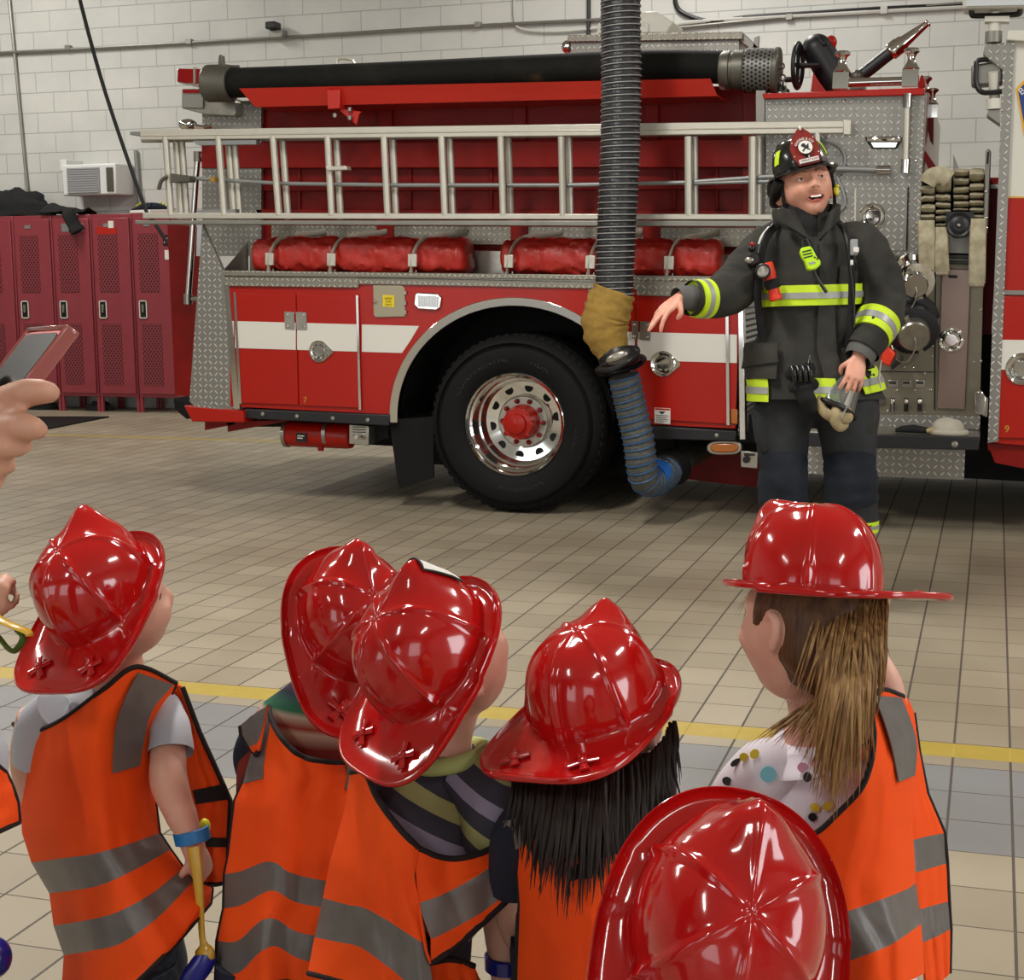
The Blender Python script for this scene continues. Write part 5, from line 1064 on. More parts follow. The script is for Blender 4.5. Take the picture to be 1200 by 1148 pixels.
def hand_mb(b, T, side=1, curl=(.5, .5, .6, .7), thumb=.4, s=1., spread=.12):
    "hand in T: wrist at the origin, fingers along +y, back of the hand up (+z); thumb on side*x"
    rings = []
    for y, w, h in ((-.03, .026, .020), (0, .028, .019), (.03, .038, .017), (.06, .042, .015), (.085, .041, .013), (.095, .034, .010)):
        rings.append([T @ (V((w * cos(a), y, h * sin(a))) * s) for a in [2 * pi * i / 14 for i in range(14)]])
    b.loft(rings)
    for k in range(4):
        x = (.030 - .020 * k) * side; L = (.040, .046, .043, .033)[k]; c = curl[k]; r = (.0092, .0095, .009, .008)[k]
        p = V((x, .080 + (.004, .01, .006, -.004)[k], .002)); a = .0; P = [p - V((0, .03, 0)), p.copy()]
        sx = side * (1.5 - k) * spread
        for q, (l, cc) in enumerate(((L, c * .9), (L * .66, c * 1.1), (L * .5, c * .7))):
            a += cc; dv = V((sin(sx) * cos(a), cos(sx) * cos(a), -sin(a)))
            P.append(P[-1] + dv * l * .5); P.append(P[-1] + dv * l * .5)
        b.tube([T @ (q * s) for q in P], [r * s * g for g in (1.05, 1.08, 1, 1.05, .96, 1, .9, .72)], 10)
        e = P[-1]; b.ball(T @ (e * s), r * .74 * s, 8, 6)
    P = [V((.018 * side, .012, -.002)), V((.038 * side, .034, -.010)), V((.052 * side, .058 - .01 * thumb, -.018 - .01 * thumb)), V(((.058 - .016 * thumb) * side, .082 - .014 * thumb, -.028 - .014 * thumb))]
    b.tube([T @ (q * s) for q in smooth_path(P, 3)], [r * s for r in (.012, .013, .0125, .012, .0115, .011, .0105, .0105, .010, .008)], 10)
    b.ball(T @ (P[-1] * s), .008 * s, 8, 6)
def fuse(o, vox, smooth_it=4):
    k = o.modifiers.new('fuse', 'REMESH'); k.mode = 'VOXEL'; k.voxel_size = vox; k.use_smooth_shade = True
    k = o.modifiers.new('soft', 'SMOOTH'); k.factor = .5; k.iterations = smooth_it
    return o
def limb(b, pts, n=22, wr=.0, seed=0., sub=7, flat=1., wf=9., cap=True):
    "tapering cloth limb through (point, radius) pairs, with folds"
    P = smooth_path([p for p, r in pts], sub); R = []
    for (p0, r0), (p1, r1) in zip(pts, pts[1:]): R += [lerp(r0, r1, (lambda t: t * t * (3 - 2 * t))(k / sub)) for k in range(sub)]
    R.append(pts[-1][1]); rings = []; u = None
    for i, c in enumerate(P):
        t = (P[min(i + 1, len(P) - 1)] - P[max(i - 1, 0)]).normalized()
        if u is None: u = t.orthogonal().normalized() if abs(t.z) > .95 else t.cross(V((0, 0, 1))).normalized()
        w = t.cross(u).normalized(); u = w.cross(t).normalized(); ring = []
        for k in range(n):
            a = 2 * pi * k / n; dv = u * cos(a) + w * (sin(a) * flat)
            q = c + dv * R[i]; f = 1 + wr * (noise.noise(V((q.x * wf * 1.2, q.y * wf * 1.2, q.z * wf * 2.2)) + V((seed, 0, 0))) + .6 * sin((c - P[0]).length * 120 + 2.3 * cos(a + seed)) * noise.noise(q * 5 + V((0, seed, 0))))
            ring.append(c + dv * R[i] * f)
        rings.append(ring)
    b.loft(rings, cap); return rings
# ---------------------------------------------------------------- the firefighter
DF = 6.24; S = DF / F
def f(px, py, dz=0.): return cp(px, py, DF - dz)
FF = thing('person', 'firefighter in dark turnout coat and helmet, arm out, speaking beside the pump panel', 'person', tuple(atz(952, 712, 0)))
def rowpx(tab, y): return pl(tab, y)
TOR = [(244, 945, 20, 20), (254, 944, 30, 27), (262, 944, 46, 31), (272, 947, 58, 35), (288, 951, 63, 40), (320, 951, 61, 43), (350, 950, 59, 44), (380, 949, 58, 45), (410, 947, 66, 47), (440, 953, 74, 50), (468, 958, 80, 52)]
def coat(y, ang, off=0.):
    cx, a, bq = pl(TOR, y); e = cos(ang), sin(ang)
    px = cx + a * math.copysign(abs(e[0]) ** .85, e[0]); dz = bq * S * e[1]
    nz = .010 * noise.noise(V((px * .03, y * .05, ang * 1.3))) + .006 * noise.noise(V((px * .11, y * .045, 3 + ang)))
    p = f(px, y, dz); c = f(cx, y, 0); dv = (p - c); dv = dv / (dv.length + 1e-9)
    return p + dv * (nz + off)
b = MB(); ys = [244, 249, 254, 258, 262, 267, 272, 280, 288] + list(range(296, 469, 6)) + [468]
n = 44; rings = [[coat(y, 2 * pi * i / n) for i in range(n)] for y in ys]
b.loft(rings, 'a'); hem = rings[-1]
b.loft([hem, [lerp(p, f(958, 468, 0), .12) + V((0, 0, .006)) for p in hem], [lerp(p, f(958, 462, 0), .2) + V((0, 0, .02)) for p in hem]], False)
coat_o = b.build('coat', 'turnout', FF, smooth=1.2)
def patch(name, y0f, y1f, a0, a1, m, off, parent, nu=26, nv=3, th=.004, thick=True):
    g = []
    for j in range(nv + 1):
        row = []
        for i in range(nu + 1):
            t = i / nu; a = lerp(a0, a1, t); y = lerp(y0f(t) if callable(y0f) else y0f, y1f(t) if callable(y1f) else y1f, j / nv); row.append(coat(y, a, off))
        g.append(row)
    bb = MB(); bb.sheet(g, th); return bb.build(name, m, parent, smooth=1.)
# reflective bands (angle 180 deg = image left, 90 deg = toward the viewer, 0 = image right)
def band(ya, yb, a0, a1, nm='reflective_band', skew=0.):
    h = (yb - ya); f0 = lambda k: (lambda t: ya + h * k + skew * (t - .5))
    o = patch(nm, f0(0), f0(1), radians(a0), radians(a1), 'lime', .019, coat_o); patch('silver_stripe', f0(.36), f0(.66), radians(a0), radians(a1), 'silver', .024, o, th=.003)
band(334, 358, 176, 14, skew=-5)
band(443, 470, 184, 128, skew=2); band(443, 470, 98, 76, skew=1); band(432, 458, 52, 6, skew=-8)
patch('storm_flap', 286, 466, radians(84), radians(66), 'turnout', .010, coat_o, 6, 30, .008)
patch('chest_pocket', 312, 338, radians(62), radians(40), 'turnout', .012, coat_o, 8, 6, .012)
patch('pocket_patch', 308, 317, radians(46), radians(40), 'black', .02, coat_o, 4, 3, .004)
o = patch('hand_pocket', 412, 444, radians(170), radians(118), 'turnout', .018, coat_o, 12, 8, .018); patch('pocket_flap', 402, lambda t: 432 - 8 * t, radians(174), radians(114), 'turnout', .032, o, 12, 6, .010)
patch('hand_pocket', 408, 432, radians(60), radians(22), 'turnout', .014, coat_o, 12, 8, .016)
# sleeves
def fl(*pts): return [(f(x, y, dz), r * S) for x, y, dz, r in pts]
b = MB(); limb(b, fl((918, 284, 0, 24), (900, 292, .0, 28), (880, 314, .05, 28), (862, 335, .10, 27), (842, 348, .17, 24), (822, 350, .22, 20), (808, 349, .25, 19.5)), wr=.10, seed=2, cap='a'); sl = b.build('sleeve', 'turnout', coat_o, smooth=1.2)
def cuff_band(parent, p, q, r0, r1, name='reflective_band'):
    a, c = f(*p), f(*q); d = c - a; L = d.length; T = frame(a, (0, 0, 1), d); k = lambda t: lerp(r0, r1, t) * S
    bb = MB(); bb.lathe([(k(0) * 1.04, 0), (k(0) * 1.075, .001), (k(1) * 1.075, L), (k(1) * 1.04, L)], T, 30); o = bb.build(name, 'lime', parent, smooth=.6)
    bb = MB(); bb.lathe([(k(.33) * 1.078, L * .34), (k(.33) * 1.10, L * .35), (k(.66) * 1.10, L * .66), (k(.66) * 1.078, L * .67)], T, 30); bb.build('silver_stripe', 'silver', o, smooth=.6)
cuff_band(sl, (829, 350, .205), (814, 350, .24), 21.0, 19.9)
b = MB(); limb(b, fl((985, 282, 0, 22), (1008, 290, 0, 29), (1022, 315, 0, 30), (1031, 340, .02, 28), (1034, 362, .05, 26.5), (1025, 385, .11, 24), (1015, 404, .16, 21), (1011, 411, .17, 20.5)), wr=.09, seed=5, cap='a'); sr = b.build('sleeve', 'turnout', coat_o, smooth=1.2)
cuff_band(sr, (1029, 376, .085), (1019, 395, .135), 25.0, 22.0)
# knitted wristlets
b = MB(); limb(b, fl((812, 349, .24, 15), (800, 348, .26, 13), (793, 349, .275, 11.5)), wr=.03, cap=False); b.build('wristlet', 'knit', sl, smooth=1)
b = MB(); limb(b, fl((1014, 403, .16, 18), (1009, 414, .175, 17.5), (1005, 421, .185, 16)), wr=.04, cap=False); b.build('wristlet', 'knit', sr, smooth=1)
# trousers
b = MB(); limb(b, fl((922, 440, 0, 38), (919, 480, 0, 35), (917, 515, .0, 31), (918, 545, .02, 27.5), (917, 575, .02, 28), (917, 600, .0, 27), (917, 618, .0, 26)), n=30, wr=.07, seed=1)
limb(b, fl((990, 440, 0, 40), (992, 480, 0, 37), (994, 515, .0, 33), (996, 545, .02, 29.5), (997, 575, .02, 30.5), (1000, 600, .0, 28.5), (1002, 621, .0, 27)), n=30, wr=.07, seed=7)
limb(b, fl((956, 436, -.02, 40), (956, 466, -.02, 46), (955, 492, 0, 40)), n=30); tr = b.build('trousers', 'turnout_b', FF, smooth=1.2); fuse(tr, .012, 3)
for pts, sd in (([(918, 536, .025, 28), (918, 550, .035, 27.8), (917, 566, .035, 29), (917, 588, .02, 28.8)], 3), ([(996, 536, .025, 30), (996, 550, .035, 30), (997, 566, .035, 31), (999, 588, .02, 30.2)], 8)):
    b = MB(); limb(b, fl(*pts), n=30, wr=.05, seed=sd, wf=14); b.build('knee_patch', 'knee', tr, smooth=1.2)
for x, y in ((917, 606), (1001, 609)):
    b = MB(); T = Matrix.Translation(f(x, y)); b.lathe([(.098, 0), (.1, .002), (.098, -.045), (.096, -.046)], T, 28); o = b.build('ankle_band', 'lime', tr); b = MB(); b.lathe([(.0985, -.014), (.1015, -.015), (.1, -.03), (.0985, -.031)], T, 28); b.build('silver_stripe', 'silver', o)
b = MB(); rings = []
for y, x0, x1, dz in ((452, 1008, 1020, .05), (460, 1005, 1026, .06), (490, 1008, 1028, .07), (505, 1010, 1024, .07), (510, 1012, 1020, .06)): rings.append([f((x0 + x1) / 2 + (x1 - x0) / 2 * math.copysign(abs(cos(a)) ** .5, cos(a)), y, dz - .03 + .06 * math.copysign(abs(sin(a)) ** .5, sin(a))) for a in [2 * pi * i / 20 for i in range(20)]])
b.loft(rings); b.build('cargo_pocket', 'turnout', tr, smooth=1)
b = MB(); rings = []
for y, x0, x1, dz in ((474, 885, 898, .04), (482, 880, 904, .05), (515, 884, 906, .05), (528, 890, 904, .05), (532, 894, 900, .04)): rings.append([f((x0 + x1) / 2 + (x1 - x0) / 2 * math.copysign(abs(cos(a)) ** .5, cos(a)), y, dz - .03 + .06 * math.copysign(abs(sin(a)) ** .5, sin(a))) for a in [2 * pi * i / 20 for i in range(20)]])
b.loft(rings); b.build('cargo_pocket', 'turnout_b', tr, smooth=1)
# boots
HD = V((-FW.x * -1, -FW.y * -1, 0)).normalized() * -1          # horizontal direction toward the viewer
for x in (917, 1003):
    top = f(x, 618); base = V((top.x, top.y, 0)); b = MB()
    limb(b, [(top + V((0, 0, .02)), .075), (base + V((0, 0, .17)), .06), (base + V((0, 0, .09)), .058), (base + V((0, 0, .03)), .06)], n=20)
    limb(b, [(base + V((0, 0, .05)) - HD * .07, .045), (base + V((0, 0, .055)) + HD * .05, .052), (base + V((0, 0, .045)) + HD * .15, .044), (base + V((0, 0, .04)) + HD * .19, .03)], n=18, flat=.9)
    o = b.build('boot', 'rubber', FF, smooth=1.2); fuse(o, .008, 3)
    b = MB(); g = []
    for e in (.0, .022): g.append([base + HD * (.055 + .155 * cos(a)) + V((-HD.y, HD.x, 0)) * (.054 * sin(a) * (1.05 if cos(a) > 0 else .85)) + V((0, 0, .001 + e)) for a in [2 * pi * i / 24 for i in range(24)]])
    b.loft(g); b.build('sole', 'black', o)
# collar and hood
b = MB(); g = []
for j in range(6):
    row = []
    for i in range(33):
        t = i / 32; a = radians(lerp(112, 428, t)); v = j / 5
        side = cos(a); fr = sin(a)
        rad = lerp(33, 38, v) + 2.5 * sin(pi * v); px = 945 + rad * side; top = 239 + (6 if side < 0 else 0) + (10 if fr > .5 else 0); bot = 270 if fr > 0 else 262
        row.append(f(px, lerp(bot, top, v) + 2 * noise.noise(V((t * 6, v * 2, 0))), (25 + 3 * v) * S * fr + .035))
    g.append(row)
b.sheet(g, .014); b.build('collar', 'turnout', coat_o, smooth=1.2)
for x0, x1, x2 in ((915, 930, 948), (982, 975, 960)):
    b = MB(); g = []
    for j in range(7):
        v = j / 6; row = []
        for i in range(9):
            u = i / 8; xa = lerp(x0, x1 + (x2 - x1) * v, u); row.append(f(xa, lerp(243 + 4 * u, 258 + 24 * u, v), .15 + .035 * sin(pi * u) + .01 * v))
        g.append(row)
    b.sheet(g, .01); b.build('lapel', 'turnout', coat_o, smooth=1.2)
b = MB(); limb(b, [(f(944, 236, .0), 27 * S), (f(944, 254, .02), 26 * S), (f(946, 268, .05), 22 * S), (f(950, 285, .09), 14 * S)], n=26, wr=.05); b.build('hood', 'blackcloth', FF, smooth=1.2)
# head: turned a little to the image right, tipped back, leaning
HC = f(944, 220, .03)
cam_back = -FW; hx = RT; hz = UP
def headmat(c, yaw, pit, rol):
    "face toward the viewer; yaw>0 turns to the image right, pitch>0 tips back, roll>0 leans to the image right"
    B = Matrix((( -RT.x, -FW.x, UP.x), (-RT.y, -FW.y, UP.y), (-RT.z, -FW.z, UP.z)))
    R = Matrix.Rotation(radians(rol), 3, 'Y') @ Matrix.Rotation(radians(yaw), 3, 'Z') @ Matrix.Rotation(radians(pit), 3, 'X')
    return Matrix.Translation(c) @ (B @ R).to_4x4()
HT = headmat(HC, 3, 5, 9)
FH = .298; hk = FH / .24
b = MB(); b.loft(head_rings(HT, FH, True, 1., fat=1.06)); add_ear(b, HT, 1, hk * 1.08); add_ear(b, HT, -1, hk * 1.08)
limb(b, [(HT @ V((0, -.02, -.07)), .058), (f(945, 250, .0), .056), (f(946, 275, -.01), .065), (f(950, 300, -.01), .10)], n=20)
limb(b, [(f(950, 296, -.02), .13), (f(950, 350, -.02), .15), (f(953, 440, -.02), .155)], n=20)
for pts in ([(905, 292, 0, 16), (862, 335, .10, 13), (812, 349, .24, 9), (797, 348, .265, 8)], [(1003, 292, 0, 16), (1033, 350, .03, 14), (1014, 403, .16, 9.5), (1007, 418, .18, 8.5)]): limb(b, fl(*pts), n=14)
for x, x2 in ((922, 917), (990, 1002)): limb(b, fl((x, 440, -.01, 26), (x, 500, -.01, 22), ((x + x2) / 2, 548, 0, 17), (x2, 612, 0, 11)), n=14)
# his right hand, held out palm down with two fingers pointing
w = f(797, 348, .265); d1 = (f(778, 364, .28) - w).normalized()
T = frame(w, (f(797, 340, .25) - f(793, 360, .36)).normalized().cross(d1).cross(d1) * 1., d1.cross((f(797, 340, .25) - f(793, 360, .36)).normalized()).cross(d1))
ya = d1; za = (UP * .75 - FW * .4 - RT * .2); za = (za - ya * za.dot(ya)).normalized(); xa = ya.cross(za)
HT1 = Matrix(((xa.x, ya.x, za.x, w.x), (xa.y, ya.y, za.y, w.y), (xa.z, ya.z, za.z, w.z), (0, 0, 0, 1)))
hand_mb(b, HT1, side=-1 if (xa.dot(-FW) < 0) else 1, curl=(.28, .1, .25, .4), thumb=.9, s=1.0, spread=.14)
# his left hand, resting over the face mask, knuckles to the viewer
w = f(1006, 419, .195); ya = (f(999, 452, .225) - w).normalized(); za = (-FW * 1. + RT * .15 + UP * .25); za = (za - ya * za.dot(ya)).normalized(); xa = ya.cross(za)
HT2 = Matrix(((xa.x, ya.x, za.x, w.x), (xa.y, ya.y, za.y, w.y), (xa.z, ya.z, za.z, w.z), (0, 0, 0, 1)))
hand_mb(b, HT2, side=1 if xa.dot(RT) < 0 else -1, curl=(.42, .42, .45, .5), thumb=.8, s=1.0, spread=.13)
body = b.build('body', 'skin', FF, smooth=1.2); fuse(body, .0034, 2)
def hp(x, y, z): return HT @ (V((x, y, z)) * hk)
for s in (-1, 1):
    b = MB(); e = hp(.034 * s, .0795, .008); b.ball(e, (.0105 * hk, .0105 * hk, .0068 * hk), 16, 10, HT.to_3x3()); o = b.build('eye', 'eyew', FF, smooth=1.2)
    b = MB(); q = hp(.034 * s - .001, .0885, .0078); b.ball(q, (.0062, .0034, .0060), 12, 8, HT.to_3x3()); b.build('iris', 'iris', o, smooth=1.2)
    b = MB(); g = []
    for j in range(4):
        g.append([hp(.036 * s + .0155 * cos(a) , .0845 + .010 * sin(a), .0105 + .0075 * j / 3 * sin(a)) for a in [pi * i / 10 for i in range(11)]])
    b.sheet(g, .002); b.build('eyelid', 'skin', FF, smooth=1.2)
    b = MB(); b.tube(smooth_path([hp(.015 * s, .1015, .0245), hp(.030 * s, .1015, .0290), hp(.046 * s, .0945, .0285), hp(.058 * s, .084, .0235)], 4), [.003 * hk] * 3 + [.0034 * hk] * 6 + [.0022 * hk] * 4, 8); b.build('eyebrow', 'brow', FF, smooth=1.2)
b = MB(); T = HT @ Matrix.Scale(hk, 4)
def mouth_ring(r, y, zc=-.0625): return [T @ V((.0255 * r * cos(a), y - 12 * (.0255 * r * cos(a)) ** 2, zc + (.0145 if sin(a) < 0 else .007) * r * sin(a) + .004 * abs(cos(a)))) for a in [2 * pi * i / 28 for i in range(28)]]
b.loft([mouth_ring(.98, .107), mouth_ring(.9, .1055), mouth_ring(.6, .1005), mouth_ring(.2, .099)], 'b'); mo = b.build('mouth', 'mouth', FF, smooth=1.2)
b = MB(); b.tube(mouth_ring(1.06, .1065), .0026 * hk, 8, closed=True); b.build('lips', 'lip', FF, smooth=1.2)
b = MB(); g = [[T @ V((x, .1075 - 14 * x * x, z + .003 * abs(x) / .02)) for x in [-.017 + .034 * i / 12 for i in range(13)]] for z in (-.0575, -.0605, -.0632)]
b.sheet(g, .003); b.build('teeth', 'tooth', mo, smooth=1.2)
b = MB(); b.ball(T @ V((0, .1035, -.0715)), (.013, .006, .0035), 12, 8, T.to_3x3()); b.build('tongue', 'lip', mo, smooth=1.2)
b = MB()
for s in (-1, 1): b.ball(hp(.008 * s, .121, -.0325), (.0036, .0026, .0022), 10, 6, HT.to_3x3())
b.build('nostril', 'mouth', FF, smooth=1.2)
# helmet with leather front
KT = headmat(HT @ V((0, -.012, .060)), 2, 2, 13) @ Matrix.Scale(1.13, 4)
hl = MB(KT); n = 72; rings = []
for j in range(15):
    t = j / 14; ring = []
    for i in range(n):
        a = 2 * pi * i / n; cr = cos(t * pi / 2) ** .62; z = .012 + .118 * sin(t * pi / 2) ** .95
        rib = .006 * max(0, cos(4 * a)) ** 14 * min(1, 4 * cr) * (t > .05)
        ring.append(V(((.098 * cr + rib) * cos(a), (.120 * cr + rib) * sin(a), z + (rib * .8 if t > .7 else 0))))
    rings.append(ring)
hl.loft(rings, 'b'); dome = hl.build('helmet', 'helmet_k', FF, smooth=.9)
hl = MB(KT); rings = []
for (s_, z, e) in ((.97, .014, 0), (1.0, .006, 0), (1.12, -.002, .3), (1.28, -.006, .8), (1.36, -.010, 1), (1.37, -.016, 1), (1.34, -.017, 1), (1.1, -.010, .3), (.95, -.004, 0)):
    ring = []
    for i in range(n):
        a = 2 * pi * i / n; back = max(0, -sin(a)); side = abs(cos(a))
        ex = 1 + (s_ - 1) * (1 + 1.1 * back ** 2 - .15 * side)
        ring.append(V((.098 * ex * cos(a), .120 * ex * sin(a), z - .030 * e * back ** 1.5 + .012 * e * side ** 2 * (1 - back))))
    rings.append(ring)
hl.loft(rings, False); hl.build('brim', 'helmet_k', dome, smooth=.7)
# leather shield: outline in its own plane
lean = radians(20); o_ = V((0, .131, .005)); up_ = V((0, -sin(lean) * .55, cos(lean)))
ST = KT @ frame(o_, (-1, 0, 0), V((0, cos(lean), sin(lean) * .55)))
out = [(-.036, .0), (.036, .0), (.048, .035), (.050, .070), (.042, .098), (.026, .118), (.006, .137), (-.006, .137), (-.026, .118), (-.042, .098), (-.050, .070), (-.048, .035)]
ST = ST @ Matrix.Scale(1.03, 4)
hl = MB(ST)
def cyl(x, y, z): return V((x, y, z - 5.0 * x * x))
hl.prism([cyl(x, y, 0) for x, y in out], [cyl(x, y, .006) for x, y in out]); sh = hl.build('front_shield', 'shield', dome, smooth=.3)
hl = MB(ST); hl.lathe([(.0, .0064), (.0245, .0064), (.0245, .0074), (0, .0074)], Matrix.Translation((0, .062, -.001)), 32); hl.build('shield_disc', 'paper', sh, smooth=0)
hl = MB(ST); text(hl, 'ENGINE & CO', .0125, Matrix.Translation((0, .060, .0045)), .0006, bend=.034); hl.build('shield_lettering', 'paper', sh, smooth=0)
hl = MB(ST); hl.box(-.034, .034, .006, .020, -.0005, .0072); hl.build('shield_bar', 'paper', sh, smooth=0)
hl = MB(ST); text(hl, 'OPERATIONS', .0105, Matrix.Translation((0, .013, .0078)), .0004); hl.build('shield_bar_text', 'shield', sh, smooth=0)
hl = MB(ST)
for a in (.7, -.7): hl.box(-.017, .017, -.0022, .0022, .0064, .0084, Matrix.Translation((0, .06, 0)) @ Matrix.Rotation(a, 4, 'Z'))
hl.ball((-.005, .070, .007), (.008, .007, .0015), 10, 6); hl.ball((.006, .062, .007), (.006, .006, .0015), 10, 6); hl.build('shield_emblem', 'ink', sh, smooth=0)
hl = MB(ST)
for x, y in ((-.046, .04), (.046, .04), (-.042, .09), (.04, .095), (-.03, .012)): hl.ball((x * .93, y, .006 - 5 * x * x), .0025, 8, 6)
hl.ball((0, .134, .008), (.005, .009, .006), 10, 8); hl.build('shield_rivet', 'paper', sh)
for sx in (-1, 1):
    hl = MB(KT); g = []
    for j in range(4):
        t = .16 + .10 * j; g.append([V((sx * (.098 * cos(t * pi / 2) ** .62 + .004) * cos(a), (.12 * cos(t * pi / 2) ** .62 + .004) * sin(a), .012 + .118 * sin(t * pi / 2) ** .95)) for a in [radians(12 + 5 * i + 2 * j) for i in range(4)]])
    hl.sheet(g, .003); hl.build('lime_sticker', 'lime', dome, smooth=1)
# ear flap, chin strap and goggles hanging under the brim
for sx in (-1, 1):
    b = MB(); g = []
    for j in range(5):
        g.append([HT @ V((sx * (.094 + .004 * sin(pi * i / 6)), .020 - .11 * i / 6, .045 - .075 * j / 4 - .02 * (i / 6) * (j / 4))) for i in range(7)])
    b.sheet(g, .006); b.build('ear_flap', 'leather' if sx > 0 else 'blackcloth', dome, smooth=1.2)
    b = MB(); b.tube(smooth_path([HT @ V((sx * .103, .045, .03)), HT @ V((sx * .106, .03, -.03)), HT @ V((sx * .104, .01, -.085)), HT @ V((sx * .10, .0, -.13)), HT @ V((sx * .085, .03, -.175))], 5), .007, 8, flat=.4); b.build('chin_strap', 'blackcloth', dome, smooth=1.2)
b = MB(); q = HT @ V((-.112, .038, -.042)); b.ball(q, (.011, .010, .02), 12, 8, HT.to_3x3()); b.ball(q + V((.004, -.002, .02)), .008, 8, 6); b.build('strap_clip', 'yellowplastic', dome, smooth=1.2)
b = MB(); q = HT @ V((.112, -.03, .0)); b.tube(smooth_path([HT @ V((.11, .045, .03)), HT @ V((.125, .0, -.01)), HT @ V((.115, -.06, -.03)), HT @ V((.08, -.10, -.02))], 5), .028, 14, flat=.6); b.build('goggles', 'black', dome, smooth=1.2)
# breathing apparatus straps
def strap(pts, r, m='blackcloth', nm='harness_strap', flat=.35):
    b = MB(); b.tube(smooth_path([f(*p) for p in pts], 6), r * S, 10, flat=flat, up=(-FW.x, -FW.y, .2)); return b.build(nm, m, FF, smooth=1.2)
strap([(912, 262, .10), (900, 275, .14), (893, 295, .16), (890, 320, .17), (888, 345, .17), (890, 372, .15), (893, 395, .12)], 4.5)
strap([(980, 258, .10), (990, 270, .15), (995, 290, .18), (998, 320, .19), (998, 350, .19), (996, 385, .18), (994, 405, .16)], 4.)
strap([(986, 262, .13), (993, 285, .19), (996, 310, .2), (1000, 345, .2), (1001, 380, .19)], 1.6, 'black', 'air_hose', 1)
strap([(906, 263, .12), (896, 275, .17), (890, 290, .18), (886, 305, .19)], 1.7, 'black', 'air_hose', 1)
strap([(901, 266, .135), (893, 276, .175), (889, 286, .18)], 1.2, 'redwhite', 'hose_trace', 1)
b = MB(); b.ball(f(881, 291, .175), 4.5 * S, 12, 8); T = frame(f(882, 304, .19), RT, -FW); b.lathe([(7 * S, -.02), (8 * S, 0), (8 * S, .02), (6 * S, .028), (0, .03)], T, 20); b.build('pressure_gauge', 'black', FF, smooth=.6)
b = MB(); T = frame(f(878, 305, .215), RT, -FW + UP * .4); b.ball(f(878, 305, .212), (5.5 * S, 2.6 * S, 4 * S), 14, 8); b.build('gauge_lens', 'steel', FF, smooth=1.2)
b = MB(); b.ball(f(881.5, 286, .19), 2.6 * S, 10, 8); b.build('red_button', 'red', FF, smooth=1.2)
b = MB(); T = frame(f(1000.5, 290, .21), RT, -FW); b.box(-4 * S, 4 * S, -9 * S, 9 * S, -.01, .015, T); b.build('strap_buckle', 'buckle', FF, bevel=.004)
b = MB(); T = frame(f(1003, 293, .225), RT, -FW); b.box(-3 * S, 3 * S, -3 * S, 3 * S, -.01, .01, T); b.box(-6 * S, -3 * S, -17 * S, -11 * S, -.01, .004, T); b.build('buckle_tab', 'paper', FF, bevel=.003)
# ---- things he carries
def fthing(nm, label, cat, p): return thing(nm, label, cat, tuple(p))
t = fthing('radio_microphone', 'lime green speaker microphone clipped on the front of the turnout coat', 'microphone', f(949, 303, .2))
T = frame(f(949, 302, .225), (RT - UP * -.25).normalized(), -FW + UP * .1)
b = MB(T); out = [(-.026, .045), (-.034, .03), (-.034, .012), (-.026, -.01), (-.024, -.046), (-.006, -.052), (.012, -.05), (.032, -.04), (.036, -.024), (.026, -.008), (.018, .03), (.012, .044)]
b.prism([V((x, y, -.012)) for x, y in out], [V((x, y, .014)) for x, y in out]); b.build('body', 'limeplastic', t, smooth=.4, bevel=.005)
b = MB(T)
for k in range(3): b.box(-.027, .010, .024 - .012 * k, .029 - .012 * k, .0135, .0155)
b.ball((.016, -.006, .014), .004, 8, 6); b.ball((.024, -.014, .014), .004, 8, 6); b.build('speaker_slot', 'ink', t)
b = MB(T); b.box(-.014, .012, -.030, -.021, .0135, .0155); b.build('label', 'silver', t)
b = MB(); b.tube(smooth_path([T @ V((.0, -.05, 0)), T @ V((.01, -.09, -.006)), T @ V((.03, -.15, -.008))], 5), .007, 8); b.tube([T @ V((-.012, .045, -.008)), T @ V((-.008, .075, -.012)), T @ V((.01, .078, -.012)), T @ V((.014, .046, -.008))], .006, 8); b.build('cord', 'black', t)
t = fthing('flashlight', 'orange right-angle flashlight strapped to the chest of the turnout coat', 'flashlight', f(904, 332, .2))
A, B = f(898, 308, .225), f(910, 352, .215); d = B - A; L = d.length; T = frame(A, -FW, d)
b = MB(); b.lathe([(0, 0), (.020, .0), (.026, .006), (.026, .05), (.023, .055), (.023, L * .85), (.026, L * .87), (.026, L - .004), (.02, L), (0, L)], T, 24); b.build('body', 'orangeplastic', t, smooth=.6)
b = MB(); b.lathe([(.0255, L * .44), (.030, L * .45), (.030, L * .68), (.0255, L * .69)], T, 24); b.build('holder_strap', 'blackcloth', t)
T2 = frame(f(894.5, 318, .245), RT, (-FW - RT * .35)); b = MB(); b.lathe([(.026, -.02), (.030, .0), (.030, .015), (.026, .017), (.024, .010), (0, .008)], T2, 24); b.build('lamp_head', 'black', t, smooth=.5)
b = MB(); b.lathe([(.023, .0105), (.014, .013), (0, .014)], T2, 20); b.build('lens', 'steel', t, smooth=1)
t = fthing('work_gloves', 'pair of black gloves clipped at the front hem of the turnout coat', 'gloves', f(942, 470, .2))
b = MB(); T = frame(f(940, 438, .215), RT, -FW)
for k, (x, y, r) in enumerate(((-.035, .0, .036), (.02, .012, .04), (.0, -.035, .042), (.035, -.04, .034), (-.03, -.05, .03))): b.ball(T @ V((x, y, .0)), (r, r * .8, r * .62), 14, 10, T.to_3x3() @ Matrix.Rotation(k, 3, 'Z'))
limb(b, [(T @ V((.0, -.05, 0)), .04), (T @ V((.02, -.10, .0)), .036), (T @ V((.045, -.15, -.01)), .02)], n=12, wr=.1); o = b.build('palm', 'blackcloth', t, smooth=1.2); fuse(o, .005, 2)
b = MB()
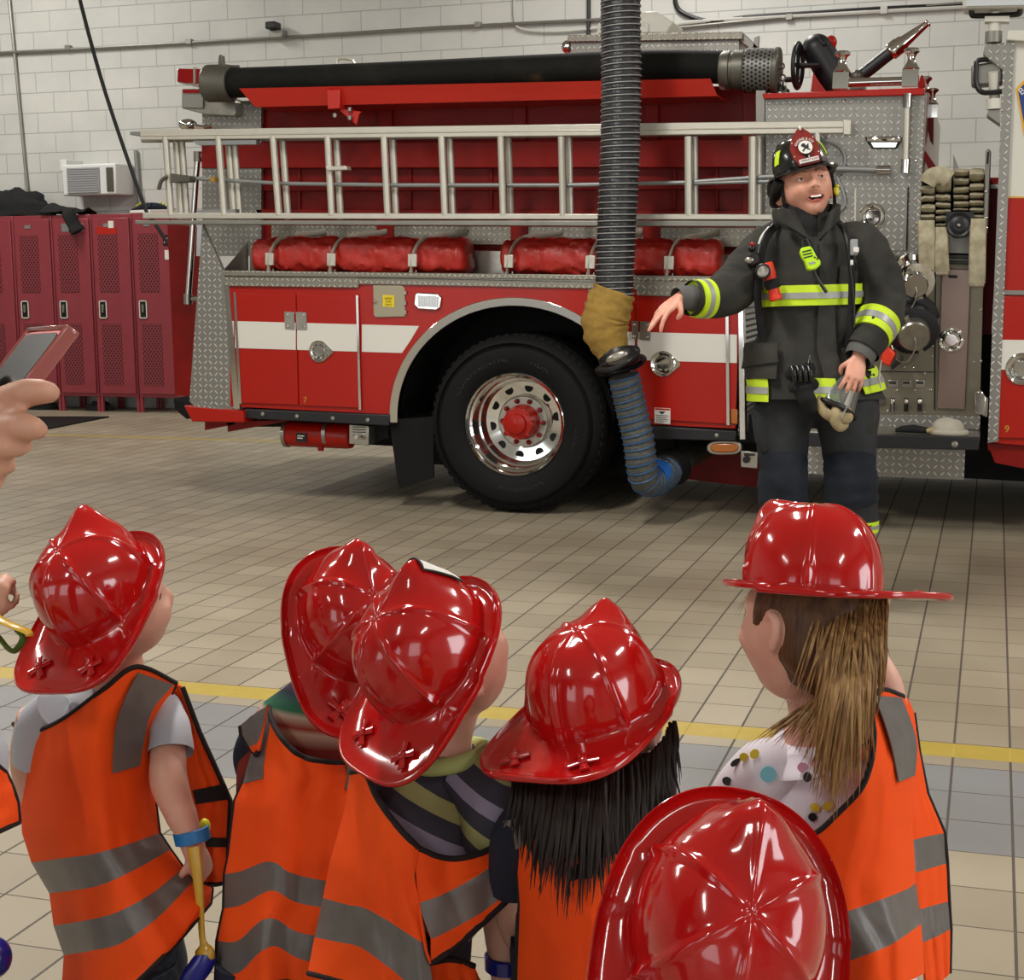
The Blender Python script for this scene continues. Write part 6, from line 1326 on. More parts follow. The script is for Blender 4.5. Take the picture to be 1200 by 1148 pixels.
for k in range(4): limb(b, [(T @ V((-.045 + .022 * k, .025, .022)), .012), (T @ V((-.04 + .022 * k, .0, .036)), .012), (T @ V((-.034 + .022 * k, -.03, .03)), .010)], n=10)
MAT['gloss_black'] = pbr('glove_vinyl', '#121212', .25, bump=.3, bscale=40); b.build('fingers', 'gloss_black', t, smooth=1.2)
b = MB(); b.tube([T @ V((.02, .04, .02)), T @ V((.028, .075, .01)), T @ V((.034, .04, .02))], .004, 8); b.build('clip', 'chrome', t)
# face mask hanging from his hand
A, B = f(1003, 424, .13), f(978, 478, .16); d = (B - A); L = d.length
t = fthing('face_mask', 'clear breathing face mask with black rim held upside down in one hand', 'face mask', B)
side = (-FW - d.normalized() * (-FW).dot(d.normalized())).normalized(); T = frame(A, side, d)      # local x = toward the viewer, z = down the mask
b = MB(T); rings = []
for z, w, dp in ((.05, .03, .028), (.08, .052, .048), (.13, .068, .062), (L * .93, .080, .070), (L, .084, .072)): rings.append([V((dp * cos(a), w * sin(a), z)) for a in [2 * pi * i / 32 for i in range(32)]])
b.loft(rings, False); b.build('visor', 'visor', t, smooth=1.2, solid=.003)
b = MB(T); b.tube([V((.074 * cos(a), .086 * sin(a), L + .006)) for a in [2 * pi * i / 36 for i in range(36)]], .011, 10, closed=True); b.build('rim', 'black', t, smooth=1.2)
b = MB(T); b.ball((-.045, .0, .035), (.036, .040, .032), 16, 10); b.tube([V((-.03, -.03, .03)), V((-.02, -.08, .02))], .022, 12); b.build('inlet_valve', 'black', t, smooth=1.2)
b = MB(T); g = [[V((.068 * cos(a) * (.62 + .38 * z / L) + .004, .080 * sin(a) * (.62 + .38 * z / L), z)) for a in [radians(-32 + 4 * i) for i in range(6)]] for z in [.06 + (L - .07) * j / 6 for j in range(7)]]
b.sheet(g, .002); b.build('visor_strip', 'steel', t, smooth=1)
b = MB(T)
for z0, z1, y, w in ((.0, .07, -.085, .012),): b.tube([V((.02, y, -.045)), V((.03, y - .02, .03)), V((.03, y - .045, .06))], w * .6, 8, flat=.4)
b.build('buckle', 'paper', t)
b = MB(T); limb(b, [(V((.03, -.03, L + .004)), .034), (V((.05, -.045, L + .03)), .028), (V((.05, .02, L + .05)), .022), (V((.04, .06, L + .03)), .018), (V((.03, .085, L - .02)), .014)], n=14, wr=.15, seed=4, wf=25)
limb(b, [(V((.055, .0, L + .01)), .02), (V((.06, -.005, L + .05)), .024), (V((.05, -.04, L + .075)), .02), (V((.03, -.06, L + .05)), .018)], n=12, wr=.12, seed=9, wf=25); b.build('head_net', 'leather', t, smooth=1.2)
b = MB(T); b.tube([V((.065, -.03, L - .01)), V((.072, -.028, L + .02)), V((.07, -.03, L + .05))], .014, 8, flat=.3); b.build('webbing', 'silver', t)
# red hand lamp hanging on the panel behind his arm
c = tp(1042, 415, -.02); t = thing('hand_lamp', 'red hand lamp hanging between the firefighter and the pump panel', 'lamp', mat=TM @ Matrix.Translation(c))
b = TB(); b.tpoly([(1036, 402), (1050, 414), (1042, 430), (1031, 424)], -.05, .06); b.build('body', 'orangeplastic', t, bevel=.01)
b = TB(); b.tpoly([(1044, 428), (1056, 417), (1058, 423), (1045, 434)], -.04, .05); b.build('base', 'black', t, bevel=.005)
# ---------------------------------------------------------------- the children
import numpy as np
F0 = V((FW.x, FW.y, 0)).normalized(); R0 = V((F0.y, -F0.x, 0)); Z = V((0, 0, 1))
def pose(pos, h, p, r):
    "h: heading to the right of straight-away, p: front raised, r: right side down (degrees)"
    h, p, r = radians(h), radians(p), radians(r)
    f_ = F0 * cos(h) + R0 * sin(h); rr = R0 * cos(h) - F0 * sin(h)
    f2 = f_ * cos(p) + Z * sin(p); u2 = Z * cos(p) - f_ * sin(p); r3 = rr * cos(r) - u2 * sin(r); u3 = u2 * cos(r) + rr * sin(r)
    return Matrix(((r3.x, f2.x, u3.x, pos[0]), (r3.y, f2.y, u3.y, pos[1]), (r3.z, f2.z, u3.z, pos[2]), (0, 0, 0, 1)))
def adiff(a, b_): return (a - b_ + pi) % (2 * pi) - pi
def toy_helmet(T, parent, sticker=False):
    "moulded plastic toy fire helmet: domed ribbed crown, pointed front, long back brim; brim in z = 0, front +y"
    n = 144; rings = []
    RIB = [radians(x) for x in (90, 32, -32, -90, 212, 148)]
    for j in range(37):
        t = 1 - j / 36; ring = []
        for i in range(n):
            a = 2 * pi * i / n; ca, sa = cos(a), sin(a)
            ax, ay = .088, .105
            cr = max(.0, cos(t * pi / 2)) ** .72; z = .118 * sin(t * pi / 2) ** .92
            p = V((ax * cr * ca, ay * cr * sa, z)); nrm = V((ca * cr / ax, sa * cr / ay, sin(t * pi / 2) / .118)).normalized()
            o = 0.
            for ra in RIB:
                d = adiff(a, ra) * .095 * max(cr, .05)
                front = abs(ra - pi / 2) < .01
                amp = (.0036 + (.005 * math.exp(-((t - .08) / .09) ** 2) if not front and abs(ra + pi / 2) > .01 else 0)) * min(1, cr * 2.2)
                o += amp * math.exp(-(d / .0040) ** 2)
            da = adiff(a, pi / 2)
            o += .025 * math.exp(-((t - .60) / .17) ** 2) * math.exp(-(da / .42) ** 2)
            o += .010 * math.exp(-((t - .30) / .22) ** 2) * math.exp(-(da / .5) ** 4)
            p += nrm * o; p.z = max(p.z, 0)
            ring.append(p)
        rings.append(ring)
    base = rings[-1]
    def edge(a):
        ca, sa = cos(a), sin(a); e = 2 / 2.3 if sa > 0 else 2 / 3.3
        x = .1198 * math.copysign(abs(ca) ** e, ca); y = -.041 + (.1705 if sa > 0 else .1506) * math.copysign(abs(sa) ** e, sa)
        return V((x, y, 0))
    for v, dz in ((.06, -.001), (.2, -.003), (.4, -.005), (.6, -.005), (.8, -.003), (.9, .0), (.95, .003), (.985, .0038), (1.0, .002), (1.003, -.003), (.99, -.0055)):
        ring = []
        for i in range(n):
            a = 2 * pi * i / n; E_ = edge(a); q = base[i].lerp(E_, v) if v <= 1 else E_ * v
            q = V((q.x, q.y, dz - .004 * (abs(q.x) / .114) ** 2 * (q.y < 0)))
            for sx in (-1, 1):                                   # the small raised crosses on the back brim
                c = V((sx * .052, -.150, 0)); w = q - c; k = .022
            ring.append(q)
        rings.append(ring)
    b = MB(T); b.loft(rings, False); h = b.build('toy_helmet', 'toyred', parent, smooth=1.3, solid=.0022)
    for sx in (-1, 1):
        b = MB(T)
        for a in (.6, 2.17):
            c = V((sx * .055, -.140, -.0015)); d = V((cos(a), sin(a), 0)); w = V((-d.y, d.x, 0))
            b.loft([[c + d * (s_ * .021) + w * (.0045 * cos(q) * (1 + .6 * abs(s_))) + V((0, 0, .0022 * sin(q) * (1 - .3 * abs(s_)))) for q in [2 * pi * i / 10 for i in range(10)]] for s_ in (-1, -.8, -.3, 0, .3, .8, 1)])
        b.ball(V((sx * .055, -.140, .001)), (.007, .007, .0035), 12, 8); b.build('brim_badge', 'toyred', h, smooth=1.3)
    if sticker:
        b = MB(T); g = []
        for j in range(5):
            row = []
            for i in range(7):
                a = pi / 2 + (i - 3) * .09; t = .20 + .085 * j; cr = cos(t * pi / 2) ** .72; da = adiff(a, pi / 2)
                p = V((.088 * cr * cos(a), .105 * cr * sin(a), .121 * sin(t * pi / 2) ** .92)); nrm = V((cos(a) * cr / .088, sin(a) * cr / .105, sin(t * pi / 2) / .121)).normalized()
                row.append(p + nrm * (.0035 + .025 * math.exp(-((t - .60) / .17) ** 2) * math.exp(-(da / .42) ** 2) + .010 * math.exp(-((t - .30) / .22) ** 2) * math.exp(-(da / .5) ** 4)))
            g.append(row)
        b.sheet(g, .001); b.build('front_sticker', 'paper', h, smooth=1); b = MB(T); e = [r[0] for r in g] + g[-1][1:] + [r[-1] for r in g[::-1]][1:] + g[0][::-1][1:-1]
        b.tube(e, .0018, 6, closed=True); b.build('sticker_edge', 'ink', h)
    return h
def resample(pts, n):
    P = [V((*p, 0)) if len(p) == 2 else V(p) for p in pts]; P = smooth_path(P, 6) if len(P) > 2 else P
    L = [0.]
    for a, c in zip(P, P[1:]): L.append(L[-1] + (c - a).length)
    o = []; i = 0
    for k in range(n):
        s = L[-1] * k / (n - 1)
        while i < len(L) - 2 and L[i + 1] < s: i += 1
        d = L[i + 1] - L[i] or 1; o.append(P[i].lerp(P[i + 1], min(1, max(0, (s - L[i]) / d))))
    return o
class Panel:
    "cloth panel between horizontal levels traced in the photo; dep(u, v) is its distance from the camera"
    def __init__(s, levels, dep, fold=.006, seed=0., nu=40):
        s.dep, s.levels = dep, levels; G = []; s.rows = []; tot = len(levels) - 1
        cur = [resample(l, nu + 1) for l in levels]
        for k in range(tot):
            m = max(3, int(max((cur[k + 1][i] - cur[k][i]).length for i in (0, nu // 2, nu)) / 9))
            for j in range(m + (k == tot - 1)):
                t = j / m; v = (k + t) / tot; row = []
                for i in range(nu + 1):
                    u = i / nu; q = cur[k][i].lerp(cur[k + 1][i], t)
                    d = dep(u, v) + fold * (sin(u * 17 + seed + 2 * noise.noise(V((u * 3, v * 2, seed)))) * (.35 + .9 * v) * .7 + 1.3 * noise.noise(V((u * 5, v * 3.2, seed))) + .5 * noise.noise(V((u * 13, v * 9, seed))))
                    row.append((q.x, q.y, d))
                G.append(row); s.rows.append(k)
        s.G = G; s.nu = nu; s.P = [[cp(*q) for q in r] for r in G]
        s.A = np.array([[q[:2] for q in r] for r in G]); s.D = np.array([[q[2] for q in r] for r in G])
    def build(s, parent, mats, name='vest'):
        b = MB(); m, n = len(s.P), s.nu + 1
        b.sheet(s.P, .004)
        per = (n - 1) * 2; mi = []
        for j in range(m - 1): mi += [mats[s.rows[j]]] * per
        mi += [mats[0], mats[-1]] * (n - 1); mi += [0] * (len(b.f) - len(mi)); b.mi = mi
        s.o = b.build(name, ['vest', 'vsilver'], parent, smooth=1.3); return s.o
    def depth_at(s, x, y):
        d2 = ((s.A - np.array((x, y))) ** 2).sum(2); i = d2.argmin(); w = np.exp(-d2 / 60.); 
        return float((w * s.D).sum() / w.sum()) if w.sum() > 1e-6 else float(s.D.flat[i])
    def patch(s, quadL, quadR, parent, m, name, off=.006, nv=14, nu=7):
        l, r = resample(quadL, nv), resample(quadR, nv); g = []
        for a, c in zip(l, r):
            g.append([(lambda q: cp(q.x, q.y, s.depth_at(q.x, q.y) - off))(a.lerp(c, i / nu)) for i in range(nu + 1)])
        b = MB(); b.sheet(g, .002); return b.build(name, m, parent, smooth=1.3)
    def bind(s, parent, parts=('top', 'left', 'right', 'bottom'), r=.0045):
        b = MB(); P = s.P
        for w in parts:
            e = P[0] if w == 'top' else P[-1] if w == 'bottom' else [q[0] for q in P] if w == 'left' else [q[-1] for q in P]
            b.tube([q for q in e], r, 8)
        b.build('binding', 'vbind', parent, smooth=1.3)
def tube_on(pts, r, name, m, parent, n=8):
    b = MB(); b.tube(smooth_path([cp(*p) for p in pts], 6), r, n); return b.build(name, m, parent, smooth=1.3)
def kbody(d, helm, dp, off, rows, legs=True, arms=(), hk=.19, rd=.46, hw=.74, dh=0):
    "one continuous child body: skull, neck, trunk, arms and legs down to the tiles. rows: (y, xc, half-width px)"
    s = d / F; b = MB(); HTk = helm @ Matrix.Translation(off) @ Matrix.Rotation(radians(-dh), 4, 'Z') @ Matrix.Rotation(radians(dp), 4, 'X'); rows = [(y, xc, w * (hw if k else 1)) for k, (y, xc, w) in enumerate(rows)]; hv = HTk.to_3x3() @ V((0, 1, 0)); heading = math.degrees(atan2(hv.dot(R0), hv.dot(F0)))
    b.loft(head_rings(HTk, hk, False, 0.)); [add_ear(b, HTk, q, hk / .24) for q in (-1, 1)]
    tr = []
    for y, xc, w in rows: tr.append([cp(xc, y, d + .02) + RT * (w * s * cos(a)) - F0 * (w * s * rd * sin(a)) for a in [2 * pi * i / 26 for i in range(26)]])
    b.loft(tr)
    top = cp(rows[0][1], rows[0][0], d); k = hk / .24
    limb(b, [(HTk @ V((0, -.015 * k, -.05 * k)), .046 * k), (lerp(HTk @ V((0, -.015 * k, -.08 * k)), top, .6), .044 * k), (top + V((0, 0, -.01)), .06 * k)], n=18)
    for pts in arms: limb(b, [(cp(x, y, dd), r * dd / F) for x, y, dd, r in pts], n=16)
    y, xc, w = rows[-1]; hip = cp(xc, y, d + .025); feet = []
    hd = F0 * cos(radians(heading)) + R0 * sin(radians(heading)); rt = V((hd.y, -hd.x, 0))
    if legs:
        for q in (-1, 1):
            h = hip + rt * (q * .05); ft = V((h.x + rt.x * .01 * q, h.y + rt.y * .01 * q, 0)); kn = lerp(h, ft + V((0, 0, .06)), .5)
            limb(b, [(h + V((0, 0, .03)), .058), (lerp(h, kn, .5), .052), (kn, .044), (lerp(kn, ft, .35), .045), (ft + V((0, 0, .07)), .030)], n=16); feet.append((h, kn, ft))
    return b, HTk, feet, hd, tr
def trousers(parent, feet, hip_rows, m):
    b = MB()
    for h, kn, ft in feet: limb(b, [(h + V((0, 0, .05)), .068), (lerp(h, kn, .5), .066), (kn, .060), (lerp(kn, ft, .5), .056), (ft + V((0, 0, .045)), .052)], n=20, wr=.08)
    if feet:
        c = (feet[0][0] + feet[1][0]) / 2; limb(b, [(c + V((0, 0, .10)), .085), (c + V((0, 0, .03)), .095), (c + V((0, 0, -.03)), .085)], n=24)
    o = b.build('trousers', m, parent, smooth=1.3); return o
def shoes(parent, feet, hd, m):
    for h, kn, ft in feet:
        b = MB(); g = []; rt = V((hd.y, -hd.x, 0))
        for y, w, z in ((-.06, .026, .055), (-.05, .034, .065), (.0, .036, .065), (.05, .038, .05), (.09, .034, .04), (.105, .02, .03)): g.append([ft + hd * y + rt * (w * cos(a)) + V((0, 0, .002 + z * (.5 + .5 * sin(a)))) for a in [2 * pi * i / 14 for i in range(14)]])
        b.loft(g); b.build('shoe', m, parent, smooth=1.2)
def garment(parent, tr, m, grow=1.12, name='shirt', extra=None):
    b = MB(); g = []
    for r in tr:
        c = sum(r, V()) / len(r); g.append([c + (p - c) * grow for p in r])
    b.loft(g)
    if extra: extra(b)
    return b.build(name, m, parent, smooth=1.3)
def front_panel(parent, pan, back, scale=.96, m='vest'):
    "the plain front half of the tabard, on the far side of the trunk"
    g = []
    for r in pan.P[::3] + [pan.P[-1]]:
        c = sum(r, V()) / len(r); g.append([c + (p - c) * scale - FW * 0 + F0 * (back - 1.6 * ((p - c).dot(F0))) for p in r][::2])
    b = MB(); b.sheet(g, .004); return b.build('vest_front', m, parent, smooth=1.3)
def child(label, pos):
    return thing('child', label, 'child', (pos.x, pos.y, 0), 'children in orange vests and red toy helmets')

T_K1 = pose((-1.3777, 2.1181, .899), 21.3, 42.1, -10.4)
T_K2 = pose((-.972, 2.2051, .8595), -30.2, 57.9, -3.4)
T_K3 = pose((-.7433, 1.9674, .8752), 58.2, 52.9, 4.5)
T_K4 = pose((-.507, 1.9848, .8193), 32.6, 16.5, -7.5)
T_K6 = pose((-.2326, 2.1364, .9695), -39.8, -5.7, 9.4)
T_K5 = pose((-.2181, 1.3284, .8145), 19, 57.3, 20)
# ---- boy at the left
d = 2.60
K1 = child('boy at the left in grey tee and orange vest, blue band on his wrist', cp(135, 1000, d))
ROWS = [(792, 142, 30), (812, 136, 62), (840, 126, 82), (900, 122, 84), (960, 126, 80), (1030, 140, 84), (1110, 150, 88), (1150, 155, 84)]
ARM = [(197, 846, d + .01, 17), (197, 880, d - .035, 21), (198, 916, d - .07, 22.5), (211, 952, d - .08, 19), (221, 976, d - .08, 15.5), (230, 1004, d - .07, 13)]
b, HT_, feet, hd, tr = kbody(d, T_K1, -20, (.006, -.002, -.036), ROWS, dh=42, hw=.66, arms=[ARM, [(48, 840, d + .02, 28), (36, 890, d + .06, 24), (48, 945, d + .1, 20), (70, 985, d + .12, 16)]], hk=.205)
w = cp(229, 995, d - .07); ya = (cp(238, 1022, d - .05) - w).normalized(); za = (R0 * .8 - F0 * .5); za = (za - ya * za.dot(ya)).normalized(); xa = ya.cross(za); HM = Matrix(((xa.x, ya.x, za.x, w.x), (xa.y, ya.y, za.y, w.y), (xa.z, ya.z, za.z, w.z), (0, 0, 0, 1)))
hand_mb(b, HM, 1, (.7, .7, .8, .8), .6, .62)
o = b.build('body', 'skin_k', K1, smooth=1.3); fuse(o, .005, 3)
b = MB(); b.tube(smooth_path([HT_ @ V((x, .058, .012)) for x in (.02, .026, .034)], 3), .003, 6); b.build('eyelash', 'brow', K1)
trousers(K1, feet, None, 'denim'); shoes(K1, feet, hd, 'navy')
b = MB(); g = [[HT_ @ (V((.082 * sin(t) * cos(a), .10 * sin(t) * sin(a) - .008, .105 * cos(t))) * .86) for a in [2 * pi * i / 28 for i in range(28)]] for t in [.05 + .085 * j for j in range(18)]]
b.loft(g); b.build('hair', 'hair_f', K1, smooth=1.3)
def sl1(b):
    limb(b, [(cp(188, 816, d + .04), 12 * d / F), (cp(195, 832, d + .015), 20 * d / F), (cp(199, 858, d - .015), 25 * d / F), (cp(200, 882, d - .035), 27 * d / F)], n=20, wr=.05, cap='a')
    limb(b, [(cp(66, 832, d), 28 * d / F), (cp(46, 852, d + .02), 28 * d / F), (cp(40, 890, d + .05), 26 * d / F)], n=20, wr=.06, cap='a')
    limb(b, [(cp(140, 778, d + .02), 28 * d / F), (cp(134, 800, d + .03), 38 * d / F), (cp(128, 826, d + .03), 48 * d / F)], n=24)
garment(K1, tr, 'tee_grey', 1.06, extra=sl1)
LV = [[(16, 848), (36, 858), (73, 843), (122, 807), (160, 781), (206, 800)],
      [(24, 905), (70, 890), (130, 860), (182, 856)],
      [(27, 975), (70, 968), (120, 950), (178, 915)],
      [(38, 1010), (80, 1004), (110, 1000), (150, 989), (186, 976)],
      [(59, 1046), (90, 1042), (120, 1036), (160, 1018), (199, 996)],
      [(64, 1084), (100, 1078), (139, 1068), (180, 1045), (214, 1017)],
      [(76, 1119), (110, 1113), (142, 1105), (185, 1075), (226, 1033)],
      [(74, 1149), (100, 1165), (150, 1148), (200, 1110), (248, 1040)],
      [(70, 1205), (110, 1190), (150, 1160), (200, 1112), (246, 1058)]]
P1 = Panel(LV, lambda u, v: d + .05 * (1 - v) - .155 * (1 - (2 * u - 1) ** 2) ** .8 - .02 * v + .04 * (u < .5) * (1 - 2 * u) - .03 * u, seed=1.)
vo = P1.build(K1, [0, 0, 0, 1, 0, 1, 0, 0]); P1.bind(vo, ('top', 'right', 'bottom'))
P1.patch([(162, 788), (148, 815), (136, 850), (132, 906)], [(203, 802), (178, 832), (168, 870), (164, 897)], vo, 'vsilver', 'shoulder_stripe', off=.012)
P1.patch([(14, 868), (14, 895), (16, 915)], [(26, 872), (32, 900), (36, 926)], vo, 'vsilver', 'shoulder_stripe', off=-.03)
F1 = Panel([[(200, 800), (207, 801), (214, 805)], [(206, 830), (222, 836), (234, 858)], [(212, 890), (236, 896), (250, 893)], [(218, 940), (250, 938), (270, 938)], [(222, 985), (248, 985), (268, 985)], [(226, 1030), (250, 1036), (267, 1032)]], lambda u, v: d + .05 + .06 * v - .03 * u, seed=4., nu=16)
fo = F1.build(K1, [0, 0, 0, 0, 0], 'vest_front'); F1.bind(fo, ('right', 'bottom'))
F1.patch([(226, 926), (230, 942)], [(264, 918), (270, 936)], fo, 'vbind', 'side_strap', nv=4); F1.patch([(240, 981), (242, 992)], [(267, 982), (267, 992)], fo, 'vbind', 'side_strap', nv=4)
b = MB(); T = frame(cp(225, 979, d - .08), V((1, 0, -.3)), (cp(229, 995, d - .08) - cp(222, 965, d - .08))); b.lathe([(.028, -.011), (.031, -.010), (.031, .010), (.028, .011)], T @ Matrix.Diagonal((1.0, .86, 1, 1)), 28, caps=False)
b.build('wristband', 'bandblue', K1, smooth=.6)
b = MB(); b.ball(cp(240, 968, d - .06), (.010, .009, .014), 10, 8); b.build('wristband_clasp', 'yellowplastic', K1)
toy_helmet(T_K1, K1)
bl = thing('balloon', 'limp yellow balloon with a blue end dangling from the wrist of the boy', 'balloon', tuple(cp(236, 1135, d - .1)))
b = MB(); b.tube(smooth_path([cp(227, 992, d - .115), cp(232, 1030, d - .12), cp(235, 1070, d - .12), cp(237, 1098, d - .12), cp(240, 1112, d - .12), cp(240, 1122, d - .12)], 5), [.013, .0125, .012, .0115, .0105, .0095, .009, .0085, .008, .0075, .007, .0065, .006, .006, .006, .006, .006, .007, .009, .013, .016, .018, .0185, .0185, .018, .017], 12, flat=.5); b.build('neck', 'balloon', bl, smooth=1.3)
b = MB(); g = []
for t, (x, y, r) in enumerate(((240, 1121, 13), (237, 1128, 15), (231, 1138, 16), (224, 1150, 14), (218, 1166, 9))): g.append([cp(x, y, d - .12) + RT * (r * d / F * cos(a)) + UP * (r * .5 * d / F * sin(a) * .7) - FW * (r * .6 * d / F * sin(a)) for a in [2 * pi * i / 14 for i in range(14)]])
b.loft(g); b.build('end', 'balloonb', bl, smooth=1.3)

# ---- second child: striped knit, half hidden behind the third
d = 2.52
K2 = child('child in a red knit top, standing partly behind the striped-jersey child', cp(350, 1000, d))
ROWS = [(800, 375, 34), (822, 368, 78), (850, 362, 98), (900, 350, 96), (960, 345, 92), (1040, 338, 92), (1150, 335, 96)]
b, HT_, feet, hd, tr = kbody(d, T_K2, -20, (0, .004, -.02), ROWS, arms=[[(300, 866, d + .02, 14), (290, 886, d + .04, 13), (292, 930, d + .1, 13), (312, 975, d + .14, 12)], [(452, 850, d, 24), (470, 920, d + .04, 20), (460, 970, d + .12, 15)]], hk=.2)
o = b.build('body', 'skin_k', K2, smooth=1.3); fuse(o, .006, 3); trousers(K2, feet, None, 'navy'); shoes(K2, feet, hd, 'navy')
b = MB(); limb(b, [(cp(318, 846, d + .02), 17 * d / F), (cp(298, 862, d + .01), 17 * d / F), (cp(289, 884, d + .03), 16 * d / F), (cp(290, 902, d + .06), 15 * d / F)], n=18, wr=.05); b.build('sleeve', 'navy', K2, smooth=1.3)
sl2 = None
garment(K2, tr, 'serape', 1.03, extra=sl2)
LV = [[(315, 828), (318, 842), (328, 862), (350, 884), (378, 892), (406, 893), (430, 885)],
      [(302, 880), (340, 905), (380, 912), (438, 905)], [(276, 938), (330, 945), (390, 945), (440, 940)],
      [(269, 1000), (310, 985), (340, 990), (400, 1008), (440, 1020)],
      [(264, 1024), (285, 1020), (310, 1010), (325, 1011), (340, 1022), (385, 1032), (440, 1038)],
      [(263, 1064), (285, 1060), (310, 1046), (325, 1044), (345, 1056), (385, 1064), (440, 1072)],
      [(255, 1102), (280, 1102), (305, 1080), (322, 1076), (345, 1090), (372, 1096), (430, 1106)],
      [(254, 1138), (280, 1140), (305, 1116), (322, 1108), (345, 1120), (372, 1128), (430, 1138)],
      [(252, 1180), (300, 1160), (340, 1150), (380, 1172), (430, 1180)]]
P2 = Panel(LV, lambda u, v: d - .01 - .12 * (1 - (2 * u - 1) ** 2) ** .8 - .03 * math.exp(-((u - .36) / .1) ** 2) * v, seed=6.)
vo = P2.build(K2, [0, 0, 0, 0, 1, 0, 1, 0]); P2.bind(vo, ('top', 'left', 'bottom')); front_panel(vo, P2, .16)
P2.patch([(314, 830), (303, 856), (294, 885), (285, 918)], [(318, 842), (312, 870), (309, 895), (308, 912)], vo, 'vsilver', 'shoulder_stripe')
P2.patch([(406, 894), (407, 910), (405, 925)], [(424, 888), (424, 905), (420, 925)], vo, 'vsilver', 'shoulder_stripe')
C2 = Panel([[(282, 850), (296, 838), (314, 827)], [(283, 860), (298, 852), (310, 848)], [(292, 874), (300, 872), (306, 866)], [(298, 882), (300, 884), (303, 880)]], lambda u, v: d - .03 - .04 * u, seed=2., nu=10, fold=.002)
so = C2.build(K2, [1, 1, 0], 'vest_shoulder'); C2.bind(so, ('left', 'bottom'))
toy_helmet(T_K2, K2)

# ---- third child: striped jersey
d = 2.20
K3 = child('child in a purple and olive striped jersey with a sticker on the helmet front', cp(490, 1050, d))
ROWS = [(872, 512, 42), (890, 512, 82), (920, 508, 106), (960, 498, 108), (1010, 486, 104), (1080, 470, 112), (1160, 462, 116)]
b, HT_, feet, hd, tr = kbody(d, T_K3, -16, (0, .006, -.025), ROWS, arms=[[(592, 950, d - .02, 34), (598, 1010, d - .0, 30), (592, 1070, d + .02, 27), (594, 1120, d + .02, 23), (596, 1150, d + .02, 20)], [(456, 950, d + .06, 24), (450, 1000, d + .12, 21), (465, 1060, d + .17, 17)]], hk=.21)
o = b.build('body', 'skin_k', K3, smooth=1.3); fuse(o, .005, 3); trousers(K3, feet, None, 'navy'); shoes(K3, feet, hd, 'navy')
b = MB(); g = [[HT_ @ (V((.082 * sin(t) * cos(a), .10 * sin(t) * sin(a) - .008, .105 * cos(t))) * .9) for a in [2 * pi * i / 28 for i in range(28)]] for t in [.05 + .085 * j for j in range(18)]]
b.loft(g); b.build('hair', 'hair_f', K3, smooth=1.3)
def sl3(b):
    limb(b, [(cp(556, 898, d), 44 * d / F), (cp(578, 930, d - .02), 47 * d / F), (cp(588, 980, d - .01), 46 * d / F), (cp(586, 1010, d), 42 * d / F)], n=22, wr=.06)
    limb(b, [(cp(470, 915, d + .03), 32 * d / F), (cp(452, 950, d + .07), 30 * d / F), (cp(450, 1000, d + .12), 26 * d / F)], n=22, wr=.06)
garment(K3, tr, 'stripes', 1.03, extra=sl3)
b = MB(); b.tube([cp(528 + 40 * cos(a), 886 + 11 * sin(a) - 8 * cos(a), d - .055 * sin(a)) for a in [2 * pi * i / 30 for i in range(30)]], .0125, 10, closed=True); MAT['collar_lime'] = pbr('collar_lime', '#b3bd78', .9); b.build('collar', 'collar_lime', K3, smooth=1.3)
LV = [[(412, 905), (428, 906), (442, 935), (466, 968), (490, 992), (512, 1003), (535, 1006), (565, 998), (592, 985)],
      [(406, 950), (430, 960), (460, 990), (490, 1015), (530, 1030), (570, 1022), (598, 1002)],
      [(386, 1040), (420, 1042), (460, 1045), (490, 1058)] + [(520, 1085), (560, 1075), (606, 1040)],
      [(380, 1056), (420, 1063), (455, 1080), (480, 1098), (502, 1118), (530, 1118)],
      [(370, 1098), (400, 1104), (425, 1108), (450, 1122), (475, 1146), (530, 1160)],
      [(360, 1150), (400, 1160), (440, 1170), (480, 1190), (530, 1200)]]
LV = [[(412, 905), (428, 906), (442, 935), (466, 968), (490, 993)],
      [(405, 950), (425, 965), (455, 995), (485, 1025)],
      [(388, 1010), (420, 1020), (455, 1040), (492, 1062)],
      [(380, 1052), (410, 1060), (430, 1064), (465, 1084), (500, 1108)],
      [(370, 1098), (400, 1104), (425, 1110), (465, 1140), (510, 1176)],
      [(362, 1140), (400, 1150), (440, 1165), (520, 1196)]]
P3 = Panel(LV, lambda u, v: d + .02 - .14 * (1 - (1 - u) ** 2) ** .8 * 1. - .01 * v, seed=3., nu=30)
vo = P3.build(K3, [0, 0, 0, 1, 0]); P3.bind(vo, ('top', 'bottom')); front_panel(vo, P3, .2)
LV = [[(490, 993), (512, 1003), (535, 1006), (565, 999), (592, 984), (600, 978)],
      [(487, 1020), (520, 1030), (560, 1022), (601, 996)],
      [(490, 1058), (520, 1047), (560, 1025), (602, 996)],
      [(505, 1100), (530, 1088), (565, 1068), (606, 1038)],
      [(505, 1128), (530, 1112), (565, 1082), (606, 1044)]]
S3 = Panel(LV, lambda u, v: d - .115 + .05 * u - .015 * v, seed=9., nu=26, fold=.003)
so = S3.build(K3, [0, 0, 1, 0], 'vest_side'); S3.bind(so, ('top', 'bottom'))
tube_on([(505, 1128, d - .13), (498, 1108, d - .13), (491, 1060, d - .13)], .002, 'vest_seam', 'vest', so)
S4 = Panel([[(505, 1128), (530, 1124), (556, 1132)], [(506, 1150), (535, 1150), (562, 1148)]], lambda u, v: d - .08 + .03 * u, seed=2., nu=10); s4 = S4.build(K3, [0], 'vest_side'); S4.bind(s4, ('top',))
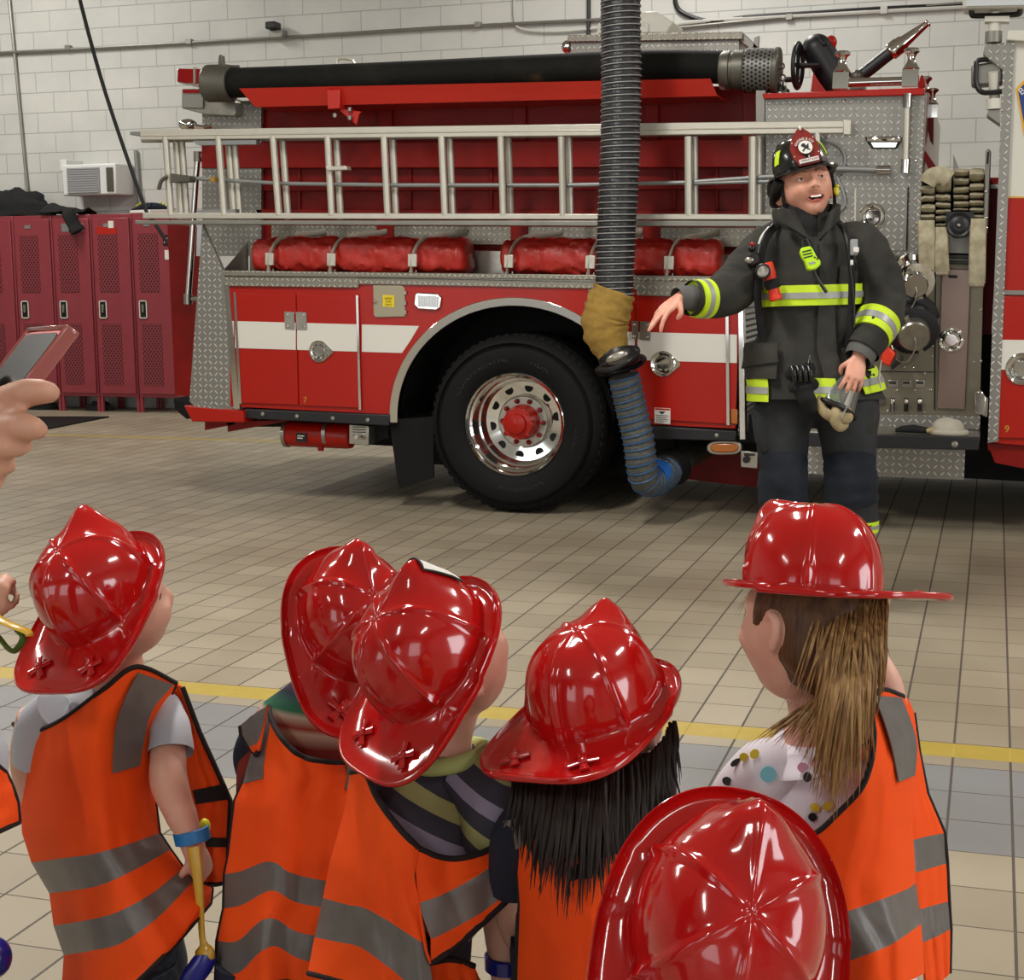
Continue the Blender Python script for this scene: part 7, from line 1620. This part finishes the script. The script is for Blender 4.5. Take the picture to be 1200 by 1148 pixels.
b = MB(); T = frame(cp(594, 1126, d + .02), V((1, 0, 0)), V((0, 0, -1))); b.lathe([(.030, -.012), (.033, -.010), (.033, .010), (.030, .012)], T, 24, caps=False); b.build('wristband', 'balloonb', K3, smooth=.6)
toy_helmet(T_K3, K3, True)
tag_ = None

# ---- dark-haired girl
d = 2.10
K4 = child('girl with long straight dark hair hanging below her red helmet', cp(690, 1050, d))
ROWS = [(940, 690, 40), (958, 690, 92), (990, 690, 118), (1050, 690, 112), (1150, 690, 118)]
b, HT_, feet, hd, tr = kbody(d, T_K4, -6, (0, .006, -.03), ROWS, arms=[[(606, 990, d, 26), (600, 1060, d + .05, 22), (612, 1110, d + .12, 18)], [(786, 990, d, 30), (800, 1060, d + .05, 26), (790, 1110, d + .12, 20)]], hk=.215)
o = b.build('body', 'skin_k', K4, smooth=1.3); fuse(o, .006, 3); trousers(K4, feet, None, 'navy'); shoes(K4, feet, hd, 'navy')
def sl4(b):
    limb(b, [(cp(626, 955, d), 30 * d / F), (cp(606, 985, d), 32 * d / F), (cp(600, 1040, d + .03), 28 * d / F)], n=18, wr=.05); limb(b, [(cp(760, 955, d), 32 * d / F), (cp(784, 985, d), 36 * d / F), (cp(794, 1040, d + .03), 33 * d / F)], n=18, wr=.05)
garment(K4, tr, 'navy', 1.03, extra=sl4)
LV = [[(604, 945), (640, 985), (690, 1002), (735, 990), (782, 950)], [(606, 1000), (650, 1025), (700, 1030), (786, 1000)], [(610, 1060), (690, 1075), (790, 1060)], [(608, 1110), (690, 1120), (795, 1110)], [(606, 1170), (690, 1180), (800, 1170)]]
P4 = Panel(LV, lambda u, v: d - .02 - .12 * (1 - (2 * u - 1) ** 2) ** .8, seed=7.)
vo = P4.build(K4, [0, 0, 0, 0]); P4.bind(vo); front_panel(vo, P4, .2)
P4.patch([(590, 962), (594, 1000)], [(612, 958), (616, 990)], vo, 'vsilver', 'shoulder_stripe', nv=5)
def hair_strands(parent, name, m, roots, tips, r0, n, seed, sag=0., jit=6., flat=.5, lo=.6, wave=3.):
    "locks of hair: each a tapering ribbon from a root curve to a tip curve, (px, py, depth)"
    rnd = random.Random(seed); b = MB(); R = resample(roots, 200); T_ = resample(tips, 200)
    for k in range(n):
        q = int((k + rnd.random()) / n * 199.9); a = R[q]; e = T_[q]; t_end = lerp(lo, 1., rnd.random()); j0, j1, dj, ph = jit * (rnd.random() - .5) * .6, jit * 2.2 * (rnd.random() - .5), .012 * (rnd.random() - .5), rnd.random() * 6
        P = []
        for i in range(8):
            t = i / 7 * t_end; x = lerp(a.x, e.x, t) + lerp(j0, j1, t) + wave * t * sin(t * 4.5 + ph); y = lerp(a.y, e.y, t); dd = lerp(a.z, e.z, t) - sag * sin(pi * t) + dj
            P.append(cp(x, y, dd))
        rr = r0 * (.6 + .8 * rnd.random()); b.tube(smooth_path(P, 2), [rr * (.75 + .35 * sin(pi * min(1, i / 9))) * (1 if i < 9 else lerp(1, .12, (i - 8) / 6)) for i in range(15)], 6, flat=flat)
    return b.build(name, m, parent, smooth=1.3)
b = MB(); g = []
for y, x0, x1, dp in ((884, 634, 774, .035), (892, 618, 788, .06), (906, 606, 793, .08), (930, 602, 793, .10), (955, 602, 790, .115), (985, 610, 780, .125), (1010, 622, 760, .13), (1030, 640, 735, .135)):
    g.append([cp((x0 + x1) / 2 + (x1 - x0) / 2 * cos(a), y + 3 * sin(7 * a), d - dp * (sin(a) if sin(a) > 0 else sin(a) * .3) * (1 if y < 1000 else 1.0) - .01) for a in [2 * pi * i / 40 for i in range(40)]])
b.loft(g); hm = b.build('hair', 'hair_d', K4, smooth=1.3)
hair_strands(hm, 'hair_locks', 'hair_d', [(606, 890, d - .03), (640, 908, d - .085), (690, 910, d - .10), (740, 896, d - .085), (774, 872, d - .05), (788, 845, d - .0)], [(596, 985, d - .06), (640, 1065, d - .15), (675, 1078, d - .16), (705, 1060, d - .16), (745, 1010, d - .13), (799, 925, d - .03)], .0030, 230, 11, sag=.02, jit=10)
hair_strands(hm, 'hair_wisp', 'hair_d', [(600, 900, d - .03), (620, 904, d - .06), (660, 909, d - .09)], [(604, 1010, d - .08), (640, 1072, d - .17), (668, 1080, d - .17)], .0014, 26, 5, sag=.01, jit=16)
toy_helmet(T_K4, K4)

# ---- girl at the right with a ponytail
d = 2.27
K6 = child('girl at the right with fair brown ponytail, printed white top and orange vest', cp(985, 1000, d))
ROWS = [(850, 962, 44), (868, 966, 82), (900, 968, 108), (960, 972, 110), (1030, 985, 106), (1100, 990, 112), (1160, 990, 116)]
b, HT_, feet, hd, tr = kbody(d, T_K6, 2, (0, .014, -.055), ROWS, arms=[[(1030, 868, d + .02, 24), (1042, 842, d + .02, 22), (1040, 806, d + .02, 19), (1024, 772, d + .05, 16), (1000, 752, d + .1, 14)], [(884, 915, d + .03, 24), (866, 960, d + .06, 23), (872, 1010, d + .12, 20)]], hk=.218)
o = b.build('body', 'skin_k', K6, smooth=1.3); fuse(o, .0042, 3); trousers(K6, feet, None, 'denim'); shoes(K6, feet, hd, 'navy')
def sl6(b):
    limb(b, [(cp(1000, 872, d), 34 * d / F), (cp(1024, 860, d), 32 * d / F), (cp(1042, 846, d + .01), 26 * d / F)], n=22, wr=.05)
    limb(b, [(cp(934, 900, d + .03), 30 * d / F), (cp(896, 904, d + .01), 38 * d / F), (cp(868, 940, d + .03), 38 * d / F), (cp(860, 965, d + .05), 36 * d / F)], n=22, wr=.05)
    limb(b, [(cp(948, 850, d + .02), 36 * d / F), (cp(955, 866, d + .02), 58 * d / F), (cp(962, 890, d + .02), 80 * d / F)], n=24, flat=.8)
sh = garment(K6, tr, 'print', 1.03, extra=sl6)
LV = [[(925, 1005), (940, 985), (962, 972), (985, 950), (1008, 925), (1020, 895), (1024, 862), (1022, 835), (1030, 808), (1058, 816)],
      [(930, 1018), (960, 1000), (1000, 970), (1030, 930), (1048, 890), (1064, 868), (1072, 850)],
      [(935, 1040), (980, 1030), (1030, 1010), (1060, 985), (1068, 970)],
      [(945, 1082), (990, 1068), (1030, 1054), (1060, 1042), (1072, 1034)],
      [(985, 1128), (1005, 1122), (1040, 1108), (1062, 1094), (1078, 1082)],
      [(985, 1160), (1020, 1158), (1060, 1150), (1082, 1140)]]
P6 = Panel(LV, lambda u, v: d - .03 - .125 * (1 - (2 * u - 1) ** 2) ** .8 + .02 * u, seed=5., fold=.005)
vo = P6.build(K6, [0, 0, 0, 1, 0]); P6.bind(vo, ('top',)); front_panel(vo, P6, .2)
G6 = Panel([[(1052, 812), (1062, 818), (1070, 835)], [(1060, 850), (1068, 858), (1076, 880)], [(1062, 920), (1076, 925), (1086, 930)], [(1068, 984), (1088, 979), (1106, 976)], [(1072, 1022), (1092, 1016), (1109, 1011)], [(1074, 1066), (1094, 1060), (1111, 1056)], [(1080, 1104), (1098, 1096), (1113, 1088)], [(1084, 1150), (1100, 1150), (1112, 1140)]], lambda u, v: d + .0 + .07 * u, seed=8., nu=14, fold=.004)
go = G6.build(K6, [0, 0, 0, 1, 0, 1, 0], 'vest_front'); G6.bind(go, ('right',))
P6.patch([(1024, 815), (1036, 846), (1046, 880), (1053, 916)], [(1056, 817), (1066, 842), (1074, 872), (1072, 908)], vo, 'vsilver', 'shoulder_stripe', off=.016)
def disc(cx, cy, rx, ry, rot, dd, m, name, parent, off=.0):
    b = MB(); c = cp(cx, cy, dd); s_ = dd / F; pts = [c + RT * ((rx * cos(a) * cos(rot) - ry * sin(a) * sin(rot)) * s_) - UP * ((rx * cos(a) * sin(rot) + ry * sin(a) * cos(rot)) * s_) for a in [2 * pi * i / 20 for i in range(20)]]
    nn = -FW; b.prism([p + nn * .0 for p in pts], [p + nn * .002 for p in pts]); return b.build(name, m, parent, smooth=0)
def shirt_d(x, y):
    "distance of the printed top under a photo point, so prints lie on the cloth"
    r = ray(x, y).normalized(); me = sh.data; W = wm(K6); o_ = W.inverted() @ EYE; best = None
    from mathutils.bvhtree import BVHTree
    global _bv
    if '_bv' not in globals(): _bv = BVHTree.FromPolygons([v.co for v in me.vertices], [tuple(p.vertices) for p in me.polygons])
    h = _bv.ray_cast(o_, r)
    return ((W @ h[0]) - EYE).dot(FW) if h[0] is not None else d - .1
for x, y, rx, ry, ro, m in ((900, 907, 9.5, 9.5, 0, 'cyan'), (862, 893, 7, 3.5, -.6, 'ink'), (872, 887, 6, 5, .5, 'yelp'), (884, 883, 6, 5, -.9, 'yelp'), (941, 899, 7, 6, .3, 'pinkp'), (955, 893, 6, 5, -.5, 'pinkp'), (946, 910, 5, 6, .2, 'ink'), (959, 916, 7, 6, .2, 'paper'), (955, 946, 6, 5, .5, 'yelp'), (970, 944, 7, 5, -.4, 'yelp'), (952, 957, 5, 5, 0, 'ink'), (1012, 868, 6, 6, .2, 'ink'), (1016, 862, 4, 3, .2, 'paper'), (852, 915, 6, 5, .5, 'ink')):
    dd = shirt_d(x, y); disc(x, y, rx, ry, ro, dd - .004, m, 'shirt_print', sh)
b = MB(); g = []
HTh = HT_; k6 = .218 / .24
for j in range(22):
    t = .05 + .118 * j; ring = []
    for i in range(44):
        a = 2 * pi * i / 44; dv = V((sin(t) * cos(a), sin(t) * sin(a), cos(t)))
        lim = 1.0
        q = V((.086 * dv.x, .106 * dv.y - .002, .128 * dv.z)) * k6
        # hairline: clear of the face and ear
        front = dv.y - (.30 if dv.z > -.1 else max(-.55, .02 - 1.1 * (-.1 - dv.z)))
        if front > 0: q = q * (1 - min(.30, front * .45))
        q = q * (1 - .16 * gauss((dv.y, dv.z), (-.05, -.12), (.22, .22)) * (abs(dv.x) > .5))
        ring.append(HTh @ q)
    g.append(ring)
b.loft(g); hm = b.build('hair', 'hair_g', K6, smooth=1.3)
RTP = [(1040, 698, d - .02), (1020, 700, d - .08), (1000, 704, d - .10), (985, 720, d - .12), (975, 745, d - .12)]
hair_strands(hm, 'ponytail', 'hair_b', [(1040, 698, d - .06), (1024, 700, d - .13), (1006, 702, d - .16), (986, 704, d - .165)], [(1020, 820, d - .11), (1002, 930, d - .18), (978, 960, d - .19), (955, 905, d - .17)], .0026, 330, 3, sag=.075, jit=13, wave=5)
hair_strands(hm, 'ponytail', 'hair_b', [(1036, 705, d - .10), (994, 712, d - .165)], [(1014, 800, d - .14), (970, 890, d - .19)], .0026, 120, 14, sag=.05, jit=14, wave=4)
hair_strands(hm, 'ponytail', 'hair_b', [(1036, 700, d - .12), (1010, 702, d - .165), (970, 704, d - .16)], [(1020, 800, d - .15), (985, 860, d - .19), (930, 850, d - .15)], .0016, 90, 41, sag=.07, jit=26, wave=6)
hair_strands(hm, 'ponytail', 'hair_b', [(990, 760, d - .14), (982, 780, d - .14), (975, 800, d - .14), (965, 815, d - .12)], [(975, 970, d - .19), (930, 884, d - .14), (886, 876, d - .08), (868, 884, d - .06)],   .0022, 150, 8, sag=.045, jit=10, wave=6)
hair_strands(hm, 'hair_wisp', 'hair_b', [(880, 690, d - .02), (890, 692, d - .05), (905, 694, d - .08)], [(866, 735, d - .02), (880, 745, d - .06), (895, 760, d - .09)], .0009, 26, 21, jit=14)
hair_strands(hm, 'swept_hair', 'hair_g', [(890, 700, d - .085), (893, 720, d - .09), (900, 738, d - .10)], [(1000, 704, d - .118), (998, 716, d - .122), (992, 730, d - .128)], .0022, 46, 31, sag=.016, jit=6, lo=.9, wave=1)
hair_strands(hm, 'swept_hair', 'hair_g', [(922, 790, d - .09), (926, 810, d - .088), (932, 830, d - .08)], [(988, 742, d - .132), (986, 756, d - .132), (984, 770, d - .132)], .0022, 40, 33, sag=.014, jit=6, lo=.9, wave=1)
toy_helmet(T_K6, K6)

# ---- child right in front of the camera: only the helmet shows
d = 1.46
K5 = child('child nearest the camera, only the top of a red helmet in view', cp(850, 1200, d))
ROWS = [(1236, 850, 62), (1262, 850, 130), (1310, 850, 170), (1420, 850, 166), (1560, 850, 170)]
b, HT_, feet, hd, tr = kbody(d, T_K5, -25, (0, .004, -.02), ROWS, arms=[[(700, 1300, d, 44), (690, 1400, d + .05, 38), (720, 1470, d + .12, 30)], [(1000, 1300, d, 44), (1010, 1400, d + .05, 38), (980, 1470, d + .12, 30)]], hk=.2)
o = b.build('body', 'skin_k', K5, smooth=1.3); fuse(o, .007, 3); trousers(K5, feet, None, 'navy'); shoes(K5, feet, hd, 'navy'); garment(K5, tr, 'tee_grey', 1.03)
LV = [[(720, 1262), (790, 1300), (850, 1310), (910, 1300), (980, 1262)], [(710, 1340), (850, 1360), (990, 1340)], [(700, 1440), (850, 1460), (1000, 1440)], [(695, 1490), (850, 1510), (1005, 1490)], [(690, 1560), (850, 1580), (1010, 1560)]]
P5 = Panel(LV, lambda u, v: d - .02 - .12 * (1 - (2 * u - 1) ** 2) ** .8, seed=2.); vo = P5.build(K5, [0, 0, 1, 0]); P5.bind(vo); front_panel(vo, P5, .2)
toy_helmet(T_K5, K5)

# ---- child mostly outside the frame at the left edge
d = 2.35
K7 = child('child at the left frame edge, only a corner of the orange vest showing', cp(-70, 960, d))
T7 = pose(cp(-150, 700, d), 40, 30, 0)
ROWS = [(800, -110, 40), (822, -104, 80), (860, -94, 92), (960, -76, 90), (1100, -78, 96), (1170, -78, 96)]
b, HT_, feet, hd, tr = kbody(d, T7, -12, (0, .004, -.022), ROWS, arms=[[(-30, 850, d - .02, 26), (-36, 800, d + .0, 22), (-26, 745, d + .04, 16), (-14, 722, d + .05, 13)]], hk=.205)
w = cp(-12, 724, d + .05); ya = (cp(-6, 690, d + .05) - w).normalized(); za = (-F0); za = (za - ya * za.dot(ya)).normalized(); xa = ya.cross(za); HM = Matrix(((xa.x, ya.x, za.x, w.x), (xa.y, ya.y, za.y, w.y), (xa.z, ya.z, za.z, w.z), (0, 0, 0, 1)))
hand_mb(b, HM, 1, (1.2, 1.2, 1.3, 1.3), .9, .62)
o = b.build('body', 'skin_h', K7, smooth=1.3); fuse(o, .006, 3); trousers(K7, feet, None, 'navy'); shoes(K7, feet, hd, 'navy')
def sl7(b): limb(b, [(cp(-40, 850, d), 34 * d / F), (cp(-22, 880, d - .02), 30 * d / F), (cp(-12, 915, d - .03), 22 * d / F)], n=18)
garment(K7, tr, 'tee_grey', 1.02, extra=sl7)
LV = [[(-150, 850), (-90, 870), (-40, 870), (6, 905)], [(-152, 890), (-80, 905), (-20, 915), (14, 922)], [(-154, 940), (-80, 955), (-20, 950), (20, 940)], [(-156, 985), (-90, 1000), (-30, 985), (22, 963)]]
P7 = Panel(LV, lambda u, v: d - .06 - .08 * (1 - (2 * u - 1) ** 2) ** .8, seed=2.); vo = P7.build(K7, [0, 0, 0]); P7.bind(vo)
toy_helmet(T7, K7)
bl = thing('ribbon', 'yellow and green ribbon loop held up at the left frame edge', 'ribbon', tuple(cp(10, 745, d)))
b = MB(); b.tube(smooth_path([cp(-12, 718, d), cp(4, 728, d - .01), cp(20, 735, d - .02), cp(33, 741, d - .02), cp(34, 745, d - .02)], 5), .010, 8, flat=.35); b.build('yellow_length', 'balloon', bl, smooth=1.3)
b = MB(); b.tube(smooth_path([cp(20, 737, d - .02), cp(27, 744, d - .02), cp(26, 752, d - .02), cp(18, 762, d - .02), cp(10, 760, d - .02), cp(0, 748, d - .01), cp(-12, 735, d)], 5), .010, 8, flat=.4); b.build('green_length', 'green', bl, smooth=1.3)
b = MB(); b.ball(cp(-8, 1122, d + .1), (.030, .03, .034), 20, 14); tag(b.build('balloon', 'balloonb', smooth=1.3), 'blue balloon at the lower left corner of the picture', 'balloon')

# ---- the photographer's neighbour: a hand raising a phone at the left
d = 1.0
sh_ = cp(-400, 375, 1.02); fl_ = V((sh_.x, sh_.y, 0)) - R0 * .19
AD = thing('person', 'adult at the left edge, only a raised hand holding up a phone in view', 'person', tuple(fl_))
b = MB()
def up(x, z): return fl_ + R0 * x + V((0, 0, z))
HA = pose(up(0, 1.60), 20, 0, 0); b.loft(head_rings(HA, .23)); [add_ear(b, HA, q, .96) for q in (-1, 1)]
limb(b, [(up(0, 1.53), .055), (up(0, 1.44), .056), (up(0, 1.38), .10)], n=18); limb(b, [(up(0, 1.40), .12), (up(0, 1.25), .155), (up(0, 1.0), .14), (up(0, .84), .15)], n=22)
for q in (-1, 1): limb(b, [(up(.09 * q, .88), .085), (up(.10 * q, .5), .06), (up(.10 * q, .08), .04)], n=16)
limb(b, [(up(.15, 1.36), .06), (cp(-350, 640, .95), .05), (cp(-262, 862, .92), .042)], n=16); limb(b, [(up(-.15, 1.36), .06), (up(-.22, 1.1), .045), (up(-.22, .86), .035)], n=16)
def g(x, y, dd, r): return (cp(x, y, dd), r * dd / F)
limb(b, [g(-262, 862, .92, 74), g(-150, 700, .94, 62), g(-70, 590, .97, 50), g(-30, 530, .99, 46)], n=20)
limb(b, [g(-40, 545, .985, 44), g(-12, 506, .99, 46), g(4, 478, 1.0, 38), g(14, 464, 1.0, 22)], n=20, flat=.62)
for pts in ([g(6, 470, .99, 19), g(28, 461, .97, 17.5), g(46, 459, .965, 16), g(58, 460, .97, 13.5), g(64, 461, .975, 9)],
            [g(-4, 500, .99, 20), g(18, 500, .965, 18), g(34, 501, .955, 16.5), g(44, 503, .96, 13), g(48, 504, .965, 9)],
            [g(-10, 522, .99, 19), g(6, 522, .97, 17), g(20, 522, .965, 14.5), g(28, 522, .97, 11), g(31, 522, .975, 7)],
            [g(-14, 542, .99, 17), g(-2, 544, .98, 14.5), g(8, 545, .98, 12), g(14, 546, .985, 8)]): limb(b, pts, n=14)
limb(b, [g(-60, 520, .99, 26), g(-44, 480, 1.03, 22), g(-26, 448, 1.06, 18), g(-14, 432, 1.08, 13)], n=14)
o = b.build('body', 'skin_h', AD, smooth=1.3); fuse(o, .003, 4)
b = MB(); limb(b, [(up(0, 1.43), .085), (up(0, 1.38), .16), (up(0, 1.25), .19), (up(0, 1.0), .175), (up(0, .82), .18)], n=26)
limb(b, [(up(.13, 1.37), .085), (cp(-350, 640, .95), .066), (cp(-262, 862, .92), .055), (cp(-210, 790, .93), .045)], n=22, wr=.06); limb(b, [(up(-.13, 1.37), .085), (up(-.22, 1.1), .06), (up(-.22, .9), .045)], n=20, wr=.05); b.build('shirt', 'navy', AD, smooth=1.3)
b = MB(); [limb(b, [(up(.09 * q, .90), .11), (up(.10 * q, .5), .085), (up(.10 * q, .05), .075)], n=20, wr=.05) for q in (-1, 1)]; b.build('trousers', 'denim', AD, smooth=1.3)
shoes(AD, [(0, 0, fl_ + R0 * (.1 * q)) for q in (-1, 1)], F0, 'black')
b = MB(); g2 = [[HA @ (V((.086 * sin(t) * cos(a), .10 * sin(t) * sin(a) - .012, .128 * cos(t)))) for a in [2 * pi * i / 28 for i in range(28)]] for t in [.05 + .085 * j for j in range(17)]]; b.loft(g2); b.build('hair', 'hair_f', AD, smooth=1.3)
ph = thing('phone', 'smartphone in a clear case with a rose edge, raised in the hand at the left', 'phone', tuple(cp(20, 445, 1.0)))
A_, B_ = cp(33, 388.5, 1.10), cp(75, 385.5, 1.04); C_ = cp(29, 446, 1.035); L_ = (C_ - B_); L_ = L_.normalized() * .15
X_ = (B_ - A_).normalized(); N_ = X_.cross(L_).normalized(); N_ = N_ if N_.dot(FW) < 0 else -N_
def pq(u, v, w): return A_ + (B_ - A_) * u + L_ * v + N_ * w
def slab(u0, u1, v0, v1, w0, w1, r=.09):
    pts = []
    for cx_, cy_, a0 in ((u1 - r, v0 + r * .5, -90), (u1 - r, v1 - r * .5, 0), (u0 + r, v1 - r * .5, 90), (u0 + r, v0 + r * .5, 180)):
        for i in range(5): a = radians(a0 + 22.5 * i); pts.append((cx_ + r * cos(a), cy_ + r * .5 * sin(a)))
    return [pq(u, v, w0) for u, v in pts], [pq(u, v, w1) for u, v in pts]
b = MB(); b.prism(*slab(0, 1, 0, 1, -.0075, 0)); b.build('body', 'rosegold', ph, smooth=.4, bevel=.001)
b = MB(); b.prism(*slab(.04, .96, .02, .98, 0, .0006)); b.build('screen', 'phone', ph, smooth=.3)
b = MB()
for u0, u1, v0, v1 in ((-.05, 0, -.02, 1.02), (1.0, 1.05, -.02, 1.02), (-.05, 1.05, -.025, 0), (-.05, 1.05, 1.0, 1.025)): b.prism([pq(u0, v0, -.010), pq(u1, v0, -.010), pq(u1, v1, -.010), pq(u0, v1, -.010)], [pq(u0, v0, .0015), pq(u1, v0, .0015), pq(u1, v1, .0015), pq(u0, v1, .0015)])
b.build('case', 'case', ph, smooth=.3, bevel=.002)
b = MB(); b.prism([pq(1.05, .42, -.007), pq(1.075, .42, -.007), pq(1.075, .58, -.007), pq(1.05, .58, -.007)], [pq(1.05, .42, -.001), pq(1.075, .42, -.001), pq(1.075, .58, -.001), pq(1.05, .58, -.001)]); b.build('side_button', 'steel', ph, bevel=.001)
# ---------------------------------------------------------------- camera, light, view
cd_ = bpy.data.cameras.new('camera'); co = bpy.data.objects.new('camera', cd_); COL.objects.link(co)
cd_.sensor_fit = 'HORIZONTAL'; cd_.sensor_width = 36; cd_.lens = 36 * F / 1200; cd_.clip_start = .05
co.matrix_world = Matrix(((RT.x, UP.x, -FW.x, EYE.x), (RT.y, UP.y, -FW.y, EYE.y), (RT.z, UP.z, -FW.z, EYE.z), (0, 0, 0, 1)))
SC.camera = co
W = bpy.data.worlds.new('world'); SC.world = W; W.use_nodes = True
W.node_tree.nodes['Background'].inputs[0].default_value = (.75, .85, 1, 1); W.node_tree.nodes['Background'].inputs[1].default_value = .25
def area(name, loc, to, sx, sy, power, col):
    l = bpy.data.lights.new(name, 'AREA'); l.shape = 'RECTANGLE'; l.size = sx; l.size_y = sy; l.energy = power; l.color = col
    o = bpy.data.objects.new(name, l); COL.objects.link(o); o.location = loc
    o.rotation_euler = (V(to) - V(loc)).to_track_quat('-Z', 'Y').to_euler(); return o
# tube fittings under the ceiling
for x in (-9.5, -2.6, 4.3):
    for y in (-3.4, 4.2, 11.4):
        t = thing('ceiling_light', 'long tube light fitting under the ceiling', 'light', (x, y, H - .3), 'tube lights under the ceiling')
        b = MB(); b.box(x - .18, x + .18, y - 1.1, y + 1.1, H - .3, H - .2); b.build('housing', 'white', t)
        area('tube_lamp', (x, y, H - .32), (x, y, 0), .3, 2.1, (290 if y < 8 else 190) if y > 0 else 130, (1, .96, .9))
# daylight through the open bay doors behind and to the right of the camera
for x in (-8.5, -2.2, 4.1):
    area('bay_door_daylight', (x, Y0 + .25, 2.0), (x, 4, 1.6), 3.6, 3.4, 95, (.93, .96, 1))
area('side_door_daylight', (X1 - .1, 1.2, 1.9), (-4, 2.2, 1.2), 3.4, 3.0, 260, (.93, .96, 1))
SC.view_settings.view_transform = 'Standard'; SC.view_settings.look = 'None'; SC.view_settings.gamma = 1; SC.view_settings.use_curve_mapping = False
SC.view_settings.exposure = -0.18
SC.cycles.max_bounces = 6; SC.cycles.diffuse_bounces = 3; SC.cycles.glossy_bounces = 4; SC.cycles.use_denoising = True
SC.cycles.sample_clamp_indirect = 6
